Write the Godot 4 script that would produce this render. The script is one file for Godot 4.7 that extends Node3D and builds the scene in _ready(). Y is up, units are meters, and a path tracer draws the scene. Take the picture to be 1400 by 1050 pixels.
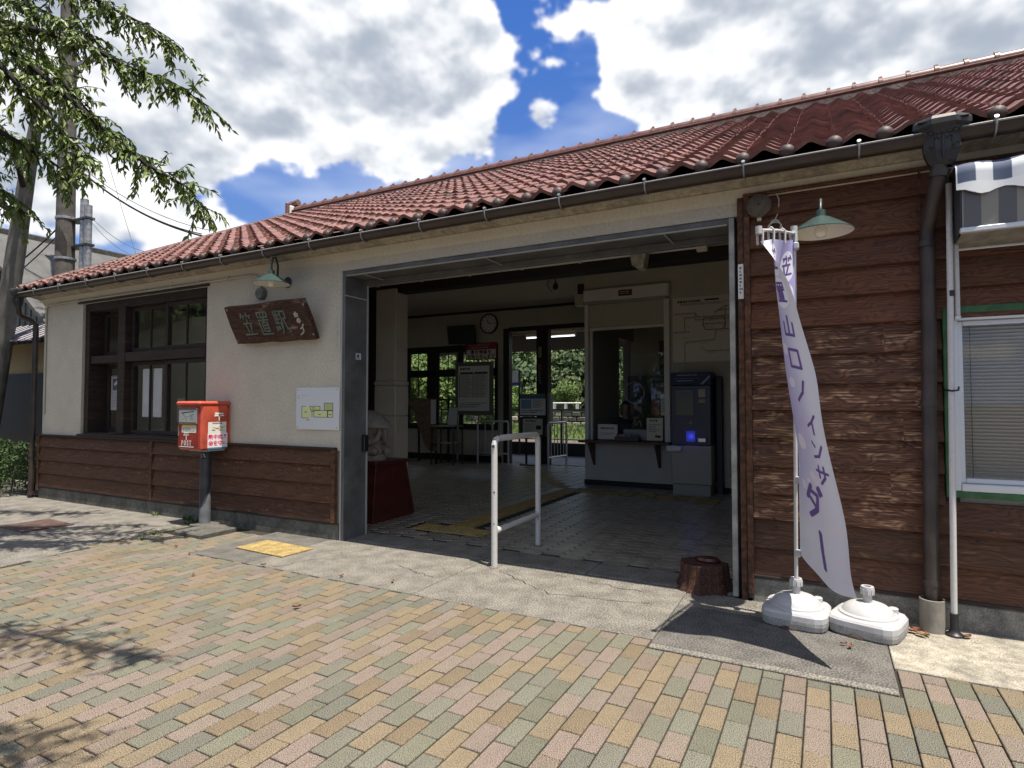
extends Node3D

# ---------------------------------------------------------------- mesh helpers
class MB extends RefCounted:
	var v := PackedVector3Array()
	var n := PackedVector3Array()
	var t := PackedVector2Array()
	var c := PackedColorArray()
	var xf := Transform3D.IDENTITY
	var col := Color.WHITE
	var uo := Vector2.ZERO
	var us := 1.0
	func at(p: Vector3, turn := 0.0) -> MB:
		xf = Transform3D(Basis(Vector3.UP, turn), p)
		return self
	func vert(p: Vector3, nn: Vector3, uv: Vector2) -> void:
		v.push_back(xf * p)
		n.push_back((xf.basis * nn).normalized())
		t.push_back(uv * us + uo)
		c.push_back(col)
	func buv(p: Vector3, nn: Vector3) -> Vector2:
		var a := nn.abs()
		if a.y >= a.x and a.y >= a.z: return Vector2(p.x, p.z)
		if a.x >= a.z: return Vector2(p.z, -p.y)
		return Vector2(p.x, -p.y)
	# corners counter-clockwise seen from outside
	func tri(a: Vector3, b: Vector3, d: Vector3) -> void:
		var nn := (b - a).cross(d - a).normalized()
		vert(a, nn, buv(a, nn)); vert(d, nn, buv(d, nn)); vert(b, nn, buv(b, nn))
	func quad(a: Vector3, b: Vector3, d: Vector3, e: Vector3) -> void:
		var nn := (d - a).cross(e - b).normalized()
		var ua := buv(a, nn); var ub := buv(b, nn); var ud := buv(d, nn); var ue := buv(e, nn)
		vert(a, nn, ua); vert(d, nn, ud); vert(b, nn, ub)
		vert(a, nn, ua); vert(e, nn, ue); vert(d, nn, ud)
	# quad with its own normals and texture coordinates
	func squad(p: Array, nn: Array, uv: Array) -> void:
		for k in [0, 2, 1, 0, 3, 2]: vert(p[k], nn[k], uv[k])
	# a flat printed face: whole texture over the quad a(bottom left) b(bottom right) d(top right) e(top left)
	func face(a: Vector3, b: Vector3, d: Vector3, e: Vector3) -> void:
		var nn := (d - a).cross(e - b).normalized()
		squad([a, b, d, e], [nn, nn, nn, nn], [Vector2(0, 1), Vector2(1, 1), Vector2(1, 0), Vector2(0, 0)])
	func box(o: Vector3, s: Vector3, bev := 0.0) -> void:
		var h := s * 0.5
		if bev <= 0.0:
			for ax in 3:
				for sg in [-1.0, 1.0]:
					var nx := Vector3.ZERO; nx[ax] = sg
					var u := Vector3.ZERO; u[(ax + 1) % 3] = 1.0
					var w := nx.cross(u)
					var ctr := o + nx * h
					var uu := u * h[(ax + 1) % 3]
					var ww := w * h[(ax + 2) % 3]
					quad(ctr - uu - ww, ctr + uu - ww, ctr + uu + ww, ctr - uu + ww)
			return
		var b := minf(bev, minf(h.x, minf(h.y, h.z)) * 0.95)
		for ax in 3:
			for sg in [-1.0, 1.0]:
				var nx := Vector3.ZERO; nx[ax] = sg
				var u := Vector3.ZERO; u[(ax + 1) % 3] = 1.0
				var w := nx.cross(u)
				var ctr := o + nx * h
				var uu := u * (h[(ax + 1) % 3] - b)
				var ww := w * (h[(ax + 2) % 3] - b)
				quad(ctr - uu - ww, ctr + uu - ww, ctr + uu + ww, ctr - uu + ww)
		for ax in 3:
			var i := (ax + 1) % 3
			var j := (ax + 2) % 3
			for si in [-1.0, 1.0]:
				for sj in [-1.0, 1.0]:
					var d0 := Vector3.ZERO; d0[ax] = h[ax] - b
					var p1 := Vector3.ZERO; p1[i] = si * h[i]; p1[j] = sj * (h[j] - b)
					var p2 := Vector3.ZERO; p2[i] = si * (h[i] - b); p2[j] = sj * h[j]
					_oq(o, o + p1 - d0, o + p2 - d0, o + p2 + d0, o + p1 + d0)
		for sx in [-1.0, 1.0]:
			for sy in [-1.0, 1.0]:
				for sz in [-1.0, 1.0]:
					var sg3 := Vector3(sx, sy, sz)
					var a := o + sg3 * Vector3(h.x, h.y - b, h.z - b)
					var e := o + sg3 * Vector3(h.x - b, h.y, h.z - b)
					var g := o + sg3 * Vector3(h.x - b, h.y - b, h.z)
					if (e - a).cross(g - a).dot(sg3) > 0: tri(a, e, g)
					else: tri(a, g, e)
	# quad turned so that it faces away from o
	func _oq(o: Vector3, a: Vector3, b: Vector3, d: Vector3, e: Vector3) -> void:
		if (d - a).cross(e - b).dot((a + b + d + e) * 0.25 - o) > 0: quad(a, b, d, e)
		else: quad(a, e, d, b)
	# box between two x, y, z corner pairs
	func bx(x0: float, x1: float, y0: float, y1: float, z0: float, z1: float, bev := 0.0) -> void:
		box(Vector3((x0 + x1) / 2, (y0 + y1) / 2, (z0 + z1) / 2), Vector3(absf(x1 - x0), absf(y1 - y0), absf(z1 - z0)), bev)
	func tube(pts: Array, r, seg := 10, caps := true) -> void:
		var m := pts.size()
		var rr := []
		for k in m: rr.push_back(r[k] if r is Array else r)
		var rings := []
		var dirs := []
		var side := Vector3.ZERO
		var run := 0.0
		var lens := []
		for k in m:
			var d: Vector3 = (pts[mini(k + 1, m - 1)] - pts[maxi(k - 1, 0)])
			d = d.normalized() if d.length() > 1e-9 else Vector3.UP
			if k == 0:
				side = d.cross(Vector3.UP if absf(d.y) < 0.9 else Vector3.RIGHT).normalized()
			else:
				side = (side - d * side.dot(d)).normalized()
				run += (pts[k] - pts[k - 1]).length()
			lens.push_back(run)
			dirs.push_back(d)
			var up := d.cross(side)
			var ring := []
			for q in seg + 1:
				var a := TAU * q / seg
				ring.push_back(side * cos(a) + up * sin(a))
			rings.push_back(ring)
		for k in m - 1:
			for q in seg:
				var n0: Vector3 = rings[k][q]; var n1: Vector3 = rings[k][q + 1]
				var n2: Vector3 = rings[k + 1][q + 1]; var n3: Vector3 = rings[k + 1][q]
				var u0: float = TAU * rr[k] * q / seg; var u1: float = TAU * rr[k] * (q + 1) / seg
				squad([pts[k] + n0 * rr[k], pts[k] + n1 * rr[k], pts[k + 1] + n2 * rr[k + 1], pts[k + 1] + n3 * rr[k + 1]], [n0, n1, n2, n3],
					[Vector2(u0, lens[k]), Vector2(u1, lens[k]), Vector2(u1, lens[k + 1]), Vector2(u0, lens[k + 1])])
		if caps:
			for e in [0, m - 1]:
				var nd: Vector3 = dirs[e] * (-1.0 if e == 0 else 1.0)
				for q in seg:
					var a: Vector3 = pts[e] + rings[e][q] * rr[e]; var b: Vector3 = pts[e] + rings[e][q + 1] * rr[e]
					if e == 0: tri(pts[e], b, a)
					else: tri(pts[e], a, b)
	# profile of (radius, height) turned about y; smooth unless an edge is sharp
	func lathe(o: Vector3, prof: Array, seg := 16, sx := 1.0, sz := 1.0, sharp := 0.75) -> void:
		var fn := []
		for k in prof.size() - 1:
			var d: Vector2 = prof[k + 1] - prof[k]
			fn.push_back(Vector2(d.y, -d.x).normalized())
		for k in prof.size() - 1:
			var na: Vector2 = fn[k]; var nb: Vector2 = fn[k]
			if k > 0 and fn[k - 1].dot(fn[k]) > sharp: na = (fn[k - 1] + fn[k]).normalized()
			if k < prof.size() - 2 and fn[k + 1].dot(fn[k]) > sharp: nb = (fn[k + 1] + fn[k]).normalized()
			for q in seg:
				var a0 := TAU * q / seg; var a1 := TAU * (q + 1) / seg
				var P := func(pr: Vector2, a: float) -> Vector3: return o + Vector3(pr.x * cos(a) * sx, pr.y, -pr.x * sin(a) * sz)
				var N := func(nr: Vector2, a: float) -> Vector3: return Vector3(nr.x * cos(a) / sx, nr.y, -nr.x * sin(a) / sz).normalized()
				squad([P.call(prof[k], a0), P.call(prof[k], a1), P.call(prof[k + 1], a1), P.call(prof[k + 1], a0)], [N.call(na, a0), N.call(na, a1), N.call(nb, a1), N.call(nb, a0)],
					[Vector2(a0 * 0.1, prof[k].y), Vector2(a1 * 0.1, prof[k].y), Vector2(a1 * 0.1, prof[k + 1].y), Vector2(a0 * 0.1, prof[k + 1].y)])
	func ball(o: Vector3, r: Vector3, seg := 12, rows := 8) -> void:
		var pr := []
		for k in rows + 1:
			var a := PI * k / rows - PI / 2
			pr.push_back(Vector2(maxf(cos(a), 1e-4) * r.x, sin(a) * r.y))
		lathe(o, pr, seg, 1.0, r.z / r.x, -1.0)
	# polygon (x, y) extruded from z0 to z1
	func prism(poly: PackedVector2Array, z0: float, z1: float) -> void:
		var pl := poly
		if Geometry2D.is_polygon_clockwise(pl): pl.reverse()
		var ix := Geometry2D.triangulate_polygon(pl)
		for k in range(0, ix.size(), 3):
			var a := pl[ix[k]]; var b := pl[ix[k + 1]]; var d := pl[ix[k + 2]]
			if (b - a).cross(d - a) < 0:
				var q := b; b = d; d = q
			tri(Vector3(a.x, a.y, z1), Vector3(b.x, b.y, z1), Vector3(d.x, d.y, z1))
			tri(Vector3(a.x, a.y, z0), Vector3(d.x, d.y, z0), Vector3(b.x, b.y, z0))
		for k in pl.size():
			var a := pl[k]; var b := pl[(k + 1) % pl.size()]
			quad(Vector3(a.x, a.y, z0), Vector3(b.x, b.y, z0), Vector3(b.x, b.y, z1), Vector3(a.x, a.y, z1))
	# smooth surface through a grid of points [row][column], texture over the whole
	func sheet(g: Array, flip := false) -> void:
		var R := g.size(); var C: int = g[0].size()
		var nr := []
		for i in R:
			var row := []
			for j in C:
				var du: Vector3 = g[i][mini(j + 1, C - 1)] - g[i][maxi(j - 1, 0)]
				var dv: Vector3 = g[mini(i + 1, R - 1)][j] - g[maxi(i - 1, 0)][j]
				var nn := dv.cross(du).normalized()
				row.push_back(-nn if flip else nn)
			nr.push_back(row)
		for i in R - 1:
			for j in C - 1:
				var P := [g[i + 1][j], g[i + 1][j + 1], g[i][j + 1], g[i][j]]
				var N := [nr[i + 1][j], nr[i + 1][j + 1], nr[i][j + 1], nr[i][j]]
				var u0 := float(j) / (C - 1); var u1 := float(j + 1) / (C - 1)
				var v0 := float(i) / (R - 1); var v1 := float(i + 1) / (R - 1)
				var U := [Vector2(u0, v1), Vector2(u1, v1), Vector2(u1, v0), Vector2(u0, v0)]
				if flip: P.reverse(); N.reverse(); U.reverse()
				squad(P, N, U)
	func surf(mesh: ArrayMesh, mat: Material) -> void:
		var a := []
		a.resize(Mesh.ARRAY_MAX)
		a[Mesh.ARRAY_VERTEX] = v; a[Mesh.ARRAY_NORMAL] = n; a[Mesh.ARRAY_TEX_UV] = t; a[Mesh.ARRAY_COLOR] = c
		mesh.add_surface_from_arrays(Mesh.PRIMITIVE_TRIANGLES, a)
		mesh.surface_set_material(mesh.get_surface_count() - 1, mat)
	func mesh(mat: Material) -> ArrayMesh:
		var m := ArrayMesh.new()
		surf(m, mat)
		return m

var used := {}
var M := {}
var rng := RandomNumberGenerator.new()

func numbered(nm: String) -> String:
	if not used.has(nm):
		used[nm] = 0
		return nm
	used[nm] += 1
	return "%s_%03d" % [nm, used[nm]]

func put(nm: String, mesh: Mesh, parent: Node = null, p := Vector3.ZERO) -> MeshInstance3D:
	var o := MeshInstance3D.new()
	o.mesh = mesh
	o.position = p
	if parent == null:
		o.name = numbered(nm)
		add_child(o)
	else:
		o.name = nm
		parent.add_child(o, true)
	return o

func part(nm: String, b: MB, mat: Material, parent: Node = null, p := Vector3.ZERO) -> MeshInstance3D:
	return put(nm, b.mesh(mat), parent, p)

func thing(nm: String, label: String, cat: String, p := Vector3.ZERO, turn := 0.0, group := "") -> Node3D:
	var o := Node3D.new()
	o.name = numbered(nm)
	add_child(o)
	o.position = p
	o.rotation.y = turn
	return tag(o, label, cat, group)

func tag(o: Node3D, label: String, cat: String, group := "") -> Node3D:
	o.set_meta("label", label)
	o.set_meta("category", cat)
	if group: o.set_meta("group", group)
	return o

func struct(nm: String, b: MB, mat: Material) -> MeshInstance3D:
	var o := part(nm, b, mat)
	o.set_meta("kind", "structure")
	return o

func copy_of(src: Node3D, label: String, p: Vector3, turn := 0.0) -> Node3D:
	var o: Node3D = src.duplicate()
	o.name = numbered(String(src.name).rstrip("0123456789").trim_suffix("_"))
	add_child(o)
	o.position = p
	o.rotation.y = turn
	o.set_meta("label", label)
	return o

func nb() -> MB: return MB.new()

# ---------------------------------------------------------------- materials
func mt(r: float, g: float, b: float, rough := 0.8, metal := 0.0) -> StandardMaterial3D:
	var m := StandardMaterial3D.new()
	m.albedo_color = Color(r, g, b).linear_to_srgb()
	m.roughness = rough
	m.metallic = metal
	return m

# grey noise picture between lo and hi (sRGB), wrapping; several octave sets multiplied
func grain(size: int, layers: Array) -> Image:
	var acc := PackedFloat32Array()
	acc.resize(size * size)
	acc.fill(1.0)
	for L in layers:      # [frequency, low, high, octaves, seed, power]
		var f := FastNoiseLite.new()
		f.noise_type = FastNoiseLite.TYPE_SIMPLEX_SMOOTH
		f.frequency = L[0]
		f.fractal_octaves = L[3]
		f.seed = L[4]
		var d := f.get_seamless_image(size, size).get_data()
		var pw: float = L[5] if L.size() > 5 else 1.0
		var lut := PackedFloat32Array()
		for k in 256: lut.push_back(lerpf(L[1], L[2], pow(k / 255.0, pw)))
		for k in size * size: acc[k] *= lut[d[k]]
	var sum := 0.0
	for k in size * size: sum += acc[k]
	var nrm := 0.82 * size * size / sum      # every grain picture has the same mean, so material colours stay comparable
	var out := PackedByteArray()
	out.resize(size * size * 3)
	for k in size * size:
		var q := clampi(int(acc[k] * nrm * 255.0), 0, 255)
		out[k * 3] = q; out[k * 3 + 1] = q; out[k * 3 + 2] = q
	return Image.create_from_data(size, size, false, Image.FORMAT_RGB8, out)

func tex(i: Image) -> ImageTexture:
	i.generate_mipmaps()
	return ImageTexture.create_from_image(i)

func bump(i: Image, k := 2.0) -> ImageTexture:
	var j: Image = i.duplicate()
	j.convert(Image.FORMAT_RGBA8)
	j.bump_map_to_normal_map(k)
	return ImageTexture.create_from_image(j)

func rough_mat(r: float, g: float, b: float, t: Texture2D, nt: Texture2D, scale: float, rough := 0.9, ns := 0.6, world := true) -> StandardMaterial3D:
	var m := mt(r, g, b, rough)
	m.albedo_texture = t
	if nt:
		m.normal_enabled = true
		m.normal_texture = nt
		m.normal_scale = ns
	if world:
		m.uv1_triplanar = true
		m.uv1_world_triplanar = true
	m.uv1_scale = Vector3.ONE * scale
	return m

# plank picture: fibres along x; pale = how much bare weathered wood shows
func wood(w: int, h: int, sd: int, base: Color, dark: Color, pale: Color, wear: float) -> Image:
	var f1 := FastNoiseLite.new(); f1.seed = sd; f1.frequency = 0.02; f1.fractal_octaves = 4
	var f2 := FastNoiseLite.new(); f2.seed = sd + 7; f2.frequency = 0.012; f2.fractal_octaves = 3
	var f3 := FastNoiseLite.new(); f3.seed = sd + 19; f3.frequency = 0.09; f3.fractal_octaves = 3
	var im := Image.create(w, h, false, Image.FORMAT_RGB8)
	var knots := []
	var rg := RandomNumberGenerator.new(); rg.seed = sd
	for k in 5: knots.push_back(Vector3(rg.randf() * w, rg.randf() * h, rg.randf_range(4, 8)))
	for y in h:
		for x in w:
			var wob := f2.get_noise_2d(x * 0.3, y * 0.9) * 44.0
			var kk := 0.0
			for q in knots:
				var dx: float = (x - q.x) * 0.35; var dy: float = y - q.y
				var d2: float = sqrt(dx * dx + dy * dy)
				wob += 10.0 * exp(-d2 / 9.0)
				kk = maxf(kk, clampf((q.z * 0.5 - d2) / 1.5, 0, 1))
			var g := pow(0.5 + 0.5 * sin((y + wob) * 0.42), 2.0)
			var fib := clampf(f1.get_noise_2d(x * 0.2, y * 11.0) * 1.1 + 0.5, 0, 1)
			var c := base.lerp(dark, clampf(g * 0.45 + (1.0 - fib) * 0.75 - 0.15, 0, 1))
			var wr := f2.get_noise_2d(x * 0.5 + 900.0, y * 2.2) + f3.get_noise_2d(x * 0.07, y * 1.6) * 0.5 + wear - 0.75
			wr = clampf(wr * 3.6, 0, 1) * (0.15 + 0.85 * pow(fib, 0.8)) * (1.0 - 0.55 * g)
			c = c.lerp(pale, wr * 0.85)
			c = c.lerp(dark * 0.6, kk * 0.8)
			im.set_pixel(x, y, c)
	return im

# ---------------------------------------------------------------- lettering by strokes
var GL := {
	"笠": "20,2 8,20;12,12 38,12;26,12 32,24;60,2 50,20;54,12 88,12;70,12 76,24;50,28 50,40;18,44 82,44;32,52 40,80;68,52 58,82;6,90 94,90",
	"置": "15,4 85,4 85,24 15,24 15,4;38,4 38,24;62,4 62,24;12,36 88,36;50,27 50,46;32,46 72,46 72,82 32,82 32,46;32,58 72,58;32,70 72,70;14,46 14,94 90,94",
	"駅": "12,6 12,56;12,6 44,6;12,22 42,22;12,38 42,38;28,6 28,54;12,54 46,54 44,88 36,94;6,68 4,84;16,68 18,80;25,66 28,78;54,8 88,8 88,36 54,36;54,8 54,50 44,94;68,36 78,70 96,92",
	"山": "50,8 50,84;16,34 16,84 84,84;84,34 84,84",
	"ロ": "16,16 84,16 84,86 16,86 16,16", "ノ": "76,10 60,55 16,90", "サ": "8,34 92,34;32,10 32,62;68,8 68,55 34,92",
	"イ": "80,10 50,44 10,66;54,40 54,94", "ー": "50,4 48,50 52,96", "ダ": "40,6 14,46;34,22 74,22 60,62 20,94;30,44 60,62;80,2 90,14;92,-4 100,8",
	"ン": "16,20 36,36;14,86 56,76 88,28", "の": "52,20 44,70 22,76 14,52 34,24 66,18 88,48 60,86",
	"熱": "8,10 46,10;26,2 26,34;4,24 48,24;14,34 8,46;34,32 40,44;10,56 44,56;26,44 26,66;4,66 48,62;52,18 84,18 86,60 96,62;68,4 66,36 50,66;56,36 72,48;10,80 4,94;34,80 38,92;58,80 64,92;82,78 92,94",
	"中": "12,24 88,24 88,60 12,60 12,24;50,2 50,96", "症": "52,2 52,12;16,14 96,14;20,14 18,56 4,94;6,30 12,44;2,60 18,50;34,32 92,32;64,32 64,88;64,58 88,58;42,52 42,88;28,90 98,90",
	"命": "50,2 6,38;50,2 94,38;34,36 66,36;14,52 42,52 42,80 14,80 14,52;58,50 88,50 88,80 80,82;58,50 58,98", "を": "12,20 80,16;44,4 22,52 58,44 62,70;88,36 34,66 38,92 86,90",
	"守": "50,2 50,14;8,30 8,16 92,16 92,30;6,48 94,48;66,34 66,90 52,94;28,60 40,76", "運": "8,8 16,20;4,36 20,36 12,70 4,80;4,80 30,92 96,92;30,14 30,4 92,4 92,14;40,16 82,16;38,26 84,26 84,54 38,54 38,26;38,40 84,40;30,66 92,66;60,10 60,80",
	"行": "30,4 8,28;34,28 6,56;22,46 22,96;46,16 88,16;40,42 96,42;72,42 72,88 60,92", "情": "18,2 18,98;6,24 4,44;28,18 32,32;40,12 94,12;66,2 66,38;44,24 90,24;36,38 98,38;46,50 46,96;46,50 86,50 86,92 78,96;46,64 86,64;46,78 86,78",
	"報": "6,18 44,18;25,4 25,34;2,34 48,34;12,38 18,50;38,38 32,50;6,54 46,54;4,70 46,70;25,54 25,98;56,6 90,6 88,30 80,34;56,6 56,98;60,46 90,46 60,96;64,52 96,96",
	"お": "8,26 62,22;34,4 34,76 20,90 8,74 40,54 74,54 84,74 56,92;76,12 92,28", "知": "20,4 8,26;14,20 48,20;2,46 52,46;28,20 24,60 4,92;30,56 48,80;62,20 94,20 94,84 62,84 62,20",
	"ら": "40,6 62,16;28,24 22,58 50,44 78,56 70,82 34,92", "せ": "6,38 94,32;70,8 70,62 58,60;28,16 28,80 40,88 84,86", "し": "30,6 28,70 44,90 80,66", "ま": "16,18 84,18;20,40 80,40;52,4 52,80 34,90 18,78 34,66 84,88", "す": "6,22 94,22;58,4 58,60 40,70 34,52 56,46 60,70 36,96",
	"〒": "14,8 86,8;8,34 92,34;50,34 50,96", "P": "20,96 20,6 70,6 82,28 70,50 20,50", "O": "50,4 16,24 16,76 50,96 84,76 84,24 50,4", "S": "82,16 50,4 20,22 30,44 72,56 80,80 50,96 16,84", "T": "6,6 94,6;50,6 50,96",
	"時": "6,14 36,14 36,84 6,84 6,14;6,48 36,48;46,20 92,20;68,4 68,40;40,40 98,40;40,60 98,60;80,44 80,92 66,94;52,70 60,82", "刻": "28,2 28,14;4,16 54,16;30,16 10,44 44,40 8,84;32,62 50,84;66,16 66,70;90,4 90,92 78,94", "表": "16,14 84,14;50,2 50,44;22,28 78,28;8,44 92,44;46,46 6,78;34,62 34,94 56,84;84,54 62,66;50,52 66,76 96,94",
}

func seg_dist(p: Vector2, a: Vector2, b: Vector2) -> float:
	var ab := b - a
	var k := clampf((p - a).dot(ab) / maxf(ab.length_squared(), 1e-6), 0, 1)
	return (p - a - ab * k).length()

func line(im: Image, a: Vector2, b: Vector2, w: float, c: Color) -> void:
	var x0 := maxi(0, int(minf(a.x, b.x) - w - 1)); var x1 := mini(im.get_width() - 1, int(maxf(a.x, b.x) + w + 1))
	var y0 := maxi(0, int(minf(a.y, b.y) - w - 1)); var y1 := mini(im.get_height() - 1, int(maxf(a.y, b.y) + w + 1))
	for y in range(y0, y1 + 1):
		for x in range(x0, x1 + 1):
			var k := clampf(w * 0.5 + 0.5 - seg_dist(Vector2(x + 0.5, y + 0.5), a, b), 0, 1)
			if k > 0: im.set_pixel(x, y, im.get_pixel(x, y).lerp(c, k))

func glyph(im: Image, ch: String, r: Rect2, w: float, c: Color) -> void:
	if not GL.has(ch): return
	for st in GL[ch].split(";"):
		var prev := Vector2.INF
		for q in st.split(" "):
			var f: PackedFloat64Array = q.split_floats(",")
			var p := r.position + Vector2(f[0], f[1]) / 100.0 * r.size
			if prev != Vector2.INF: line(im, prev, p, w, c)
			prev = p

# raised or cut lettering: strokes as ribbons of flat boxes in the xy plane
func glyph_mesh(b: MB, ch: String, r: Rect2, w: float, z0: float, z1: float) -> void:
	for st in GL[ch].split(";"):
		var prev := Vector2.INF
		for q in st.split(" "):
			var f: PackedFloat64Array = q.split_floats(",")
			var p := r.position + Vector2(f[0], 100.0 - f[1]) / 100.0 * r.size
			if prev != Vector2.INF:
				var d := (p - prev).normalized()
				var s := Vector2(-d.y, d.x) * w * 0.5
				var e := d * w * 0.3
				b.prism(PackedVector2Array([prev - e - s, p + e - s * 0.6, p + e + s * 0.6, prev - e + s]), z0, z1)
			prev = p

func print_lines(im: Image, r: Rect2i, rows: int, c: Color, sd: int, fill := 0.55) -> void:
	var rg := RandomNumberGenerator.new(); rg.seed = sd
	var hh := float(r.size.y) / rows
	for k in rows:
		var x := 0.0
		var lim := r.size.x * rg.randf_range(0.6, 1.0)
		while x < lim:
			var ww := rg.randf_range(0.35, 0.9) * hh
			im.fill_rect(Rect2i(r.position.x + int(x), r.position.y + int(k * hh), maxi(1, int(ww)), maxi(1, int(hh * fill))), c.lerp(Color.WHITE, rg.randf() * 0.25))
			x += ww + hh * 0.22

func paper(w: int, h: int, c: Color) -> Image:
	var im := Image.create(w, h, false, Image.FORMAT_RGB8)
	im.fill(c)
	return im

func print_mat(im: Image, rough := 0.6) -> StandardMaterial3D:
	var m := mt(1, 1, 1, rough)
	m.albedo_texture = tex(im)
	return m

# ---------------------------------------------------------------- sky: air and clouds over the whole dome
func make_sky() -> Sky:
	var W := 2048; var H := 1024
	var blobs := [[-71.6, 24.1, 11.2, 1.0], [-66.6, 22.9, 9.9, 0.9], [-61.0, 25.9, 9.2, 1.0], [-54.6, 28.4, 7.9, 1.1], [-46.6, 30.4, 7.2, 1.1], [-37.8, 31.4, 7.2, 1.1], [-32.2, 29.5, 4.6, 1.0], [-43.3, 25.9, 7.2, 1.2], [-51.6, 24.8, 6.6, 1.1], [-36.4, 25.3, 5.9, 1.1], [-57.3, 21.5, 5.9, 0.9], [-32.2, 32.7, 3.6, 1.0], [-54.4, 20.6, 3.3, 0.9], [-14.4, 31.6, 4.9, 1.0], [-9.8, 27.8, 5.9, 1.1], [-6.5, 30.5, 8.6, 1.2], [0.0, 28.7, 8.6, 1.2], [6.8, 26.5, 7.9, 1.1], [13.2, 26.4, 6.6, 1.0], [-16.8, 28.0, 2.6, 0.9], [-14.4, 26.1, 3.3, 0.9], [-7.2, 24.7, 5.9, 1.1], [1.6, 24.8, 5.9, 1.1], [9.4, 31.7, 9.9, 1.1], [-1.0, 35.5, 9.9, 1.2], [-42.1, 36.9, 9.9, 1.1], [-22.8, 35.2, 4.0, 0.7], [-24.8, 26.1, 2.3, 0.8], [-37.8, 21.0, 4.6, 0.6], [-29.3, 23.5, 3.6, 0.6], [-57.2, 16.2, 4.0, 0.8], [-52.6, 15.9, 4.0, 0.7], [-62.3, 14.5, 7.9, 0.7], [-45.9, 20.6, 4.0, 0.5], [-68.9, 11.8, 9.9, 0.8]]
	for bl in blobs:
		if bl[1] < 23.0: bl[3] *= 0.5
	rng.seed = 41
	for k in 75:
		var a := rng.randf_range(28, 276); var e := rng.randf_range(6, 60); var r := rng.randf_range(5, 11)
		for q in 3: blobs.push_back([a + rng.randf_range(-9, 9), e + rng.randf_range(-3, 4), r * rng.randf_range(0.5, 1.1), rng.randf_range(0.7, 1.15)])
	var F := PackedFloat32Array(); F.resize(W * H)
	for bl in blobs:
		var el: float = deg_to_rad(bl[1]); var r: float = deg_to_rad(bl[2]) * 1.25
		var az: float = deg_to_rad(bl[0])
		var y0 := maxi(0, int((PI / 2 - el - r) / PI * H)); var y1 := mini(H - 1, int((PI / 2 - el + r) / PI * H))
		var hw := int(r / cos(el) / TAU * W) + 1
		var xc := int(az / TAU * W)
		var ce := cos(el)
		for y in range(y0, y1 + 1):
			var de := (PI / 2 - (y + 0.5) / H * PI - el) * 1.15
			for x in range(xc - hw, xc + hw + 1):
				var da := ((x + 0.5) / W * TAU - az) * ce
				var d := (da * da + de * de) / (r * r)
				if d < 1.0:
					var k := y * W + posmod(x, W)
					F[k] += bl[3] * (1.0 - d) * (1.0 - d)
	var n1 := FastNoiseLite.new(); n1.seed = 5; n1.frequency = 3.2; n1.fractal_octaves = 6; n1.fractal_gain = 0.56; n1.noise_type = FastNoiseLite.TYPE_SIMPLEX_SMOOTH
	var n2 := FastNoiseLite.new(); n2.seed = 12; n2.frequency = 1.6; n2.fractal_octaves = 5; n2.noise_type = FastNoiseLite.TYPE_SIMPLEX_SMOOTH
	var n3 := FastNoiseLite.new(); n3.seed = 31; n3.frequency = 4.5; n3.fractal_octaves = 5; n3.noise_type = FastNoiseLite.TYPE_SIMPLEX_SMOOTH
	var out := PackedFloat32Array(); out.resize(W * H * 3)
	var zen := Vector3(0.028, 0.098, 0.34); var hor := Vector3(0.24, 0.37, 0.58)
	var below := Vector3(0.22, 0.22, 0.19)
	for y in H:
		var el := PI / 2 - (y + 0.5) / H * PI
		var sy := sin(el); var cy := cos(el)
		var air := zen.lerp(hor, pow(1.0 - clampf(sy, 0, 1), 3.6))
		for x in W:
			var c := air
			if el < 0.0:
				c = hor.lerp(below, clampf(-sy * 9.0, 0, 1))
			elif el < 1.25:
				var ph := (x + 0.5) / W * TAU
				var dx := sin(ph) * cy; var dz := -cos(ph) * cy
				var a := n1.get_noise_3d(dx * 1.6, sy * 2.6, dz * 1.6)
				var w := n2.get_noise_3d(dx * 1.2, sy * 4.0, dz * 1.2)
				var f := minf(F[y * W + x], 1.5)
				# thin veils
				var veil := clampf(w * 1.5 + 0.02, 0, 1) * 0.40
				c = c.lerp(Vector3(0.60, 0.64, 0.70), veil)
				var th := f + a * 0.95 - 0.30
				if th > 0.0:
					var cov := clampf(th / 0.17, 0, 1)
					cov = cov * cov * (3.0 - 2.0 * cov)
					var deep := clampf((f - 0.55) / 1.0, 0, 1)
					var lit := n1.get_noise_3d((dx + 0.012) * 1.6, (sy + 0.035) * 2.6, (dz + 0.006) * 1.6)
					var sh := clampf(0.0, 0, 1)
					sh = 1.0 / (1.0 + exp(-(2.4 - deep * 2.9 + (a - lit) * 6.0 + w * 2.6 + n3.get_noise_3d(dx, sy * 1.7, dz) * 2.4)))
					c = c.lerp(Vector3(0.25, 0.285, 0.34).lerp(Vector3(0.67, 0.675, 0.685), sh), cov)
			var k := (y * W + x) * 3
			out[k] = c.x; out[k + 1] = c.y; out[k + 2] = c.z
	var im := Image.create_from_data(W, H, false, Image.FORMAT_RGBF, out.to_byte_array())
	var pm := PanoramaSkyMaterial.new()
	pm.panorama = ImageTexture.create_from_image(im)
	var s := Sky.new()
	s.sky_material = pm
	return s

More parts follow.
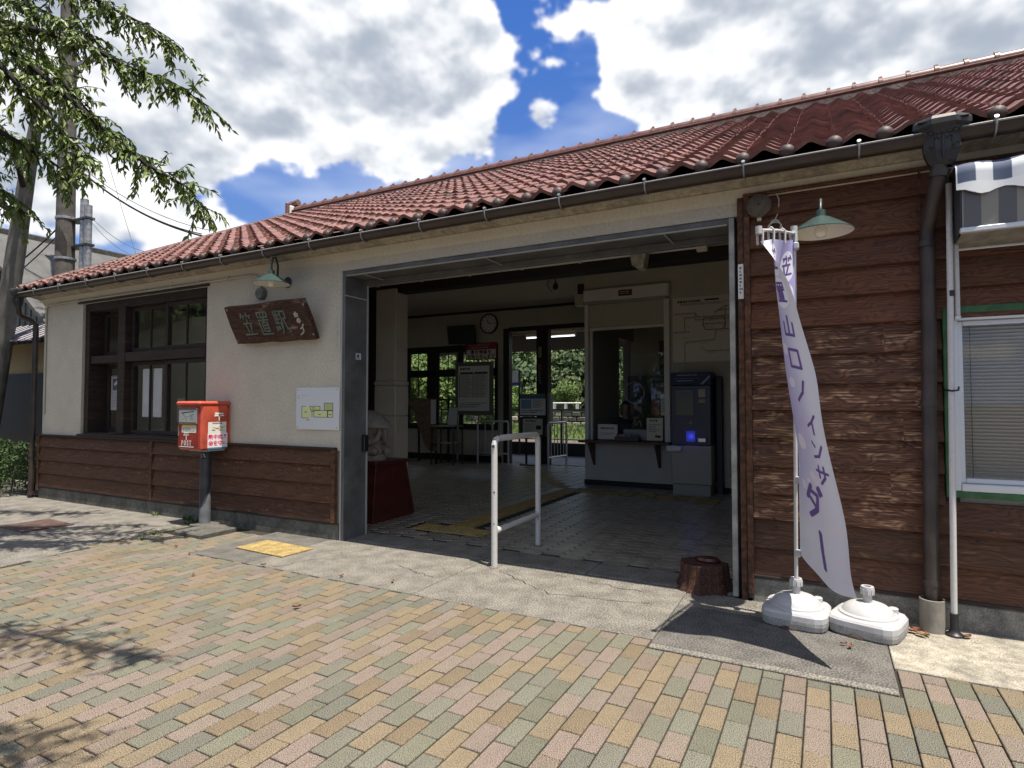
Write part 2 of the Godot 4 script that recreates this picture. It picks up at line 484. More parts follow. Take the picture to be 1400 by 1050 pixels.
func _ready() -> void:
	# camera
	var cam := Camera3D.new()
	cam.name = "camera"
	cam.fov = rad_to_deg(2.0 * atan(525.0 / 810.0))
	cam.position = Vector3(0, 1.35, 4.43)
	cam.rotation = Vector3(atan(27.0 / 810.0), deg_to_rad(27.85), 0)
	cam.far = 900.0
	cam.near = 0.05
	add_child(cam)
	# sky
	var env := Environment.new()
	env.background_mode = Environment.BG_SKY
	env.sky = make_sky()
	env.background_energy_multiplier = 1.0
	env.tonemap_mode = Environment.TONE_MAPPER_LINEAR
	env.tonemap_exposure = 1.72
	env.sdfgi_enabled = true
	env.ssao_enabled = true
	env.ssil_enabled = true
	var we := WorldEnvironment.new()
	we.name = "world_environment"
	we.environment = env
	add_child(we)
	# sun: high, from the right and a little in front of the facade
	var sun := DirectionalLight3D.new()
	sun.name = "sun"
	sun.light_energy = 1.55
	sun.light_color = Color(1.0, 0.965, 0.91)
	sun.light_angular_distance = 0.5
	sun.shadow_enabled = true
	add_child(sun)
	sun.look_at_from_position(Vector3.ZERO, Vector3(-0.28, -1.0, -0.112), Vector3.FORWARD)
	materials()
	print("materials ", Time.get_ticks_msec())
	setting()
	print("setting ", Time.get_ticks_msec())
	building()
	print("building ", Time.get_ticks_msec())
	roof()
	print("roof ", Time.get_ticks_msec())
	hall()
	outside_things()
	print("things ", Time.get_ticks_msec())
	inside_things()
	neighbours()
	tree_and_plants()
	print("plants ", Time.get_ticks_msec())
	beyond()
	print("done ", Time.get_ticks_msec())

func materials() -> void:
	var g_fine := grain(512, [[0.16, 0.72, 1.0, 2, 3], [0.012, 0.86, 1.0, 4, 4]])
	var g_fine_t := tex(g_fine); var g_fine_n := bump(g_fine, 2.0)
	M.fine_t = g_fine_t; M.fine_n = g_fine_n
	var g_conc := grain(1024, [[0.13, 0.62, 1.0, 2, 11], [0.02, 0.72, 1.0, 4, 12], [0.004, 0.7, 1.0, 3, 13]])
	M.conc_t = tex(g_conc); M.conc_n = bump(g_conc, 3.0)
	var g_agg := grain(1024, [[0.07, 0.42, 1.0, 2, 21, 1.3], [0.19, 0.66, 1.0, 1, 22], [0.005, 0.72, 1.0, 3, 23]])
	M.agg_t = tex(g_agg); M.agg_n = bump(g_agg, 5.0)
	var g_pav := grain(512, [[0.16, 0.0, 1.45, 2, 31], [0.34, 0.7, 1.1, 1, 32], [0.01, 0.9, 1.0, 3, 33]])
	M.pav_t = tex(g_pav); M.pav_n = bump(g_pav, 2.5)
	var g_plas := grain(512, [[0.07, 0.88, 1.0, 3, 41], [0.006, 0.95, 1.0, 4, 42]])
	M.plas_t = tex(g_plas); M.plas_n = bump(g_plas, 4.0)
	var g_soft := grain(512, [[0.006, 0.72, 1.0, 5, 51], [0.05, 0.9, 1.0, 2, 52]])
	M.soft_t = tex(g_soft)
	M.plaster = rough_mat(0.80, 0.735, 0.60, M.plas_t, M.plas_n, 0.9, 0.9, 0.5)
	M.plaster_in = rough_mat(0.78, 0.715, 0.58, M.plas_t, M.plas_n, 0.9, 0.9, 0.4)
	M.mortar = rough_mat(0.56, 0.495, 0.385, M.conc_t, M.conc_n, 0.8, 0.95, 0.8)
	M.concrete = rough_mat(0.255, 0.238, 0.205, M.agg_t, M.agg_n, 0.9, 0.95, 0.8)
	M.concrete_dark = rough_mat(0.15, 0.142, 0.125, M.agg_t, M.agg_n, 1.1, 0.95, 0.8)
	M.aggregate = rough_mat(0.255, 0.237, 0.205, M.agg_t, M.agg_n, 0.8, 0.95, 0.9)
	M.foundation = rough_mat(0.15, 0.148, 0.125, M.conc_t, M.conc_n, 0.6, 0.95, 0.6)
	M.asphalt = rough_mat(0.06, 0.06, 0.058, M.agg_t, M.agg_n, 1.2, 0.95, 0.8)
	M.earth = rough_mat(0.10, 0.077, 0.05, M.agg_t, M.agg_n, 0.7, 1.0, 0.8)
	M.sand = rough_mat(0.045, 0.038, 0.028, M.agg_t, null, 2.0, 1.0)
	# pavers: three tones, speckled
	M.pavers = []
	for c in [[0.225, 0.22, 0.165], [0.285, 0.225, 0.145], [0.295, 0.236, 0.188]]:
		var pm := rough_mat(c[0], c[1], c[2], M.pav_t, M.pav_n, 2.1, 0.92, 0.6, false)
		pm.vertex_color_use_as_albedo = true
		M.pavers.push_back(pm)
	M.floor_tile = rough_mat(0.44, 0.40, 0.345, M.soft_t, M.fine_n, 1.7, 0.33, 0.15, false)
	M.floor_tile.vertex_color_use_as_albedo = true
	M.grout = rough_mat(0.028, 0.025, 0.022, M.fine_t, null, 2.0)
	M.tactile = rough_mat(0.47, 0.345, 0.13, M.conc_t, M.fine_n, 1.6, 0.7, 0.4)
	# woods
	M.siding_dark = []; M.siding_worn = []; M.siding_low = []
	for k in 2:
		var im := wood(768, 112, 100 + k * 13, Color(0.43, 0.27, 0.175), Color(0.25, 0.145, 0.09), Color(0.60, 0.42, 0.28), 0.16)
		M.siding_dark.push_back(_wood_mat(im))
	for k in 3:
		var im := wood(768, 112, 200 + k * 17, Color(0.43, 0.28, 0.185), Color(0.19, 0.115, 0.075), Color(0.78, 0.65, 0.51), 0.66)
		M.siding_worn.push_back(_wood_mat(im))
	for k in 2:
		var im := wood(768, 112, 300 + k * 11, Color(0.38, 0.25, 0.165), Color(0.22, 0.135, 0.085), Color(0.56, 0.41, 0.29), 0.34)
		M.siding_low.push_back(_wood_mat(im))
	M.frame_wood = _wood_mat(wood(256, 96, 401, Color(0.20, 0.145, 0.115), Color(0.12, 0.085, 0.07), Color(0.3, 0.22, 0.18), 0.1))
	M.plaque_wood = _wood_mat(wood(512, 192, 411, Color(0.30, 0.185, 0.13), Color(0.15, 0.09, 0.065), Color(0.62, 0.56, 0.50), 0.50))
	M.stump_bark = _wood_mat(wood(256, 128, 421, Color(0.33, 0.19, 0.13), Color(0.12, 0.065, 0.045), Color(0.5, 0.36, 0.27), 0.4))
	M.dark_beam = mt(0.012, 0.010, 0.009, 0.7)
	# roof
	M.tiles = []
	for c in [[0.28, 0.128, 0.105], [0.235, 0.108, 0.09], [0.32, 0.155, 0.13], [0.17, 0.085, 0.075]]:
		var tm := rough_mat(c[0], c[1], c[2], M.soft_t, M.fine_n, 2.2, 0.56, 0.3, false)
		tm.metallic_specular = 0.45
		M.tiles.push_back(tm)
	M.tile_cap = rough_mat(0.075, 0.043, 0.036, M.soft_t, M.fine_n, 4.0, 0.58, 0.2, false)
	M.ridge = rough_mat(0.24, 0.12, 0.095, M.soft_t, M.fine_n, 2.0, 0.36, 0.2, false)
	M.gutter = rough_mat(0.062, 0.042, 0.034, M.soft_t, null, 1.4, 0.36)
	M.pipe_brown = rough_mat(0.062, 0.048, 0.041, M.soft_t, null, 1.8, 0.5)
	M.cast_dark = rough_mat(0.035, 0.034, 0.035, M.soft_t, M.fine_n, 3.0, 0.5, 0.4)
	M.galv = rough_mat(0.5, 0.5, 0.5, M.soft_t, null, 4.0, 0.4)
	M.galv.metallic = 0.6
	M.steel_grey = rough_mat(0.16, 0.165, 0.165, M.soft_t, null, 0.9, 0.45)
	M.steel_light = mt(0.36, 0.36, 0.35, 0.45)
	var g_clean := grain(256, [[0.03, 0.93, 1.0, 4, 61], [0.15, 0.96, 1.0, 2, 62]])
	M.clean_t = tex(g_clean)
	M.white_paint = rough_mat(0.82, 0.81, 0.79, M.clean_t, null, 4.0, 0.42)
	M.chip = mt(0.06, 0.04, 0.03, 0.9)
	M.white_plastic = rough_mat(0.66, 0.66, 0.67, M.clean_t, M.fine_n, 2.0, 0.45, 0.15)
	M.dirt_plastic = rough_mat(0.46, 0.455, 0.44, M.agg_t, M.fine_n, 2.5, 0.8, 0.3)
	M.cream = mt(0.46, 0.43, 0.34, 0.5)
	M.ivory = mt(0.72, 0.70, 0.63, 0.5)
	M.white = mt(0.76, 0.76, 0.75, 0.5)
	M.black = mt(0.012, 0.012, 0.013, 0.45)
	M.dark_metal = mt(0.03, 0.03, 0.032, 0.4)
	M.stainless = mt(0.55, 0.55, 0.54, 0.32, 0.85)
	M.alu = mt(0.62, 0.64, 0.66, 0.38, 0.25)
	M.red_paint = rough_mat(0.74, 0.125, 0.07, M.soft_t, null, 1.5, 0.36)
	M.glass = mt(0.05, 0.055, 0.055, 0.02)
	M.glass.transparency = BaseMaterial3D.TRANSPARENCY_ALPHA
	M.glass.albedo_color.a = 0.12
	M.glass.metallic_specular = 0.55
	M.tube_lit = mt(1, 1, 1, 0.5)
	M.tube_lit.emission_enabled = true
	M.tube_lit.emission = Color(0.95, 0.98, 1.0)
	M.tube_lit.emission_energy_multiplier = 1.3

func _wood_mat(im: Image) -> StandardMaterial3D:
	var m := mt(1, 1, 1, 0.8)
	m.albedo_texture = tex(im)
	m.normal_enabled = true
	m.normal_texture = bump(im, 2.2)
	m.normal_scale = 0.7
	m.vertex_color_use_as_albedo = true
	return m

# ---------------------------------------------------------------- ground
func in_view(p: Vector3) -> float:   # squared distance from the photograph's station point, or a large number when outside its field
	var d := p - Vector3(0, 1.35, 4.43)
	var yw := deg_to_rad(27.85)
	var f := Vector3(-sin(yw), 0, -cos(yw)); var r := Vector3(cos(yw), 0, -sin(yw))
	var k := d.dot(f)
	if k < 0.2: return 1e9
	if absf(d.dot(r) / k) > 0.87 or absf(d.y / k) > 0.66: return 1e9
	return k * k

func paved(x: float, z: float) -> bool:
	if x > 0.30: return z > 0.815
	if x < -5.13:
		if x > -6.2 and x < -5.55 and z < 0.62 and z > 0.14: return false
		return z > 0.22 and x > -6.32 + (z - 0.25) * 0.165
	if x > -0.9: return z > 1.135
	return z > 1.015

func setting() -> void:
	var g := nb()
	var E := 600.0
	g.quad(Vector3(-E, -0.16, E), Vector3(E, -0.16, E), Vector3(E, -0.16, -E), Vector3(-E, -0.16, -E))
	struct("ground", g, M.earth)
	# old exposed-aggregate concrete to the left
	g = nb()
	g.prism(PackedVector2Array([Vector2(-16, -14), Vector2(-16, 1.2), Vector2(-10.4, 1.2), Vector2(-10.4, -0.02), Vector2(-6.32, -0.02), Vector2(-6.335, -0.24), Vector2(-5.5, -6), Vector2(-4.5, -14)]), 0, 0.15)
	var ag := struct("side_pavement", g, M.aggregate)
	ag.rotation.x = -PI / 2
	ag.position.y = -0.155
	# paving: bedding sheet and bricks
	g = nb()
	g.quad(Vector3(-6.6, -0.014, 9), Vector3(9, -0.014, 9), Vector3(9, -0.014, 0.05), Vector3(-6.6, -0.014, 0.05))
	var pv := struct("brick_pavement", g, M.sand)
	var cells := []
	rng.seed = 77
	var last := {}
	for i in range(-64, 40):
		var x := i * 0.1 + 0.05
		var off := 0.1 if i % 2 == 0 else 0.0
		for j in range(0, 32):
			var z := j * 0.2 + off + 0.1 + 0.02
			if not paved(x, z): 
				if not (paved(x, z + 0.11) and z + 0.1 < 6.5): continue
			var k := rng.randi_range(0, 2)
			if last.get(i, -1) == k and rng.randf() < 0.55: k = rng.randi_range(0, 2)
			last[i] = k
			cells.push_back([in_view(Vector3(x, 0, z)), x, z, k, rng.randi()])
	cells.sort_custom(func(a, b): return a[0] < b[0])
	var shapes := []
	for k in 3:
		var vs := []
		for q in 6:
			var b := nb()
			b.uo = Vector2(rng.randf(), rng.randf())
			var sh := rng.randf_range(0.80, 1.10)
			b.col = Color(sh, sh * rng.randf_range(0.96, 1.02), sh * rng.randf_range(0.92, 1.04))
			b.box(Vector3(0, -0.02, 0), Vector3(0.0938, 0.04, 0.1938), 0.003)
			vs.push_back(b.mesh(M.pavers[k]))
		shapes.push_back(vs)
	var rest := [nb(), nb(), nb()]
	for q in cells.size():
		var e: Array = cells[q]
		var y: float = (e[4] % 7) * 0.0005 - 0.0015
		if q < 300 and e[0] < 1e8 and paved(e[1], e[2] - 0.1):
			put("paving_brick", shapes[e[3]][e[4] % 6], pv, Vector3(e[1], y, e[2]))
		else:
			var b: MB = rest[e[3]]
			var rg := RandomNumberGenerator.new(); rg.seed = e[4]
			b.uo = Vector2(rg.randf(), rg.randf())
			var sh := rg.randf_range(0.80, 1.10)
			b.col = Color(sh, sh * rg.randf_range(0.97, 1.02), sh * rg.randf_range(0.94, 1.03))
			var z0: float = e[2] - 0.09775; var z1: float = e[2] + 0.09775
			# bricks cut at the edge of the slabs
			var zc := 0.0
			while zc < 0.2 and not paved(e[1], z0 + zc): zc += 0.01
			b.box(Vector3(e[1], y - 0.02, (z0 + zc + z1) / 2), Vector3(0.0938, 0.04, maxf(0.02, z1 - z0 - zc - 0.002)), 0.003)
	var mm := ArrayMesh.new()
	for k in 3: rest[k].surf(mm, M.pavers[k])
	var po := put("paving_bricks", mm, pv)
	po.set_meta("kind", "stuff")
	# concrete apron in front of the doorway, with real cracks between its pieces
	g = nb()
	g.bx(-5.13, -4.36, -0.15, 0.0, 0.02, 1.0, 0.004)
	var ap := struct("apron_slab", g, rough_mat(0.17, 0.16, 0.142, M.agg_t, M.agg_n, 1.0, 0.95, 0.9))
	g = nb(); g.bx(-4.355, -2.62, -0.15, 0.001, -0.03, 1.0, 0.004); part("slab_panel", g, M.concrete, ap)
	g = nb(); g.bx(-2.615, -0.90, -0.15, -0.001, -0.03, 1.0, 0.004); part("slab_panel", g, M.concrete, ap)
	g = nb(); g.bx(-0.895, 0.287, -0.15, 0.001, 0.02, 0.33, 0.004); part("slab_panel", g, M.concrete, ap)
	# somewhat darker, granular grey panel near the banner
	g = nb(); g.bx(-0.895, 0.287, -0.15, 0.0, 0.335, 1.06, 0.004); part("patched_panel", g, rough_mat(0.17, 0.16, 0.145, M.agg_t, M.agg_n, 1.0, 0.95, 0.8), ap)
	g = nb(); g.bx(-0.893, 0.285, -0.10, 0.0015, 1.062, 1.12, 0.004); part("slab_edge", g, M.concrete, ap)
	g = nb(); g.bx(0.292, 8.0, -0.15, 0.002, 0.015, 0.80, 0.004)
	struct("wall_strip_pavement", g, rough_mat(0.42, 0.385, 0.315, M.conc_t, M.conc_n, 0.6, 0.95, 0.7))
	# hairline cracks and a patch seam in the apron
	rng.seed = 505
	for e in [[Vector3(-3.75, 0, 0.12), Vector3(-4.05, 0, 0.98)], [Vector3(-2.35, 0, 0.2), Vector3(-1.75, 0, 0.55)], [Vector3(-1.75, 0, 0.55), Vector3(-1.05, 0, 0.42)], [Vector3(-3.2, 0, 0.45), Vector3(-2.68, 0, 0.62)], [Vector3(-1.9, 0, 0.1), Vector3(-1.2, 0, 0.2)]]:
		g = nb()
		var pa: Vector3 = e[0]
		var nst := 14
		for k in nst:
			var pe: Vector3 = e[0].lerp(e[1], (k + 1.0) / nst) + Vector3(rng.randf_range(-0.02, 0.02), 0, rng.randf_range(-0.02, 0.02))
			var sd := (pe - pa).normalized().cross(Vector3.UP) * rng.randf_range(0.0012, 0.003)
			var up := Vector3(0, 0.0035, 0)
			g.quad(pa - sd + up, pa + sd + up, pe + sd + up, pe - sd + up)
			pa = pe
		part("crack", g, M.grout, ap)
	# doorway kerb and threshold stones
	g = nb(); g.bx(-4.25, -3.48, -0.2, 0.006, -0.40, -0.04, 0.006)
	var kb := struct("threshold", g, M.concrete)
	for e in [[-3.475, -2.63], [-2.625, -1.7], [-1.695, -0.56]]:
		g = nb(); g.bx(e[0], e[1], -0.2, 0.005, -0.40, -0.04, 0.006)
		part("threshold_stone", g, M.concrete, kb)
	# hall floor: bed and interlocking tiles
	g = nb()
	g.quad(Vector3(-10.0, -0.008, -0.2), Vector3(3.9, -0.008, -0.2), Vector3(3.9, -0.008, -7.7), Vector3(-10.0, -0.008, -7.7))
	var fl := struct("floor", g, M.grout)
	var tl := []
	var tw := 0.25; var th := 0.122
	for i in range(-50, 0):
		for j in 62:
			var x := i * 0.2
			var z := -0.475 - j * th - (th * 0.5 if i % 2 != 0 else 0.0)
			if z < -7.5 or x > -0.6 or x < -9.9: continue
			if x < -4.3 and z > -0.45: continue
			if on_guide(x, z): continue
			tl.push_back([in_view(Vector3(x, 0, z)), x, z, rng.randi()])
	tl.sort_custom(func(a, b): return a[0] < b[0])
	var hexm := []
	for q in 5:
		var b := nb()
		var sh := rng.randf_range(0.75, 1.1)
		b.col = Color(sh, sh * rng.randf_range(0.97, 1.0), sh * rng.randf_range(0.93, 1.0))
		b.uo = Vector2(rng.randf(), rng.randf())
		_hex(b, Vector3.ZERO, tw, th)
		hexm.push_back(b.mesh(M.floor_tile))
	var rb := nb()
	for q in tl.size():
		var e: Array = tl[q]
		if q < 300 and e[0] < 1e8: put("floor_tile", hexm[e[3] % 5], fl, Vector3(e[1], (e[3] % 5) * 0.0004 - 0.001, e[2]))
		else:
			var rg := RandomNumberGenerator.new(); rg.seed = e[3]
			var sh := rg.randf_range(0.75, 1.1)
			rb.col = Color(sh, sh * 0.98, sh * 0.95)
			rb.uo = Vector2(rg.randf(), rg.randf())
			_hex(rb, Vector3(e[1], (e[3] % 5) * 0.0004 - 0.001, e[2]), tw, th)
	part("floor_tiles", rb, M.floor_tile, fl).set_meta("kind", "stuff")
	# tactile guide tiles in the hall
	var dot := nb()
	dot.box(Vector3(0, -0.004, 0), Vector3(0.297, 0.012, 0.297), 0.003)
	for a in 5:
		for c in 5: dot.lathe(Vector3((a - 2) * 0.057, 0.002, (c - 2) * 0.057), [Vector2(0.017, 0), Vector2(0.013, 0.005), Vector2(0.0, 0.0052)], 6)
	var bar_z := nb()
	bar_z.box(Vector3(0, -0.004, 0), Vector3(0.297, 0.012, 0.297), 0.003)
	for a in 4: bar_z.box(Vector3((a - 1.5) * 0.073, 0.0035, 0), Vector3(0.026, 0.007, 0.27), 0.003)
	var bar_x := nb()
	bar_x.box(Vector3(0, -0.004, 0), Vector3(0.297, 0.012, 0.297), 0.003)
	for a in 4: bar_x.box(Vector3(0, 0.0035, (a - 1.5) * 0.073), Vector3(0.27, 0.007, 0.026), 0.003)
	var md := dot.mesh(M.tactile); var mz := bar_z.mesh(M.tactile); var mx := bar_x.mesh(M.tactile)
	for k in 3: put("guide_tile", md, fl, Vector3(-3.86 + k * 0.3, 0, -0.94))
	for k in 10: put("guide_tile", mz, fl, Vector3(-3.56, 0, -1.24 - k * 0.3))
	put("guide_tile", md, fl, Vector3(-3.56, 0, -4.24))
	for k in 6: put("guide_tile", mx, fl, Vector3(-3.26 + k * 0.3, 0, -4.24))
	for k in 2: put("guide_tile", md, fl, Vector3(-1.46 + k * 0.0, 0, -4.24 + k * 0.3))
	for k in 10: put("guide_tile", mz, fl, Vector3(-3.86 - k * 0.21, 0, -4.54 - k * 0.3))

func on_guide(x: float, z: float) -> bool:
	var m := 0.06
	if x > -4.01 - m and x < -3.11 + m and absf(z + 0.94) < 0.15 + m: return true
	if absf(x + 3.56) < 0.15 + m and z < -1.09 and z > -4.4: return true
	if absf(z + 4.24) < 0.15 + m and x > -3.7 and x < -1.3: return true
	return false

# tile with zigzag ends
func _hex(b: MB, o: Vector3, w: float, h: float) -> void:
	var a := w * 0.5 - 0.006
	var t := h * 0.5 - 0.005
	var k := 0.05
	var p := [Vector3(-a, 0, 0), Vector3(-a + k, 0, -t), Vector3(a - k, 0, -t), Vector3(a, 0, 0), Vector3(a - k, 0, t), Vector3(-a + k, 0, t)]
	var top := Vector3(o.x, o.y, o.z)
	for q in 6:
		var u: Vector3 = p[q]; var v: Vector3 = p[(q + 1) % 6]
		b.tri(top, top + v * 0.965, top + u * 0.965)
		b.quad(top + u * 0.97, top + v * 0.97, top + v + Vector3(0, -0.008, 0), top + u + Vector3(0, -0.008, 0))

# ---------------------------------------------------------------- the station building
var B: Node3D

func wall_mb(x0: float, x1: float, y0: float, y1: float, z0: float, z1: float) -> MB:
	var b := nb(); b.bx(x0, x1, y0, y1, z0, z1); return b

func building() -> void:
	B = thing("station_building", "cream plastered station building with brown board siding and red tiled roof", "station")
	# front wall, split round its openings (0.2 m thick)
	part("front_wall", wall_mb(-10.05, -9.03, 0.88, 3.02, -0.2, 0.0), M.plaster, B)
	part("front_wall", wall_mb(-9.03, -6.37, 2.725, 3.02, -0.2, 0.0), M.plaster, B)
	part("front_wall", wall_mb(-6.37, -4.255, 0.88, 3.02, -0.2, 0.0), M.plaster, B)
	part("front_wall", wall_mb(-4.255, -0.50, 2.68, 3.02, -0.2, 0.0), M.plaster, B)
	part("front_wall", wall_mb(-10.05, -4.255, 0.0, 0.88, -0.2, -0.03), M.plaster_in, B)
	part("front_wall", wall_mb(-0.50, 0.72, 0.0, 3.02, -0.2, -0.03), M.plaster_in, B)
	part("front_wall", wall_mb(0.72, 2.3, 0.0, 0.86, -0.2, -0.03), M.plaster_in, B)
	part("front_wall", wall_mb(0.72, 2.3, 1.885, 3.02, -0.2, -0.03), M.plaster_in, B)
	part("front_wall", wall_mb(2.3, 5.0, 0.0, 3.02, -0.2, -0.03), M.plaster_in, B)
	# top band of wall over the right siding
	part("wall_band", wall_mb(-0.495, 5.0, 2.81, 3.02, -0.03, 0.0), M.plaster, B)
	# gable walls
	var g := nb()
	g.prism(PackedVector2Array([Vector2(0.2, 0), Vector2(7.7, 0), Vector2(7.7, 3.72), Vector2(4.6, 5.2), Vector2(0.2, 3.05)]), -10.05, -9.9)
	var gw := part("gable_wall", g, M.plaster, B); gw.rotation.y = PI / 2
	g = nb()
	g.prism(PackedVector2Array([Vector2(0.2, 0), Vector2(7.7, 0), Vector2(7.7, 3.72), Vector2(4.6, 5.2), Vector2(0.2, 3.05)]), 4.85, 5.0)
	gw = part("gable_wall", g, M.plaster, B); gw.rotation.y = PI / 2
	# foundation
	g = nb(); g.bx(-10.07, -4.27, -0.15, 0.155, -0.1, 0.022, 0.012); part("foundation", g, M.foundation, B)
	g = nb(); g.bx(-0.46, 5.0, -0.15, 0.165, -0.1, 0.03, 0.012); part("foundation", g, rough_mat(0.27, 0.263, 0.237, M.conc_t, M.conc_n, 0.6, 0.95, 0.6), B)
	# drip ledge on the foundation
	g = nb(); g.bx(-10.07, -4.35, 0.157, 0.178, -0.02, 0.036, 0.004); part("sill_board", g, M.frame_wood, B)
	g = nb(); g.bx(-0.45, 5.0, 0.167, 0.186, -0.02, 0.044, 0.004); part("sill_board", g, M.frame_wood, B)
	siding()
	# soffit of rough mortar under the eave
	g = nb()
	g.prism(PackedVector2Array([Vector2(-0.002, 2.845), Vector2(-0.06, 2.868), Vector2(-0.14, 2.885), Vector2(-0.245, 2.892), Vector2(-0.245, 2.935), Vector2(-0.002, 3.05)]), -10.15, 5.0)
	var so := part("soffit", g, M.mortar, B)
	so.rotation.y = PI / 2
	# second, paler cove at the wall head
	g = nb(); g.prism(PackedVector2Array([Vector2(-0.001, 2.775), Vector2(-0.022, 2.80), Vector2(-0.05, 2.858), Vector2(-0.001, 2.868)]), -10.06, 5.0)
	var cv := part("cove", g, M.plaster, B); cv.rotation.y = PI / 2
	front_window()
	right_window()
	doorway()

# one lapped board: thicker at its lower edge, split along x into weathered grain
func board(x0: float, x1: float, y0: float, y1: float, z: float, mat: Material, parent: Node3D, warp := 0.0) -> void:
	var b := nb()
	b.uo = Vector2(rng.randf() * 3.0, rng.randf())
	var L := x1 - x0
	var h := y1 - y0 + 0.018
	var t0 := 0.031 if y0 < 0.36 else 0.042; var t1 := 0.003
	var sh := rng.randf_range(0.72, 1.12)
	b.col = Color(sh, sh * rng.randf_range(0.95, 1.02), sh * rng.randf_range(0.92, 1.02))
	var pts := PackedVector2Array([Vector2(-0.01, 0), Vector2(t0 - 0.004 + warp, 0.0), Vector2(t0 + warp, 0.004), Vector2(t1, h), Vector2(-0.01, h)])
	for k in 5:
		var a := pts[k]; var c := pts[(k + 1) % 5]
		var p := [Vector3(0, a.y, a.x), Vector3(L, a.y, a.x), Vector3(L, c.y, c.x), Vector3(0, c.y, c.x)]
		var nn := Vector3(0, -(c - a).x, (c - a).y).normalized()
		var v0 := 1.0 - (a.y + 0.3 * a.x) / 0.2 * 0.9; var v1 := 1.0 - (c.y + 0.3 * c.x) / 0.2 * 0.9
		b.squad(p, [nn, nn, nn, nn], [Vector2(0, v0), Vector2(L * 0.85, v0), Vector2(L * 0.85, v1), Vector2(0, v1)])
	for e in [0.0, L]:
		var q := [Vector3(e, 0, 0), Vector3(e, 0, t0), Vector3(e, h, t1), Vector3(e, h, 0)]
		if e > 0: b.quad(q[0], q[3], q[2], q[1])
		else: b.quad(q[0], q[1], q[2], q[3])
	part("board", b, mat, parent, Vector3(x0, y0, z))

func siding() -> void:
	rng.seed = 9
	var s := part("siding", wall_mb(-10.05, -4.36, 0.18, 0.895, -0.028, -0.002), M.frame_wood, B)
	var ys := [0.172, 0.355, 0.545, 0.735, 0.872]
	for k in 4:
		board(-10.05, -7.39, ys[k], ys[k + 1], 0.001, M.siding_low[k % 2], s, rng.randf() * 0.003)
		board(-7.32, -4.36, ys[k], ys[k + 1], 0.001, M.siding_low[(k + 1) % 2], s, rng.randf() * 0.003)
	var b := nb()
	for x in [-10.07, -7.355, -4.335]:
		b = nb(); b.uo = Vector2(x, 0); b.bx(x - 0.026, x + 0.026, 0.165 if x > -8 else 0.1, 0.892, 0.0, 0.042, 0.004)
		part("batten", b, M.siding_low[0], s)
	b = nb(); b.bx(-10.1, -4.31, 0.888, 0.912, -0.002, 0.048, 0.005); part("ledge", b, M.frame_wood, s)
	# tall siding on the right
	var s2 := part("siding", wall_mb(-0.48, 0.71, 0.18, 2.81, -0.028, -0.002), M.frame_wood, B)
	var yr := [0.182, 0.372, 0.566, 0.74, 0.925, 1.12, 1.307, 1.482, 1.678, 1.865, 2.053, 2.235, 2.425, 2.65, 2.80]
	for k in 14:
		var y0: float = yr[k]; var y1: float = yr[k + 1]
		var m: Material = M.siding_dark[k % 2] if k >= 9 else (M.siding_worn[k % 3] if k > 1 else M.siding_low[k % 2])
		var m2: Material = M.siding_dark[(k + 1) % 2] if k >= 8 else M.siding_low[k % 2]
		board(-0.445, 0.535, y0, y1, 0.001, m, s2, rng.randf() * 0.004)
		if y1 < 0.80 or y0 > 1.86:
			board(0.537, 2.8, y0, y1, 0.001, m2, s2, rng.randf() * 0.003)
		else:
			board(0.537, 0.632, y0, y1, 0.001, m2, s2, rng.randf() * 0.003)
			board(2.38, 2.8, y0, y1, 0.001, m2, s2)
		board(2.802, 5.0, y0, y1, 0.001, m2, s2)
	b = nb(); b.bx(-0.487, -0.447, 0.05, 2.80, 0.0, 0.045, 0.004); b.uo = Vector2(3, 2); part("batten", b, M.siding_low[0], s2)
	b = nb(); b.bx(-0.530, -0.489, 0.0, 2.80, -0.04, 0.03, 0.004); b.uo = Vector2(1, 0); part("corner_post", b, M.siding_low[1], s2)
	b = nb(); b.bx(0.532, 0.541, 0.19, 2.8, 0.02, 0.03); part("batten", b, M.siding_low[1], s2)
	var nl := nb()
	for k in 14:
		for x in [-0.40, 0.06, 0.50, 0.98, 1.45, 1.92]:
			if x > 0.6 and yr[k] > 0.7 and yr[k] < 1.86: continue
			nl.ball(Vector3(x + rng.randf_range(-0.01, 0.01), yr[k] + 0.035, 0.038 if k > 0 else 0.028), Vector3(0.0045, 0.0045, 0.003), 6, 4)
	part("nail_heads", nl, mt(0.03, 0.02, 0.017, 0.6), s2).set_meta("kind", "stuff")
	b = nb(); b.bx(-0.49, 5.0, 2.795, 2.816, -0.01, 0.05, 0.004); part("top_moulding", b, M.siding_dark[0], s2)

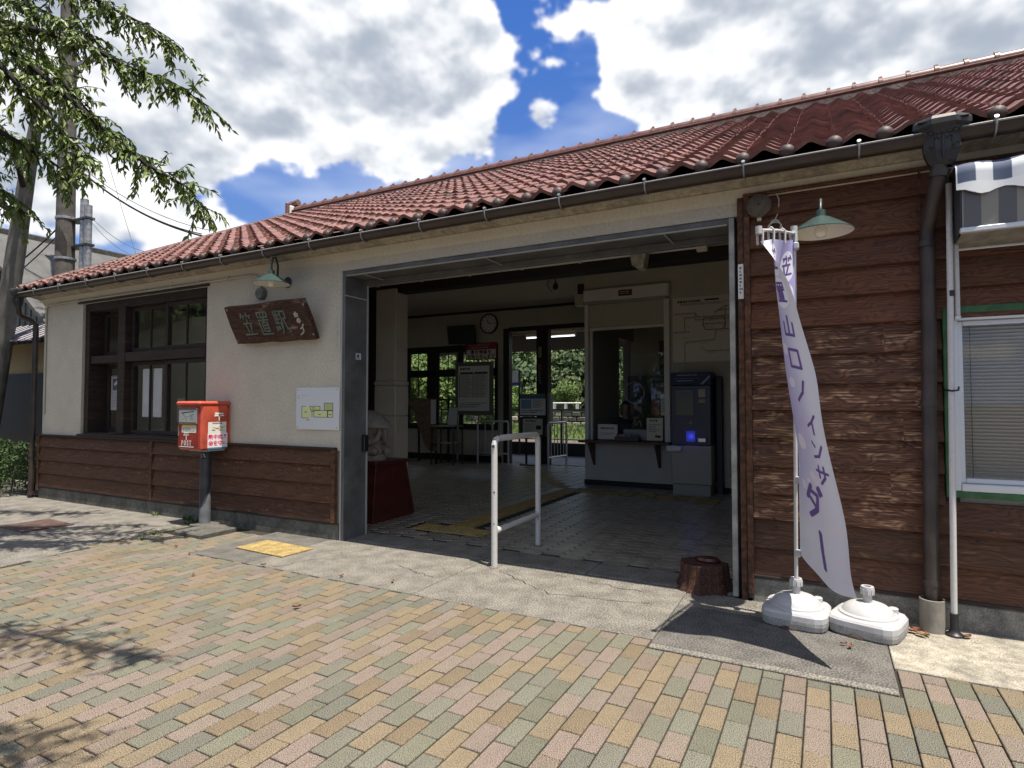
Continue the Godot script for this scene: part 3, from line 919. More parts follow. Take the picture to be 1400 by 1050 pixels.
func framed(nm: String, parent: Node3D, x0: float, x1: float, y0: float, y1: float, z: float, w: float, d: float, mat: Material, nx := 1, ny := 1, mun := 0.02) -> Node3D:
	# sash: four bars as one frame, muntins, one pane per opening
	var f := nb()
	f.bx(x0, x0 + w, y0, y1, z - d, z, 0.004); f.bx(x1 - w, x1, y0, y1, z - d, z, 0.004)
	f.bx(x0 + w, x1 - w, y0, y0 + w, z - d, z - 0.002, 0.004); f.bx(x0 + w, x1 - w, y1 - w, y1, z - d, z - 0.002, 0.004)
	var o := part(nm, f, mat, parent)
	var cw := (x1 - x0 - 2 * w) / nx; var chh := (y1 - y0 - 2 * w) / ny
	for k in range(1, nx):
		f = nb(); f.bx(x0 + w + cw * k - mun / 2, x0 + w + cw * k + mun / 2, y0 + w, y1 - w, z - d * 0.8, z - 0.004, 0.003); part("muntin", f, mat, o)
	for k in range(1, ny):
		f = nb(); f.bx(x0 + w, x1 - w, y0 + w + chh * k - mun / 2, y0 + w + chh * k + mun / 2, z - d * 0.8, z - 0.006, 0.003); part("muntin", f, mat, o)
	for i in nx:
		for j in ny:
			f = nb()
			var ax := x0 + w + cw * i; var ay := y0 + w + chh * j; var zz := z - d * 0.5
			f.quad(Vector3(ax, ay, zz), Vector3(ax + cw, ay, zz), Vector3(ax + cw, ay + chh, zz), Vector3(ax, ay + chh, zz))
			part("pane", f, M.glass, o)
	return o

func front_window() -> void:
	var w := Node3D.new(); w.name = "front_window"; B.add_child(w)
	var f := nb()
	f.bx(-9.035, -8.93, 0.9, 2.725, -0.30, -0.035, 0.005)   # left jamb
	f.bx(-6.43, -6.365, 0.9, 2.725, -0.2, -0.03, 0.005)
	f.bx(-8.93, -6.43, 2.62, 2.725, -0.2, -0.028, 0.005)
	f.bx(-8.93, -6.43, 0.885, 0.955, -0.2, -0.026, 0.005)
	f.bx(-8.22, -8.06, 0.955, 2.62, -0.2, -0.02, 0.006)    # heavy post
	f.bx(-8.06, -6.43, 1.90, 2.02, -0.2, -0.024, 0.006)    # transom
	f.bx(-8.93, -8.22, 1.90, 2.0, -0.26, -0.06, 0.006)
	part("window_frame", f, M.frame_wood, w)
	f = nb(); f.bx(-9.12, -6.33, 2.725, 2.748, -0.05, 0.03, 0.004); part("head_flashing", f, M.black, w)
	f = nb(); f.bx(-9.05, -6.35, 0.914, 0.94, -0.05, 0.045, 0.006); part("sill", f, M.frame_wood, w)
	framed("upper_sash", w, -8.05, -7.24, 2.025, 2.615, -0.10, 0.05, 0.035, M.frame_wood, 2, 1)
	framed("upper_sash", w, -7.26, -6.435, 2.025, 2.615, -0.06, 0.05, 0.035, M.frame_wood, 2, 1)
	framed("lower_sash", w, -8.05, -7.24, 0.96, 1.895, -0.10, 0.05, 0.035, M.frame_wood, 2, 1)
	framed("lower_sash", w, -7.26, -6.435, 0.96, 1.895, -0.06, 0.05, 0.035, M.frame_wood, 2, 1)
	framed("upper_sash", w, -8.92, -8.23, 2.005, 2.615, -0.22, 0.06, 0.03, M.frame_wood, 2, 1)
	framed("side_door", w, -8.92, -8.23, 0.96, 1.895, -0.27, 0.06, 0.03, M.frame_wood, 2, 1)

func right_window() -> void:
	var w := Node3D.new(); w.name = "office_window"; B.add_child(w)
	var green := rough_mat(0.045, 0.16, 0.055, M.soft_t, null, 3.0, 0.6)
	var f := nb()
	f.bx(0.636, 0.668, 0.79, 1.935, -0.01, 0.045, 0.003)
	f.bx(0.668, 2.36, 1.893, 1.935, -0.01, 0.045, 0.003)
	f.bx(0.668, 2.36, 0.79, 0.828, -0.01, 0.043, 0.003)
	f.bx(2.33, 2.362, 0.828, 1.893, -0.01, 0.045, 0.003)
	part("green_casing", f, green, w)
	f = nb()
	f.bx(0.670, 0.712, 0.83, 1.892, -0.12, 0.04, 0.003); f.bx(2.29, 2.328, 0.83, 1.892, -0.12, 0.04, 0.003)
	f.bx(0.712, 2.29, 1.852, 1.892, -0.12, 0.038, 0.003); f.bx(0.712, 2.29, 0.83, 0.872, -0.12, 0.046, 0.003)
	part("window_frame", f, M.alu, w)
	framed("sash", w, 0.712, 1.52, 0.874, 1.85, 0.0, 0.028, 0.03, M.alu)
	framed("sash", w, 1.48, 2.29, 0.874, 1.85, -0.045, 0.028, 0.03, M.alu)
	# venetian blind slats behind the glass
	var bl := Node3D.new(); bl.name = "venetian_blind"; w.add_child(bl)
	var sl := nb()
	sl.xf = Transform3D(Basis(Vector3.RIGHT, -0.75), Vector3.ZERO)
	sl.box(Vector3(0, 0, 0), Vector3(1.55, 0.0015, 0.026))
	var sm := sl.mesh(mt(0.50, 0.49, 0.45, 0.5))
	for k in 43: put("slat", sm, bl, Vector3(1.5, 0.925 + k * 0.0215, -0.10))
	f = nb(); f.bx(0.72, 2.28, 1.846, 1.872, -0.12, -0.085, 0.002); part("head_rail", f, M.steel_light, bl)
	f = nb(); f.bx(0.72, 2.28, 0.884, 0.905, -0.115, -0.085, 0.002); part("bottom_rail", f, M.steel_light, bl)
	for x in [0.79, 1.5, 2.2]:
		f = nb(); f.tube([Vector3(x, 0.9, -0.082), Vector3(x, 1.86, -0.082)], 0.002, 5); part("cord", f, M.dark_metal, bl)
	f = nb(); f.bx(0.70, 2.31, 0.80, 1.9, -0.24, -0.205); part("room_blackout", f, M.plaster_in, bl)

func doorway() -> void:
	var d := Node3D.new(); d.name = "doorway"; B.add_child(d)
	var f := nb()
	f.bx(-4.252, -4.215, 0.0, 2.672, -0.32, 0.012, 0.003)
	part("jamb", f, M.steel_grey, d)
	f = nb(); f.bx(-0.59, -0.552, 0.008, 2.672, -0.32, 0.012, 0.003); part("jamb", f, rough_mat(0.44, 0.43, 0.39, M.soft_t, null, 2.0, 0.5), d)
	f = nb(); f.bx(-4.215, -0.59, 2.635, 2.672, -0.32, 0.010, 0.003); part("lintel_lining", f, M.steel_grey, d)
	# pale edge trims and the narrow shutter box across the head
	f = nb(); f.bx(-4.214, -4.206, 0.0, 2.60, -0.322, -0.304); part("edge_trim", f, M.steel_light, d)
	f = nb(); f.bx(-4.26, -4.246, 0.0, 2.682, 0.0, 0.018); part("edge_trim", f, M.steel_light, d)
	f = nb(); f.bx(-4.215, -0.6, 2.58, 2.634, -0.325, -0.27, 0.004); part("shutter_rail", f, M.steel_grey, d)
	f = nb(); f.bx(-4.216, -0.6, 2.625, 2.634, -0.02, 0.006, 0.002); part("edge_trim", f, M.steel_light, d)
	f = nb(); f.bx(-4.2155, -4.209, 2.425, 2.437, -0.31, 0.01); part("edge_trim", f, M.steel_light, d)
	for x in [-3.98, -2.60, -1.05]:
		f = nb(); f.tube([Vector3(x, 2.645, 0.0), Vector3(x, 2.62, -0.01), Vector3(x + 0.01, 2.615, -0.3)], 0.006, 6); part("stay_rod", f, M.steel_light, d)
	# door pull on the left jamb, and the one on the right
	f = nb(); f.bx(-4.214, -4.17, 0.86, 1.03, -0.30, -0.235, 0.006); part("door_pull", f, M.black, d)
	f = nb(); f.tube([Vector3(-0.62, 0.75, -0.5), Vector3(-0.66, 0.78, -0.5), Vector3(-0.66, 0.98, -0.5), Vector3(-0.62, 1.0, -0.5)], 0.012, 6); part("door_pull", f, M.dark_metal, d)

# ---------------------------------------------------------------- roof of interlocking tiles
const EAVE := Vector2(0.277, 2.932)     # z, y of the lowest tile edge
const RIDGE := Vector2(-4.6, 5.40)
const TW := 0.2665

func tile_profile(u: float) -> float:   # u over one tile width: broad hollow and a roll
	var e := absf(fposmod(u, 1.0) - 0.5) * 2.0
	if e < 0.8: return 0.064 * e * e
	var s := e - 0.8
	return 0.04096 + 0.1024 * s - 0.256 * s * s

func tile_mesh(b: MB, o: Vector3, dirv: Vector3, upv: Vector3, L: float) -> void:
	# o = middle of the lower edge, on the roof plane
	var N := 13
	var rt := Vector3.RIGHT
	var th := 0.017
	for k in N:
		var u0 := float(k) / N; var u1 := float(k + 1) / N
		var x0 := (u0 - 0.5) * (TW + 0.012); var x1 := (u1 - 0.5) * (TW + 0.012)
		var h0 := tile_profile(u0 + 0.5); var h1 := tile_profile(u1 + 0.5)
		var n0 := (upv - rt * (tile_profile(u0 + 0.51) - tile_profile(u0 + 0.49)) / (0.02 * TW)).normalized()
		var n1 := (upv - rt * (tile_profile(u1 + 0.51) - tile_profile(u1 + 0.49)) / (0.02 * TW)).normalized()
		var a := o + rt * x0 + upv * (h0 + th + 0.028); var c := o + rt * x1 + upv * (h1 + th + 0.028)
		var a2 := o + rt * x0 + upv * (h0 + th) + dirv * L; var c2 := o + rt * x1 + upv * (h1 + th) + dirv * L
		b.squad([a, c, c2, a2], [n0, n1, n1, n0], [Vector2(x0, 0), Vector2(x1, 0), Vector2(x1, L), Vector2(x0, L)])
		# front lip
		var e := a - upv * 0.028 ; var g := c - upv * 0.028
		b.quad(e - dirv * 0.001, g - dirv * 0.001, c, a)
	# right edge of the roll
	var hr := tile_profile(1.0)
	var xr := 0.5 * (TW + 0.012)
	var p := o + rt * xr + upv * (hr + th + 0.022)
	b.quad(p - upv * 0.02, p - upv * 0.02 + dirv * L, p + dirv * L - upv * 0.022, p)

func roof() -> void:
	var r := Node3D.new(); r.name = "roof"; B.add_child(r)
	var slope := Vector3(0, RIDGE.y - EAVE.y, RIDGE.x - EAVE.x)
	var L := slope.length()
	var dv := slope.normalized()
	var uv := Vector3(0, -dv.z, dv.y).normalized()
	var x0 := -10.18; var x1 := 5.2
	# roof deck (front and back)
	var d := nb()
	var lo := Vector3(0, EAVE.y, EAVE.x); var hi := Vector3(0, RIDGE.y, RIDGE.x)
	d.prism(PackedVector2Array([Vector2(-EAVE.x + 0.01, EAVE.y - 0.012), Vector2(4.6, 5.395), Vector2(9.9, 2.84), Vector2(9.9, 2.76), Vector2(4.6, 5.30), Vector2(-EAVE.x + 0.01, EAVE.y - 0.05)]), x0, x1)
	var dk := part("roof_deck", d, M.dark_beam, r); dk.rotation.y = PI / 2
	var b := nb()
	b.prism(PackedVector2Array([Vector2(4.6, 5.42), Vector2(9.95, 2.86), Vector2(9.95, 2.83), Vector2(4.6, 5.392)]), x0, x1)
	var bk := part("back_slope", b, M.tiles[1], r); bk.rotation.y = PI / 2
	# tiles
	var rows := 24
	var ex := L / rows
	var list := []
	rng.seed = 15
	var cols := int((x1 - x0) / TW)
	for j in rows:
		for i in cols:
			var x := -5.655 + (i - 17) * TW + 0.0
			var o := Vector3(x, lo.y, lo.z) + dv * (ex * j)
			var dd := in_view(o + dv * 0.12)
			list.push_back([dd * (1.0 + 0.02 * j), o, rng.randi(), i, j])
	list.sort_custom(func(a, c): return a[0] < c[0])
	var variants := []
	for k in 8:
		var m := nb()
		m.uo = Vector2(rng.randf(), rng.randf())
		tile_mesh(m, Vector3.ZERO, dv, uv, ex + 0.045)
		variants.push_back(m.mesh(M.tiles[[0, 0, 1, 0, 2, 1, 0, 3][k]]))
	var rest := [nb(), nb(), nb(), nb()]
	for q in list.size():
		var e: Array = list[q]
		var jit := Vector3(((e[2] % 11) - 5) * 0.0009, ((e[2] % 7) - 3) * 0.0013, ((e[2] % 13) - 6) * 0.0012)
		if q < 300 and e[0] < 1e8: put("roof_tile", variants[e[2] % 8], r, e[1] + jit)
		else:
			var m: MB = rest[[0, 0, 1, 0, 2, 1, 0, 3][e[2] % 8]]
			m.uo = Vector2((e[2] % 97) / 97.0, (e[2] % 89) / 89.0)
			tile_mesh(m, e[1] + jit, dv, uv, ex + 0.045)
	var mm := ArrayMesh.new()
	for k in 4: rest[k].surf(mm, M.tiles[k])
	put("roof_tiles", mm, r).set_meta("kind", "stuff")
	# round caps that close the rolls along the eave
	var cp := nb()
	var pr := []
	for k in 7:
		var a := PI / 2 * k / 6
		pr.push_back(Vector2(0.047 * cos(a) + 0.0001, 0.04 * sin(a)))
	pr.push_front(Vector2(0.047, -0.05))
	cp.xf = Transform3D(Basis(Vector3.RIGHT, PI / 2 - 0.15), Vector3.ZERO)
	cp.lathe(Vector3.ZERO, pr, 14)
	var cm := cp.mesh(M.tile_cap)
	for i in cols:
		put("eave_cap", cm, r, Vector3(-5.655 + (i - 17.5) * TW, EAVE.y + 0.036, EAVE.x + 0.012))
	# ridge: mortar bed, half-round ridge tiles with raised joints
	b = nb(); b.bx(x0 + 0.05, x1, 5.37, 5.475, -4.70, -4.5, 0.01); part("ridge_bed", b, M.mortar, r)
	b = nb(); b.bx(x0 + 0.03, x1, 5.475, 5.50, -4.735, -4.465, 0.008); part("ridge_flat_tiles", b, M.tiles[1], r)
	var rt := nb()
	rt.tube([Vector3(-0.15, 0, 0), Vector3(0.15, 0, 0)], 0.085, 14)
	rt.tube([Vector3(-0.155, 0, 0), Vector3(-0.11, 0, 0)], 0.102, 14)
	rt.tube([Vector3(-0.15, 0.095, 0), Vector3(-0.115, 0.1, 0)], 0.028, 8)
	var rm := rt.mesh(M.ridge)
	for k in 51: put("ridge_tile", rm, r, Vector3(x0 + 0.22 + k * 0.3, 5.525, -4.6))
	# end ornament on the gable end of the ridge
	b = nb()
	b.box(Vector3(x0 + 0.02, 5.53, -4.6), Vector3(0.1, 0.3, 0.36), 0.03)
	b.tube([Vector3(x0 - 0.1, 5.66, -4.6), Vector3(x0 + 0.2, 5.69, -4.6)], 0.07, 12)
	part("ridge_end", b, M.ridge, r)
	b = nb(); b.bx(x0 + 0.07, x0 + 0.14, 5.40, 5.6, -4.75, -4.45, 0.02); part("ridge_mortar", b, mt(0.7, 0.69, 0.66, 0.9), r)
	# verge boards
	b = nb()
	b.prism(PackedVector2Array([Vector2(-EAVE.x + 0.02, EAVE.y - 0.07), Vector2(-EAVE.x + 0.02, EAVE.y + 0.0), Vector2(4.6, 5.39), Vector2(4.6, 5.26)]), x0 - 0.025, x0 - 0.002)
	var vb := part("verge_board", b, M.frame_wood, r); vb.rotation.y = PI / 2
	var vt := nb(); vt.tube([Vector3.ZERO, dv * (ex + 0.03)], 0.06, 10)
	var vm := vt.mesh(M.tiles[3])
	for j in rows: put("verge_tile", vm, r, Vector3(x0 + 0.03, EAVE.y + 0.055, EAVE.x) + dv * (ex * j))
	# gutter: half round, open on top
	b = nb()
	var ring := []
	var NN := 12
	for q in NN + 1:
		var a := PI + PI * q / NN
		ring.push_back(Vector2(cos(a), sin(a)))
	var gz := 0.278; var gy := 2.905; var R := 0.056
	for q in NN:
		var p0: Vector2 = ring[q]; var p1: Vector2 = ring[q + 1]
		var A := Vector3(-10.12, gy + p0.y * R, gz + p0.x * R); var C := Vector3(-10.12, gy + p1.y * R, gz + p1.x * R)
		var D := Vector3(15.22, 0, 0)
		var na := Vector3(0, p0.y, p0.x); var nc := Vector3(0, p1.y, p1.x)
		b.squad([A, A + D, C + D, C], [na, na, nc, nc], [Vector2(0, q * 0.02), Vector2(15.4, q * 0.02), Vector2(15.4, q * 0.02 + 0.02), Vector2(0, q * 0.02 + 0.02)])
	b.tube([Vector3(-10.12, gy, gz + R), Vector3(5.1, gy, gz + R)], 0.007, 8)
	b.tube([Vector3(-10.12, gy - 0.005, gz - R), Vector3(5.1, gy - 0.005, gz - R)], 0.005, 6)
	var gt := part("gutter", b, M.gutter, r)
	b = nb(); b.tube([Vector3(-10.12, gy + 0.008, gz + R + 0.002), Vector3(5.1, gy + 0.008, gz + R + 0.002)], 0.0045, 6); part("gutter_bead", b, M.steel_light, gt)
	var hk := nb()
	var pts := []
	for q in 9:
		var a := PI * 1.0 + PI * q / 8
		pts.push_back(Vector3(0, sin(a) * (R + 0.006), cos(a) * (R + 0.006)))
	pts.push_back(Vector3(0, 0.03, R + 0.005))
	pts.push_back(Vector3(0, 0.035, R - 0.02))
	hk.tube(pts, 0.0065, 6)
	hk.tube([Vector3(0, 0.012, R - 0.02), Vector3(0, 0.03, R + 0.012)], 0.012, 6)
	var hm := hk.mesh(M.galv)
	for k in 24: put("gutter_hook", hm, gt, Vector3(-9.72 + k * 0.655 + 0.1, gy, gz))
	downpipes(r)

func hopper(parent: Node3D, x: float, big: float) -> void:
	# cast rainwater head: stepped tray, tapering body with ribs
	var b := nb()
	var s := big
	var z := 0.29
	var lv := [[0.135, 2.985], [0.15, 2.965], [0.15, 2.935], [0.125, 2.92], [0.12, 2.905], [0.098, 2.885], [0.092, 2.80], [0.072, 2.74], [0.05, 2.715]]
	for k in lv.size() - 1:
		var h0: float = lv[k][0] * s; var h1: float = lv[k + 1][0] * s
		var y0: float = lv[k][1]; var y1: float = lv[k + 1][1]
		for q in 8:
			var P := func(h: float, y: float, qq: int) -> Vector3:
				var a := TAU * (qq + 0.5) / 8.0
				var m := 1.0 / maxf(absf(cos(a)), absf(sin(a)))
				return Vector3(x + cos(a) * h * m * 0.93, y, z + sin(a) * h * m * 0.7)
			b.quad(P.call(h0, y0, q), P.call(h0, y0, q + 1), P.call(h1, y1, q + 1), P.call(h1, y1, q))
	b.quad(Vector3(x - 0.12 * s, 2.96, z + 0.09 * s), Vector3(x + 0.12 * s, 2.96, z + 0.09 * s), Vector3(x + 0.12 * s, 2.96, z - 0.09 * s), Vector3(x - 0.12 * s, 2.96, z - 0.09 * s))
	# cast relief: a central rib with paired scrolls
	b.tube([Vector3(x, 2.75, z + 0.055 * s), Vector3(x, 2.80, z + 0.068 * s), Vector3(x, 2.88, z + 0.071 * s)], [0.004, 0.009, 0.007], 6)
	for sg in [-1.0, 1.0]:
		for q in 2:
			var pts := []
			for k in 8:
				var a := k / 7.0 * PI * 1.4
				pts.push_back(Vector3(x + sg * (0.034 + q * 0.03 - cos(a) * 0.016) * s, 2.855 - q * 0.045 + sin(a) * 0.018, z + (0.0705 - q * 0.008) * s))
			b.tube(pts, 0.005, 5)
	for k in 7:
		b.ball(Vector3(x + (k - 3) * 0.028 * s, 2.893, z + 0.072 * s), Vector3(0.011, 0.010, 0.008), 8, 5)
	part("rainwater_head", b, M.cast_dark, parent)

func downpipes(r: Node3D) -> void:
	hopper(r, 0.615, 1.0)
	var b := nb()
	b.tube([Vector3(0.605, 2.73, 0.29), Vector3(0.60, 2.655, 0.285), Vector3(0.59, 2.60, 0.25), Vector3(0.575, 2.48, 0.14), Vector3(0.567, 2.42, 0.085), Vector3(0.565, 2.36, 0.08), Vector3(0.563, 1.7, 0.08), Vector3(0.556, 1.35, 0.08), Vector3(0.548, 0.17, 0.085)], 0.040, 14)
	var dp := part("downpipe", b, M.pipe_brown, r)
	for e in [[2.34, 0.046], [2.655, 0.05], [1.37, 0.045], [0.30, 0.046]]:
		b = nb()
		if e[0] > 2.6: b.tube([Vector3(0.606, 2.70, 0.29), Vector3(0.602, 2.66, 0.286)], e[1], 14)
		else: b.tube([Vector3(0.560 - (2.3 - e[0]) * 0.006, e[0], 0.082), Vector3(0.560 - (2.3 - e[0]) * 0.006, e[0] - 0.035, 0.082)], e[1], 14)
		part("pipe_collar", b, M.pipe_brown, dp)
	b = nb(); b.lathe(Vector3(0.545, 0.0, 0.105), [Vector2(0.066, 0.0), Vector2(0.066, 0.19), Vector2(0.060, 0.192), Vector2(0.058, 0.19), Vector2(0.058, 0.1), Vector2(0.0, 0.1)], 20)
	part("drain_stub", b, rough_mat(0.34, 0.315, 0.265, M.soft_t, M.fine_n, 2.0, 0.7, 0.3), dp)
	# left end
	hopper(r, -10.14, 0.8)
	b = nb()
	b.tube([Vector3(-10.14, 2.73, 0.29), Vector3(-10.14, 2.64, 0.28), Vector3(-10.145, 2.60, 0.25), Vector3(-10.145, 2.56, 0.14), Vector3(-10.14, 2.50, 0.075), Vector3(-10.14, 2.4, 0.07), Vector3(-10.15, 0.9, 0.07), Vector3(-10.16, 0.02, 0.075)], 0.036, 12)
	dp = part("downpipe", b, M.gutter, r)
	for y in [2.3, 0.62, 0.08]:
		b = nb(); b.tube([Vector3(-10.155, y, 0.072), Vector3(-10.155, y - 0.04, 0.072)], 0.043, 12); part("pipe_collar", b, M.gutter, dp)

# ---------------------------------------------------------------- the hall behind the doorway
func hall() -> void:
	var h := Node3D.new(); h.name = "waiting_hall"; B.add_child(h)
	part("ceiling", wall_mb(-9.9, 4.85, 3.06, 3.11, -1.25, -0.2), M.plaster_in, h)
	part("ceiling", wall_mb(-9.9, 4.85, 3.06, 3.62, -1.3, -1.25), M.plaster_in, h)
	part("ceiling", wall_mb(-9.9, 4.85, 3.55, 3.62, -7.7, -1.3), M.plaster_in, h)
	part("hall_wall", wall_mb(-0.50, -0.40, 0.0, 3.55, -7.55, -1.3), M.plaster_in, h)
	part("hall_wall", wall_mb(-0.50, -0.40, 0.0, 3.06, -1.3, -0.2), M.plaster_in, h)
	# bulkhead over a dark beam, two metres behind the doorway
	part("bulkhead", wall_mb(-9.9, -0.5, 2.99, 3.55, -2.12, -2.0), M.plaster_in, h)
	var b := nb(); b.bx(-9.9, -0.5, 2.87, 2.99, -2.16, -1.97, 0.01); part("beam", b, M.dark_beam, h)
	# pillar with rendered bands
	b = nb()
	b.bx(-5.50, -5.15, 1.66, 2.93, -2.20, -1.93, 0.012)
	b.bx(-5.515, -5.135, 1.60, 1.66, -2.215, -1.915, 0.012)
	b.bx(-5.51, -5.14, 1.185, 1.598, -2.21, -1.92, 0.012)
	b.bx(-5.51, -5.14, 0.0, 1.182, -2.21, -1.92, 0.012)
	part("pillar", b, M.plaster_in, h)
	b = nb(); b.bx(-6.45, -5.52, 0.0, 2.86, -2.15, -2.08, 0.01)
	for k in 4: b.bx(-6.44 + k * 0.23, -6.42 + k * 0.23, 0.02, 2.85, -2.075, -2.06, 0.004)
	part("partition_boards", b, M.frame_wood, h)
	# back wall with windows and the way out to the platform
	var bw := part("back_wall", wall_mb(-9.9, -9.35, 0, 3.55, -7.7, -7.55), M.plaster_in, h)
	part("wall_piece", wall_mb(-9.35, -6.52, 2.74, 3.55, -7.7, -7.55), M.plaster_in, bw)
	part("wall_piece", wall_mb(-9.35, -6.72, 0.0, 0.82, -7.7, -7.55), M.plaster_in, bw)
	part("wall_piece", wall_mb(-6.72, -6.52, 0.0, 2.74, -7.7, -7.55), M.plaster_in, bw)
	part("wall_piece", wall_mb(-6.52, -3.66, 3.08, 3.55, -7.7, -7.55), M.plaster_in, bw)
	part("wall_piece", wall_mb(-3.66, 4.85, 0.0, 3.55, -7.7, -7.55), M.plaster_in, bw)
	b = nb(); b.bx(-9.9, -0.5, 3.50, 3.56, -7.555, -7.51, 0.005); part("picture_rail", b, M.dark_beam, bw)
	b = nb(); b.bx(-9.35, -6.6, 0.0, 0.14, -7.56, -7.52, 0.005); part("skirting", b, M.dark_beam, bw)
	# window of the back wall
	var w := Node3D.new(); w.name = "platform_window"; h.add_child(w)
	b = nb()
	b.bx(-9.37, -6.70, 2.63, 2.75, -7.69, -7.52, 0.005); b.bx(-9.37, -6.70, 0.74, 0.84, -7.69, -7.50, 0.005)
	b.bx(-9.37, -6.70, 2.04, 2.15, -7.68, -7.53, 0.005)
	b.bx(-8.70, -8.42, 0.84, 2.63, -7.69, -7.53, 0.005)
	b.bx(-7.80, -7.72, 0.84, 2.63, -7.69, -7.54, 0.005)
	b.bx(-9.37, -9.3, 0.84, 2.63, -7.69, -7.53, 0.005); b.bx(-6.77, -6.70, 0.84, 2.63, -7.69, -7.53, 0.005)
	part("window_frame", b, M.dark_beam, w)
	for e in [[-9.3, -8.7], [-8.42, -7.8], [-7.72, -6.77]]:
		framed("sash", w, e[0], e[1], 2.15, 2.63, -7.58, 0.035, 0.03, M.dark_beam, 2)
		framed("sash", w, e[0], e[1], 0.84, 2.04, -7.58, 0.035, 0.03, M.dark_beam, 2, 2)
	# posts of the way out
	b = nb(); b.bx(-6.55, -6.40, 0.0, 3.08, -7.70, -7.53, 0.006); b.bx(-5.70, -5.42, 0.0, 3.08, -7.72, -7.52, 0.006); b.bx(-6.4, -3.66, 3.0, 3.10, -7.72, -7.53, 0.006)
	part("passage_posts", b, M.dark_beam, h)
	var st := paper(32, 128, Color(0.05, 0.05, 0.05))
	st.fill_rect(Rect2i(6, 4, 22, 34), Color(0.55, 0.55, 0.35)); st.fill_rect(Rect2i(8, 60, 16, 20), Color(0.6, 0.2, 0.2))
	print_lines(st, Rect2i(8, 84, 18, 40), 5, Color(0.5, 0.5, 0.5), 4)
	b = nb(); b.face(Vector3(-5.67, 1.75, -7.515), Vector3(-5.55, 1.75, -7.515), Vector3(-5.55, 2.65, -7.515), Vector3(-5.67, 2.65, -7.515)); part("post_stickers", b, print_mat(st), h)
	office(h)

func office(h: Node3D) -> void:
	var o := Node3D.new(); o.name = "ticket_office"; B.add_child(o)
	part("office_wall", wall_mb(-3.59, -3.46, 0.0, 3.55, -5.1, -5.0), M.plaster_in, o)
	part("office_wall", wall_mb(-3.46, -2.24, 0.0, 0.72, -5.1, -5.0), M.plaster_in, o)
	part("office_wall", wall_mb(-3.46, -2.24, 2.60, 3.55, -5.1, -5.0), M.plaster_in, o)
	part("office_wall", wall_mb(-2.24, -0.5, 0.0, 3.55, -5.1, -5.0), M.plaster_in, o)
	part("office_wall", wall_mb(-3.59, -3.49, 0.0, 3.55, -6.50, -5.1), M.plaster_in, o)
	part("office_wall", wall_mb(-3.59, -3.49, 0.0, 1.1, -7.55, -6.50), M.plaster_in, o)
	part("office_wall", wall_mb(-3.59, -3.49, 2.62, 3.55, -7.55, -6.50), M.plaster_in, o)
	var b := nb(); b.bx(-3.60, -0.5, 0.0, 0.085, -5.0, -4.985, 0.003); part("skirting", b, M.dark_beam, o)
	b = nb(); b.bx(-3.6, -3.48, 1.08, 2.64, -7.25, -7.18, 0.004); b.bx(-3.6, -3.48, 1.08, 2.64, -6.56, -6.5, 0.004); part("side_window_frame", b, M.steel_light, o)
	# shutter box and window frame
	b = nb(); b.bx(-3.56, -2.14, 3.05, 3.25, -5.0, -4.86, 0.01)
	var sb := part("shutter_box", b, M.ivory, o)
	b = nb(); b.bx(-3.52, -2.18, 3.01, 3.048, -4.99, -4.90, 0.004); part("shutter_lip", b, M.steel_light, sb)
	var lp := paper(64, 32, Color(0.55, 0.45, 0.42)); lp.fill_rect(Rect2i(2, 2, 60, 28), Color(0.32, 0.1, 0.1)); print_lines(lp, Rect2i(8, 8, 50, 18), 2, Color(0.8, 0.75, 0.7), 3)
	b = nb(); b.face(Vector3(-2.95, 3.10, -4.857), Vector3(-2.72, 3.10, -4.857), Vector3(-2.72, 3.20, -4.857), Vector3(-2.95, 3.20, -4.857)); part("plate", b, print_mat(lp), sb)
	b = nb(); b.bx(-3.565, -3.50, 0.75, 3.01, -5.0, -4.93, 0.004); b.bx(-2.235, -2.15, 0.75, 3.01, -5.0, -4.93, 0.004)
	b.bx(-3.5, -2.235, 2.575, 2.62, -5.02, -4.95, 0.004); b.bx(-3.47, -3.44, 0.75, 2.575, -5.02, -4.96, 0.003)
	part("ticket_window_frame", b, M.ivory, o)
	b = nb(); b.quad(Vector3(-3.44, 0.93, -5.02), Vector3(-2.24, 0.93, -5.02), Vector3(-2.24, 2.575, -5.02), Vector3(-3.44, 2.575, -5.02)); part("ticket_window_pane", b, M.glass, o)
	var ring := nb()
	var pts := []
	for k in 25: pts.push_back(Vector3(-2.74 + cos(TAU * k / 24) * 0.165, 1.53 + sin(TAU * k / 24) * 0.25 * 0.68, -5.012))
	ring.tube(pts, 0.008, 6, false); part("speaking_ring", ring, M.steel_light, o)
	# counter shelf on two brackets
	var wd := rough_mat(0.16, 0.07, 0.035, M.soft_t, null, 2.0, 0.5)
	b = nb(); b.bx(-3.60, -2.11, 0.715, 0.752, -5.12, -4.70, 0.006)
	var ct := part("counter", b, wd, o)
	for x in [-3.42, -2.33]:
		b = nb(); b.prism(PackedVector2Array([Vector2(4.72, 0.712), Vector2(4.985, 0.712), Vector2(4.985, 0.33)]), x - 0.02, x + 0.02)
		var k := part("bracket", b, wd, ct); k.rotation.y = PI / 2
	# dark cabinets and blind at the back of the office
	b = nb(); b.bx(-3.48, -0.6, 0.0, 1.9, -7.52, -7.1, 0.01); part("cabinet", b, mt(0.05, 0.052, 0.055, 0.6), o)
	b = nb(); b.bx(-2.9, -2.2, 1.95, 2.6, -7.5, -7.3, 0.01); part("shelf_unit", b, mt(0.08, 0.075, 0.07, 0.7), o)

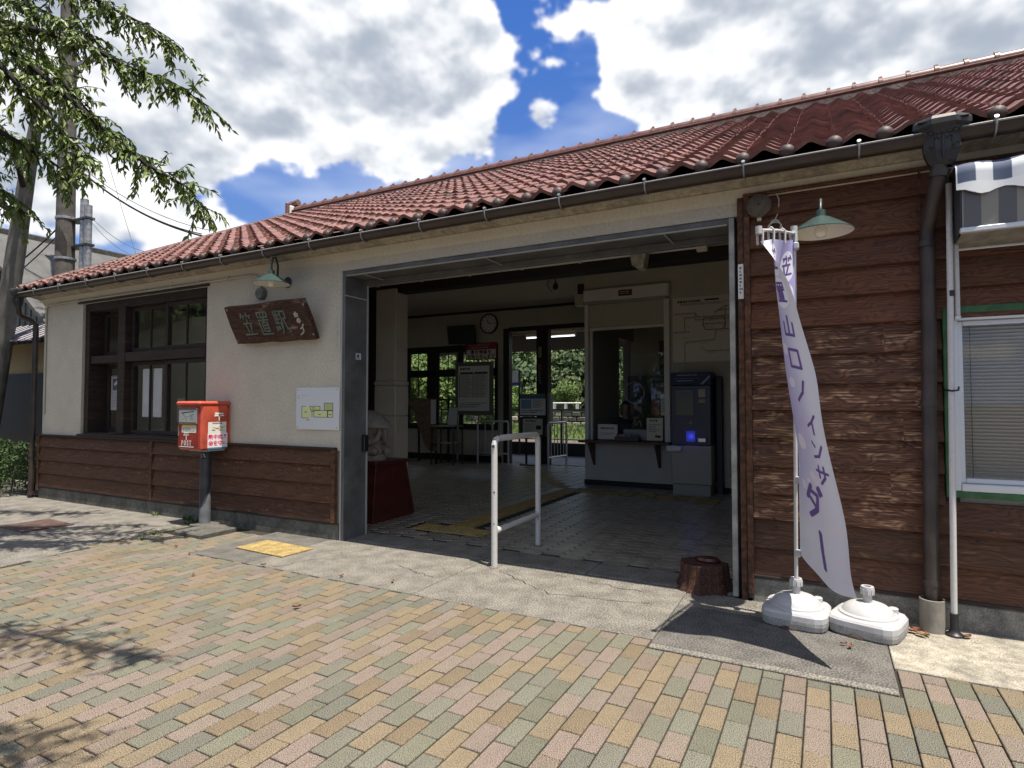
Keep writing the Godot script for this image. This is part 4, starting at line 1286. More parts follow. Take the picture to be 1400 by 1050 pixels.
func tube_lamp(nm: String, label: String, p: Vector3, L: float, turn: float, lit: bool, grp := "") -> Node3D:
	var t := thing(nm, label, "lamp", p, turn, grp)
	var b := nb(); b.box(Vector3(0, 0.05, 0), Vector3(L, 0.045, 0.09), 0.008); part("housing", b, M.ivory, t)
	for s in [-1, 1]:
		b = nb(); b.box(Vector3(s * (L / 2 - 0.012), 0.005, 0), Vector3(0.024, 0.05, 0.05), 0.006); part("socket", b, M.ivory, t)
	b = nb(); b.tube([Vector3(-L / 2 + 0.02, 0, 0), Vector3(L / 2 - 0.02, 0, 0)], 0.015, 10)
	part("tube", b, M.tube_lit if lit else M.white, t)
	if lit:
		var l := AreaLight3D.new()
		l.name = "tube_light"
		l.area_size = Vector2(L - 0.05, 0.03)
		l.light_energy = 0.5
		l.light_color = Color(0.93, 0.97, 1.0)
		l.shadow_enabled = true
		t.add_child(l)
		l.position = Vector3(0, -0.025, 0)
		l.rotation.x = -PI / 2
	return t

# ---------------------------------------------------------------- things out front
func gooseneck(nm: String, label: String, base: Vector3, shade: Vector3, arm: Array, grp: String) -> void:
	var t := thing(nm, label, "lamp", Vector3.ZERO, 0.0, grp)
	var dark := rough_mat(0.035, 0.05, 0.052, M.soft_t, null, 4.0, 0.4)
	var b := nb()
	b.xf = Transform3D(Basis(Vector3.RIGHT, PI / 2), base)
	b.lathe(Vector3.ZERO, [Vector2(0.058, 0), Vector2(0.058, 0.01), Vector2(0.045, 0.022), Vector2(0.02, 0.03), Vector2(0.0, 0.03)], 16)
	part("wall_rose", b, dark, t)
	b = nb(); b.tube(arm, 0.011, 8); part("arm", b, dark, t)
	b = nb()
	b.lathe(shade, [Vector2(0.182, -0.055), Vector2(0.182, -0.049), Vector2(0.11, 0.0), Vector2(0.055, 0.035), Vector2(0.03, 0.045), Vector2(0.028, 0.085), Vector2(0.0, 0.088)], 28)
	var sh := part("shade", b, rough_mat(0.05, 0.095, 0.085, M.soft_t, null, 3.0, 0.35), t)
	b = nb(); b.lathe(shade, [Vector2(0.0, 0.034), Vector2(0.05, 0.028), Vector2(0.108, -0.006), Vector2(0.180, -0.054)], 28); part("inner_enamel", b, mt(0.75, 0.73, 0.66, 0.35), sh)
	b = nb(); b.lathe(shade, [Vector2(0.0001, -0.085), Vector2(0.025, -0.078), Vector2(0.037, -0.055), Vector2(0.034, -0.03), Vector2(0.02, 0.0), Vector2(0.018, 0.03)], 14, 1, 1, -1)
	var gl := mt(0.8, 0.76, 0.66, 0.15)
	part("bulb", b, gl, t)

func outside_things() -> void:
	# ---- lamps
	gooseneck("wall_lamp", "green enamel gooseneck wall lamp above the carved wooden plaque", Vector3(-5.04, 2.64, 0.0), Vector3(-4.935, 2.615, 0.30), [Vector3(-5.04, 2.64, 0.02), Vector3(-5.03, 2.62, 0.10), Vector3(-5.01, 2.66, 0.16), Vector3(-4.985, 2.78, 0.18), Vector3(-4.96, 2.845, 0.23), Vector3(-4.94, 2.83, 0.28), Vector3(-4.935, 2.76, 0.30), Vector3(-4.935, 2.69, 0.30)], "gooseneck wall lamps")
	gooseneck("wall_lamp", "green enamel wall lamp with clear bulb on brown siding above the banner", Vector3(0.0, 2.50, 0.03), Vector3(-0.008, 2.455, 0.35), [Vector3(0.0, 2.50, 0.04), Vector3(-0.001, 2.52, 0.14), Vector3(-0.004, 2.60, 0.26), Vector3(-0.006, 2.61, 0.33), Vector3(-0.008, 2.53, 0.35)], "gooseneck wall lamps")
	# ---- carved plaque leaning out at its top
	var t := thing("station_plaque", "weathered wooden plaque with carved station name leaning from cream wall", "sign", Vector3(-5.115, 2.02, 0.035))
	t.rotation.x = 0.46
	var b := nb()
	b.us = 0.8
	b.prism(PackedVector2Array([Vector2(-0.59, 0.012), Vector2(-0.3, 0.004), Vector2(-0.05, 0.012), Vector2(0.1, 0.0), Vector2(0.35, 0.006), Vector2(0.585, 0.0), Vector2(0.592, 0.2), Vector2(0.58, 0.425), Vector2(0.2, 0.432), Vector2(-0.2, 0.42), Vector2(-0.58, 0.428), Vector2(-0.596, 0.22)]), 0.0, 0.055)
	part("plank", b, M.plaque_wood, t)
	var x := -0.40
	var ink := rough_mat(0.22, 0.26, 0.215, M.conc_t, null, 5.0, 0.7)
	for ch in ["笠", "置", "駅"]:
		b = nb(); glyph_mesh(b, ch, Rect2(x, 0.085, 0.20, 0.265), 0.019, 0.050, 0.062); part("carved_character", b, ink, t)
		b = nb(); glyph_mesh(b, ch, Rect2(x + 0.006, 0.078, 0.20, 0.265), 0.03, 0.045, 0.0575); part("character_outline", b, mt(0.03, 0.022, 0.018, 0.9), t)
		x += 0.25
	b = nb()
	for e in [["山", Rect2(0.40, 0.25, 0.06, 0.06)], ["の", Rect2(0.41, 0.18, 0.06, 0.07)], ["イ", Rect2(0.42, 0.10, 0.08, 0.08)], ["ノ", Rect2(0.39, 0.06, 0.1, 0.06)]]: glyph_mesh(b, e[0], e[1], 0.014, 0.05, 0.06)
	part("signature", b, mt(0.5, 0.47, 0.42, 0.8), t)
	for e in [[0.575, 0.06], [0.575, 0.375], [-0.55, 0.40]]:
		b = nb(); b.ball(Vector3(e[0], e[1], 0.056), Vector3(0.012, 0.012, 0.006), 8, 5); part("bolt", b, M.galv, t)
	# ---- round junction box and conduit along the wall head
	b = nb(); b.xf = Transform3D(Basis(Vector3.RIGHT, PI / 2), Vector3(-5.42, 2.55, 0))
	b.lathe(Vector3.ZERO, [Vector2(0.066, 0), Vector2(0.066, 0.05), Vector2(0.055, 0.062), Vector2(0.0, 0.064)], 18)
	b.xf = Transform3D.IDENTITY
	b.tube([Vector3(-5.42, 2.6, 0.02), Vector3(-5.43, 2.69, 0.015)], 0.01, 6)
	tag(part("junction_box", b, rough_mat(0.24, 0.235, 0.21, M.soft_t, null, 5.0), null), "small round grey junction box below the lamp by the plaque", "fitting")
	b = nb(); b.tube([Vector3(-9.98, 1.2, 0.012), Vector3(-9.985, 2.66, 0.012), Vector3(-9.97, 2.745, 0.014), Vector3(-9.9, 2.768, 0.03), Vector3(-6.2, 2.765, 0.035), Vector3(-5.6, 2.765, 0.035), Vector3(-5.49, 2.745, 0.03), Vector3(-5.455, 2.70, 0.016), Vector3(-5.45, 2.62, 0.012)], 0.011, 7)
	for k in 8: b.box(Vector3(-9.6 + k * 0.52, 2.768, 0.03), Vector3(0.02, 0.032, 0.05), 0.003)
	tag(part("conduit", b, M.cream, null), "thin cream cable conduit running along the top of the front wall", "conduit")
	# ---- plan board and enamel plates
	var im := paper(256, 256, Color(0.80, 0.815, 0.83))
	for e in [[34, 112, 66, 76, 0], [88, 112, 60, 26, 1], [108, 138, 84, 44, 0], [170, 92, 54, 48, 2], [192, 140, 32, 42, 0]]:
		var c: Color = [Color(0.82, 0.84, 0.60), Color(0.80, 0.82, 0.58), Color(0.70, 0.72, 0.52)][e[4]]
		im.fill_rect(Rect2i(e[0], e[1], e[2], e[3]), Color(0.2, 0.22, 0.16)); im.fill_rect(Rect2i(e[0] + 3, e[1] + 3, e[2] - 6, e[3] - 6), c)
	im.fill_rect(Rect2i(60, 108, 20, 12), Color(0.80, 0.815, 0.83)); im.fill_rect(Rect2i(78, 180, 26, 12), Color(0.80, 0.815, 0.83))
	for e in [[100, 120, 22], [52, 146, 16], [138, 160, 18], [200, 160, 14], [94, 142, 16]]: print_lines(im, Rect2i(e[0], e[1], e[2], 8), 1, Color(0.2, 0.2, 0.2), e[0], 0.9)
	print_lines(im, Rect2i(62, 196, 22, 8), 1, Color(0.75, 0.2, 0.2), 4, 0.9)
	print_lines(im, Rect2i(34, 44, 44, 6), 1, Color(0.6, 0.6, 0.62), 2); print_lines(im, Rect2i(10, 46, 6, 24), 3, Color(0.45, 0.45, 0.45), 5)
	for e in [[8, 10], [246, 10], [8, 244], [246, 244]]: im.fill_rect(Rect2i(e[0] - 2, e[1] - 2, 5, 5), Color(0.3, 0.3, 0.3))
	t = thing("plan_board", "white guide board with pale yellow building floor plan on cream wall", "sign", Vector3(-4.577, 1.30, 0))
	b = nb(); b.box(Vector3(0, 0, 0.012), Vector3(0.60, 0.43, 0.012), 0.004); part("panel", b, M.white, t)
	b = nb(); b.face(Vector3(-0.295, -0.21, 0.0195), Vector3(0.295, -0.21, 0.0195), Vector3(0.295, 0.21, 0.0195), Vector3(-0.295, 0.21, 0.0195)); part("print", b, print_mat(im, 0.45), t)
	im = paper(32, 256, Color(0.72, 0.71, 0.66)); 
	rng.seed = 3
	for k in 60: im.fill_rect(Rect2i(rng.randi() % 30, rng.randi() % 250, rng.randi_range(1, 3), rng.randi_range(1, 6)), Color(0.5, 0.45, 0.38))
	print_lines(im, Rect2i(8, 20, 16, 210), 13, Color(0.62, 0.6, 0.56), 8)
	t = thing("name_plate", "narrow faded white enamel plate on cream wall beside the doorway", "sign", Vector3(-4.315, 2.07, 0))
	b = nb(); b.box(Vector3(0, 0, 0.006), Vector3(0.052, 0.37, 0.01), 0.003); part("plate", b, M.ivory, t)
	b = nb(); b.face(Vector3(-0.024, -0.18, 0.0125), Vector3(0.024, -0.18, 0.0125), Vector3(0.024, 0.18, 0.0125), Vector3(-0.024, 0.18, 0.0125)); part("print", b, print_mat(im, 0.5), t)
	im = paper(32, 192, Color(0.80, 0.80, 0.78))
	print_lines(im, Rect2i(8, 14, 16, 160), 8, Color(0.15, 0.15, 0.2), 18)
	t = thing("name_plate", "narrow white enamel plate with black marks on brown corner post", "sign", Vector3(-0.509, 2.205, 0.03))
	b = nb(); b.box(Vector3(0, 0, 0.006), Vector3(0.036, 0.245, 0.008), 0.002); part("plate", b, M.white, t)
	b = nb(); b.face(Vector3(-0.016, -0.118, 0.0112), Vector3(0.016, -0.118, 0.0112), Vector3(0.016, 0.118, 0.0112), Vector3(-0.016, 0.118, 0.0112)); part("print", b, print_mat(im, 0.5), t)
	im = paper(48, 40, Color(0.75, 0.76, 0.78)); im.fill_rect(Rect2i(12, 8, 18, 20), Color(0.25, 0.28, 0.4)); print_lines(im, Rect2i(6, 30, 36, 8), 1, Color(0.3, 0.3, 0.5), 3)
	b = nb(); b.face(Vector3(-4.211, 1.80, -0.14), Vector3(-4.211, 1.80, -0.22), Vector3(-4.211, 1.865, -0.22), Vector3(-4.211, 1.865, -0.14))
	tag(part("door_sticker", b, print_mat(im), null), "small white sticker on the grey steel door jamb", "sticker")
	# ---- bell and coil of cable on the siding
	t = thing("alarm_bell", "round weathered cream alarm bell high on brown siding", "bell", Vector3(-0.383, 2.715, 0.025))
	b = nb(); b.xf = Transform3D(Basis(Vector3.RIGHT, PI / 2), Vector3.ZERO)
	b.lathe(Vector3.ZERO, [Vector2(0.075, 0), Vector2(0.083, 0.02), Vector2(0.08, 0.045), Vector2(0.06, 0.06), Vector2(0.02, 0.068), Vector2(0.0, 0.068)], 24)
	part("gong", b, rough_mat(0.15, 0.117, 0.086, M.conc_t, M.fine_n, 3.0, 0.7, 0.4), t)
	b = nb(); b.ball(Vector3(0, 0, 0.07), Vector3(0.009, 0.009, 0.006), 8, 5); part("screw", b, M.dark_metal, t)
	b = nb(); b.box(Vector3(0, -0.09, 0.02), Vector3(0.03, 0.025, 0.025), 0.005); part("striker_box", b, M.cream, t)
	b = nb()
	for q in 3:
		var pts := []
		for k in 17: pts.push_back(Vector3(-0.285 + cos(TAU * k / 16) * (0.034 + 0.005 * q), 2.565 + sin(TAU * k / 16) * (0.046 - 0.005 * q) - q * 0.006, 0.035 + q * 0.007))
		b.tube(pts, 0.0042, 6, false)
	b.tube([Vector3(-0.285, 2.61, 0.035), Vector3(-0.262, 2.66, 0.03), Vector3(-0.258, 2.75, 0.03), Vector3(-0.275, 2.79, 0.035)], 0.0042, 6)
	tag(part("cable_coil", b, mt(0.5, 0.47, 0.40, 0.6), null), "small coil of pale cable hanging beside the alarm bell", "cable")
	mailbox()
	banner()
	# ---- white hoop rail
	t = thing("hoop_rail", "white painted steel hoop rail with worn corners in the doorway", "handrail", Vector3(-2.44, 0, 0))
	b = nb()
	var za := 0.125; var zb := -0.72; var ht := 1.06; var rr := 0.0265
	var pts := [Vector3(0, 0, za), Vector3(0, ht - 0.07, za)]
	for k in range(1, 6): pts.push_back(Vector3(0, ht - 0.07 + sin(PI / 2 * k / 5) * 0.07, za - 0.07 + cos(PI / 2 * k / 5) * 0.07))
	for k in range(0, 6): pts.push_back(Vector3(0, ht - 0.07 + cos(PI / 2 * k / 5) * 0.07, zb + 0.07 - sin(PI / 2 * k / 5) * 0.07))
	pts.push_back(Vector3(0, 0, zb))
	b.tube(pts, rr, 16); part("hoop", b, M.white_paint, t)
	b = nb(); b.tube([Vector3(0, 0.295, za - 0.02), Vector3(0, 0.295, zb + 0.02)], 0.024, 14); part("crossbar", b, M.white_paint, t)
	b = nb(); b.tube([Vector3(0, 0.295, za - 0.022), Vector3(0, 0.295, za - 0.07)], 0.029, 14); part("crossbar_sleeve", b, M.white_paint, t)
	rng.seed = 6
	b = nb()
	for k in 16:
		var a := rng.randf_range(0, PI / 2)
		var c := Vector3(0, ht - 0.07 + sin(a) * (0.07 + rr), za - 0.07 + cos(a) * (0.07 + rr)) + Vector3(rng.randf_range(-0.008, 0.014), 0, 0)
		b.ball(c, Vector3(rng.randf_range(0.004, 0.011), 0.003, rng.randf_range(0.004, 0.012)), 7, 4)
	for e in [[0.62, za, 0.012], [0.36, za, 0.006], [0.27, zb, 0.008], [0.25, zb, 0.006]]: b.ball(Vector3(0.01, e[0], e[1] + rr - 0.002), Vector3(e[2], 0.005, 0.003), 7, 4)
	for k in 9: b.ball(Vector3(rng.randf_range(-0.012, 0.02), ht + rr - 0.003, rng.randf_range(-0.7, -0.05)), Vector3(rng.randf_range(0.003, 0.007), 0.003, rng.randf_range(0.003, 0.01)), 6, 4)
	part("chipped_paint", b, M.chip, t)
	for z in [za, zb]:
		b = nb(); b.lathe(Vector3(0, 0.0, z), [Vector2(0.045, 0.0), Vector2(0.042, 0.006), Vector2(0.028, 0.01)], 14); part("foot_mortar", b, M.concrete, t)
	# ---- tree-stump stool
	t = thing("stump_stool", "polished reddish tree stump stool at the edge of the doorway", "stool", Vector3(-0.81, 0.0, -0.10))
	b = nb()
	var rows := 9; var sg := 72
	var grid := []
	for k in sg + 1:
		var a := TAU * k / sg
		var row := []
		for i in rows + 1:
			var f := float(i) / rows
			var lob := 1.0 + 0.10 * sin(a * 3.0 + 0.6) * (1.0 - 0.4 * f) + 0.05 * sin(a * 7.0) + 0.035 * sin(a * 16.0 + 1.0) + 0.025 * sin(a * 29.0 + 2.0 + f * 1.5)
			var r := (0.172 - 0.012 * f + 0.03 * pow(1.0 - f, 4.0)) * lob
			row.push_back(Vector3(cos(a) * r * 1.0, f * 0.19, -sin(a) * r * 0.85))
		grid.push_back(row)
	b.us = 3.0
	b.sheet(grid, false); part("bark_side", b, M.stump_bark, t)
	b = nb()
	for k in sg:
		var q0: Vector3 = grid[k][rows]; var q1: Vector3 = grid[k + 1][rows]
		b.tri(Vector3(0, 0.194, 0), q0, q1)
	part("sawn_top", b, _wood_mat(wood(128, 128, 431, Color(0.30, 0.17, 0.13), Color(0.16, 0.08, 0.06), Color(0.4, 0.3, 0.26), 0.3)), t)
	b = nb(); b.lathe(Vector3(0.03, 0.19, -0.02), [Vector2(0.085, 0.0), Vector2(0.09, 0.016), Vector2(0.078, 0.034), Vector2(0.05, 0.038), Vector2(0.0, 0.036)], 8, 1.0, 0.7)
	part("knot", b, rough_mat(0.09, 0.022, 0.015, M.soft_t, null, 4.0, 0.25), t)
	# ---- yellow plate, manhole cover
	b = nb(); b.xf = Transform3D(Basis(Vector3.UP, -0.06), Vector3(-4.55, 0.008, 0.55)); b.box(Vector3.ZERO, Vector3(0.66, 0.012, 0.345), 0.003)
	t = thing("tactile_plate", "worn yellow tactile paving plate on the grey apron", "tactile paving")
	part("base", b, M.tactile, t)
	b = nb(); b.xf = Transform3D(Basis(Vector3.UP, -0.06), Vector3(-4.55, 0.014, 0.55))
	for i in 11:
		for j in 6: b.lathe(Vector3((i - 5) * 0.057, 0, (j - 2.5) * 0.053), [Vector2(0.013, 0), Vector2(0.009, 0.003), Vector2(0.0, 0.0032)], 6)
	part("studs", b, M.tactile, t).set_meta("kind", "stuff")
	t = thing("manhole_cover", "rusty brown square cover plate set in the side pavement", "manhole cover", Vector3(-7.76, 0.0, 1.04), -0.05)
	b = nb(); b.box(Vector3.ZERO, Vector3(0.60, 0.012, 0.48), 0.003); part("plate", b, rough_mat(0.13, 0.075, 0.06, M.soft_t, M.fine_n, 3.0, 0.75, 0.4), t)
	b = nb(); b.box(Vector3(0.29, 0.0, 0.0), Vector3(0.014, 0.016, 0.49), 0.003); b.box(Vector3(-0.29, 0.0, 0.0), Vector3(0.014, 0.016, 0.49), 0.003); part("rim", b, mt(0.05, 0.035, 0.03, 0.8), t)
	# ---- awning with its poles
	awning()
	# ---- fallen leaves
	rng.seed = 21
	var lm := [mt(0.20, 0.08, 0.035, 0.8), mt(0.26, 0.14, 0.06, 0.8), mt(0.15, 0.05, 0.025, 0.8)]
	var spots := [[0.43, 0.21], [0.47, 0.25], [0.455, 0.16], [0.40, 0.15], [0.50, 0.23], [0.70, 0.16], [-0.36, 0.12], [-0.31, 0.10], [0.07, 0.60], [0.10, 0.63], [-2.90, 0.86], [-4.15, 1.0], [-3.35, 0.93], [-4.4, 1.45], [-5.4, 0.95], [-6.9, 0.9], [-5.05, 1.05], [-3.1, 1.6]]
	for k in spots.size():
		var s := rng.randf_range(0.012, 0.02) * (1.35 if k in [6, 0, 1] else 1.0)
		var g := []
		for i in 5:
			var row := []
			for j in 5:
				var u := (j - 2) / 2.0; var v := (i - 2) / 2.0
				var w := maxf(0.0, 1.0 - v * v) * 0.45
				row.push_back(Vector3(v * s * 1.5, 0.008 + (u * u) * s * 0.5 + v * v * s * 0.25, u * w * s * 1.6))
			g.push_back(row)
		b = nb(); b.sheet(g)
		var y := 0.004
		var o := part("fallen_leaf", b, lm[k % 3], null, Vector3(spots[k][0], y, spots[k][1]))
		o.rotation.y = rng.randf() * TAU
		o.rotation.x = rng.randf_range(-0.2, 0.2)
		var lab := "curled brown fallen leaf beside the drain stub" if k < 6 else ("curled brown fallen leaf by the banner base" if k < 10 else "small dry brown leaf lying on the open pavement")
		tag(o, lab, "leaf", "fallen leaves")

func mailbox() -> void:
	var t := thing("mailbox", "red post box on a dark grey steel post by the window", "mailbox", Vector3(-6.115, 0, 0.165))
	var X0 := -0.215; var X1 := 0.195; var Z0 := -0.20; var Z1 := 0.19; var Y0 := 0.845; var Y1 := 1.375
	# body: side profile with a sloping back edge, extruded along x
	var b := nb()
	b.bx(X0, X1, Y0, Y1 - 0.03, Z0 + 0.06, Z1, 0.022)
	b.bx(X0 + 0.012, X1 - 0.012, Y0 + 0.03, Y1 - 0.05, Z0, Z0 + 0.07, 0.03)
	part("body", b, M.red_paint, t)
	b = nb(); b.bx(X0 - 0.008, X1 + 0.008, Y1 - 0.045, Y1 + 0.004, Z0 + 0.03, Z1 + 0.03, 0.02); part("hood", b, M.red_paint, t)
	# front door panel with window, label and lock
	b = nb(); b.bx(X0 + 0.02, X1 - 0.03, Y0 + 0.02, Y1 - 0.06, Z1 - 0.002, Z1 + 0.012, 0.006); var d := part("front_door", b, rough_mat(0.42, 0.04, 0.022, M.soft_t, null, 2.0, 0.4), t)
	var im := paper(128, 128, Color(0.62, 0.63, 0.62))
	im.fill_rect(Rect2i(0, 0, 128, 10), Color(0.25, 0.25, 0.25)); im.fill_rect(Rect2i(0, 118, 128, 10), Color(0.3, 0.3, 0.3))
	rng.seed = 14
	for k in 26: line(im, Vector2(rng.randf_range(14, 110), rng.randf_range(30, 100)), Vector2(rng.randf_range(14, 110), rng.randf_range(30, 110)), 2.0, Color(0.28, 0.32, 0.34).lerp(Color(0.8, 0.82, 0.8), rng.randf()))
	line(im, Vector2(20, 40), Vector2(108, 26), 7.0, Color(0.14, 0.17, 0.17))
	b = nb(); b.bx(X0 + 0.045, X1 - 0.055, 1.13, 1.305, Z1 + 0.010, Z1 + 0.020, 0.004); part("slot_frame", b, M.stainless, d)
	b = nb(); b.face(Vector3(X0 + 0.05, 1.135, Z1 + 0.0215), Vector3(X1 - 0.06, 1.135, Z1 + 0.0215), Vector3(X1 - 0.06, 1.30, Z1 + 0.0215), Vector3(X0 + 0.05, 1.30, Z1 + 0.0215)); part("slot_flap", b, print_mat(im, 0.2), d)
	im = paper(96, 48, Color(0.86, 0.85, 0.8)); im.fill_rect(Rect2i(0, 0, 96, 10), Color(0.8, 0.68, 0.2)); print_lines(im, Rect2i(6, 14, 84, 30), 4, Color(0.2, 0.2, 0.2), 6)
	b = nb(); b.face(Vector3(X0 + 0.09, 1.035, Z1 + 0.0135), Vector3(X1 - 0.07, 1.035, Z1 + 0.0135), Vector3(X1 - 0.07, 1.12, Z1 + 0.0135), Vector3(X0 + 0.09, 1.12, Z1 + 0.0135)); part("collection_times", b, print_mat(im), d)
	var wh := mt(0.8, 0.78, 0.74, 0.5)
	b = nb(); glyph_mesh(b, "〒", Rect2(X0 + 0.12, 0.955, 0.10, 0.085), 0.014, Z1 + 0.0122, Z1 + 0.0140); part("postal_mark", b, wh, d)
	b = nb()
	var lx := X0 + 0.085
	for ch in ["P", "O", "S", "T"]:
		glyph_mesh(b, ch, Rect2(lx, 0.895, 0.034, 0.055), 0.0085, Z1 + 0.0122, Z1 + 0.0140); lx += 0.046
	b.box(Vector3(X0 + 0.175, 0.882, Z1 + 0.013), Vector3(0.25, 0.008, 0.002)); part("lettering", b, wh, d)
	b = nb(); b.bx(X0 + 0.03, X0 + 0.042, 1.0, 1.1, Z1 + 0.012, Z1 + 0.018); part("lock_plate", b, M.galv, d)
	# right side: mark and two notices
	b = nb(); b.xf = Transform3D(Basis(Vector3.UP, PI / 2), Vector3(X1, 0, 0))
	glyph_mesh(b, "〒", Rect2(-0.045, 1.165, 0.125, 0.085), 0.02, 0.001, 0.0035); part("postal_mark", b, wh, t)
	im = paper(128, 96, Color(0.88, 0.87, 0.84)); print_lines(im, Rect2i(30, 6, 80, 14), 1, Color(0.1, 0.1, 0.12), 7, 0.9)
	for e in [[40, 50, Color(0.75, 0.6, 0.35)], [60, 56, Color(0.7, 0.2, 0.15)], [90, 44, Color(0.7, 0.75, 0.4)], [86, 70, Color(0.85, 0.8, 0.4)], [36, 70, Color(0.3, 0.3, 0.3)]]: line(im, Vector2(e[0] - 6, e[1]), Vector2(e[0] + 10, e[1] + 3), 9.0, e[2])
	print_lines(im, Rect2i(72, 40, 44, 44), 4, Color(0.4, 0.55, 0.4), 9)
	b = nb(); b.face(Vector3(X1 + 0.002, 1.03, 0.115), Vector3(X1 + 0.002, 1.03, -0.105), Vector3(X1 + 0.002, 1.15, -0.105), Vector3(X1 + 0.002, 1.15, 0.115)); part("notice", b, print_mat(im), t)
	im = paper(192, 176, Color(0.90, 0.88, 0.88)); im.fill_rect(Rect2i(0, 158, 192, 18), Color(0.25, 0.5, 0.62))
	var pk := Color(0.80, 0.12, 0.32)
	var gx := 8.0
	for ch in ["熱", "中", "症"]: glyph(im, ch, Rect2(gx, 18, 42, 50), 7.0, pk); gx += 47.0
	gx = 8.0
	for ch in ["命", "を", "守"]: glyph(im, ch, Rect2(gx, 88, 44, 54), 7.5, pk); gx += 46.0
	line(im, Vector2(168, 28), Vector2(169, 30), 20.0, Color(0.15, 0.35, 0.7)); print_lines(im, Rect2i(150, 50, 36, 16), 2, pk, 2); print_lines(im, Rect2i(148, 100, 36, 36), 2, pk, 3)
	b = nb(); b.face(Vector3(X1 + 0.004, 0.855, 0.12), Vector3(X1 + 0.004, 0.855, -0.12), Vector3(X1 + 0.004, 1.03, -0.12), Vector3(X1 + 0.004, 1.03, 0.12)); part("notice", b, print_mat(im), t)
	b = nb(); b.bx(-0.10, X1 - 0.01, Y0 - 0.014, Y0 + 0.002, -0.1, 0.13, 0.003); part("mounting_plate", b, M.steel_light, t)
	# post: dark grey, with a lighter slant-topped sleeve round its foot
	b = nb(); b.tube([Vector3(0, 0.02, 0), Vector3(0, Y0, 0)], 0.058, 24); part("post", b, rough_mat(0.062, 0.066, 0.074, M.soft_t, M.fine_n, 2.0, 0.5, 0.2), t)
	b = nb()
	var g := []
	for i in 9:
		var row := []
		for k in 25:
			var a := TAU * k / 24
			var top := 0.26 + 0.20 * cos(a - 1.1) * (0.7 + 0.3 * cos(a - 1.1))
			row.push_back(Vector3(cos(a) * 0.0592, 0.018 + top * i / 8.0, -sin(a) * 0.0592))
		g.push_back(row)
	b.sheet(g, true); part("lighter_foot", b, rough_mat(0.22, 0.235, 0.25, M.soft_t, M.fine_n, 3.0, 0.6, 0.3), t)
	im = paper(48, 48, Color(0.09, 0.09, 0.1)); glyph(im, "S", Rect2(4, 6, 18, 34), 4.0, Color(0.7, 0.7, 0.66)); line(im, Vector2(30, 10), Vector2(40, 34), 8.0, Color(0.62, 0.62, 0.6))
	b = nb()
	for k in 4:
		var a0 := -1.75 + k * 0.30; var a1 := a0 + 0.30
		var P := func(a: float, y: float) -> Vector3: return Vector3(cos(a) * 0.0597, y, -sin(a) * 0.0597)
		b.squad([P.call(a0, 0.74), P.call(a1, 0.74), P.call(a1, 0.81), P.call(a0, 0.81)], [P.call(a0, 0) , P.call(a1, 0), P.call(a1, 0), P.call(a0, 0)], [Vector2(k / 4.0, 1), Vector2((k + 1) / 4.0, 1), Vector2((k + 1) / 4.0, 0), Vector2(k / 4.0, 0)])
	part("post_sticker", b, print_mat(im), t)
	b = nb(); b.bx(0.12, 0.54, -0.10, 0.035, -0.02, 0.43, 0.012); b.bx(-0.10, 0.118, -0.10, 0.028, -0.11, 0.12, 0.012); part("plinth", b, M.concrete_dark, t)

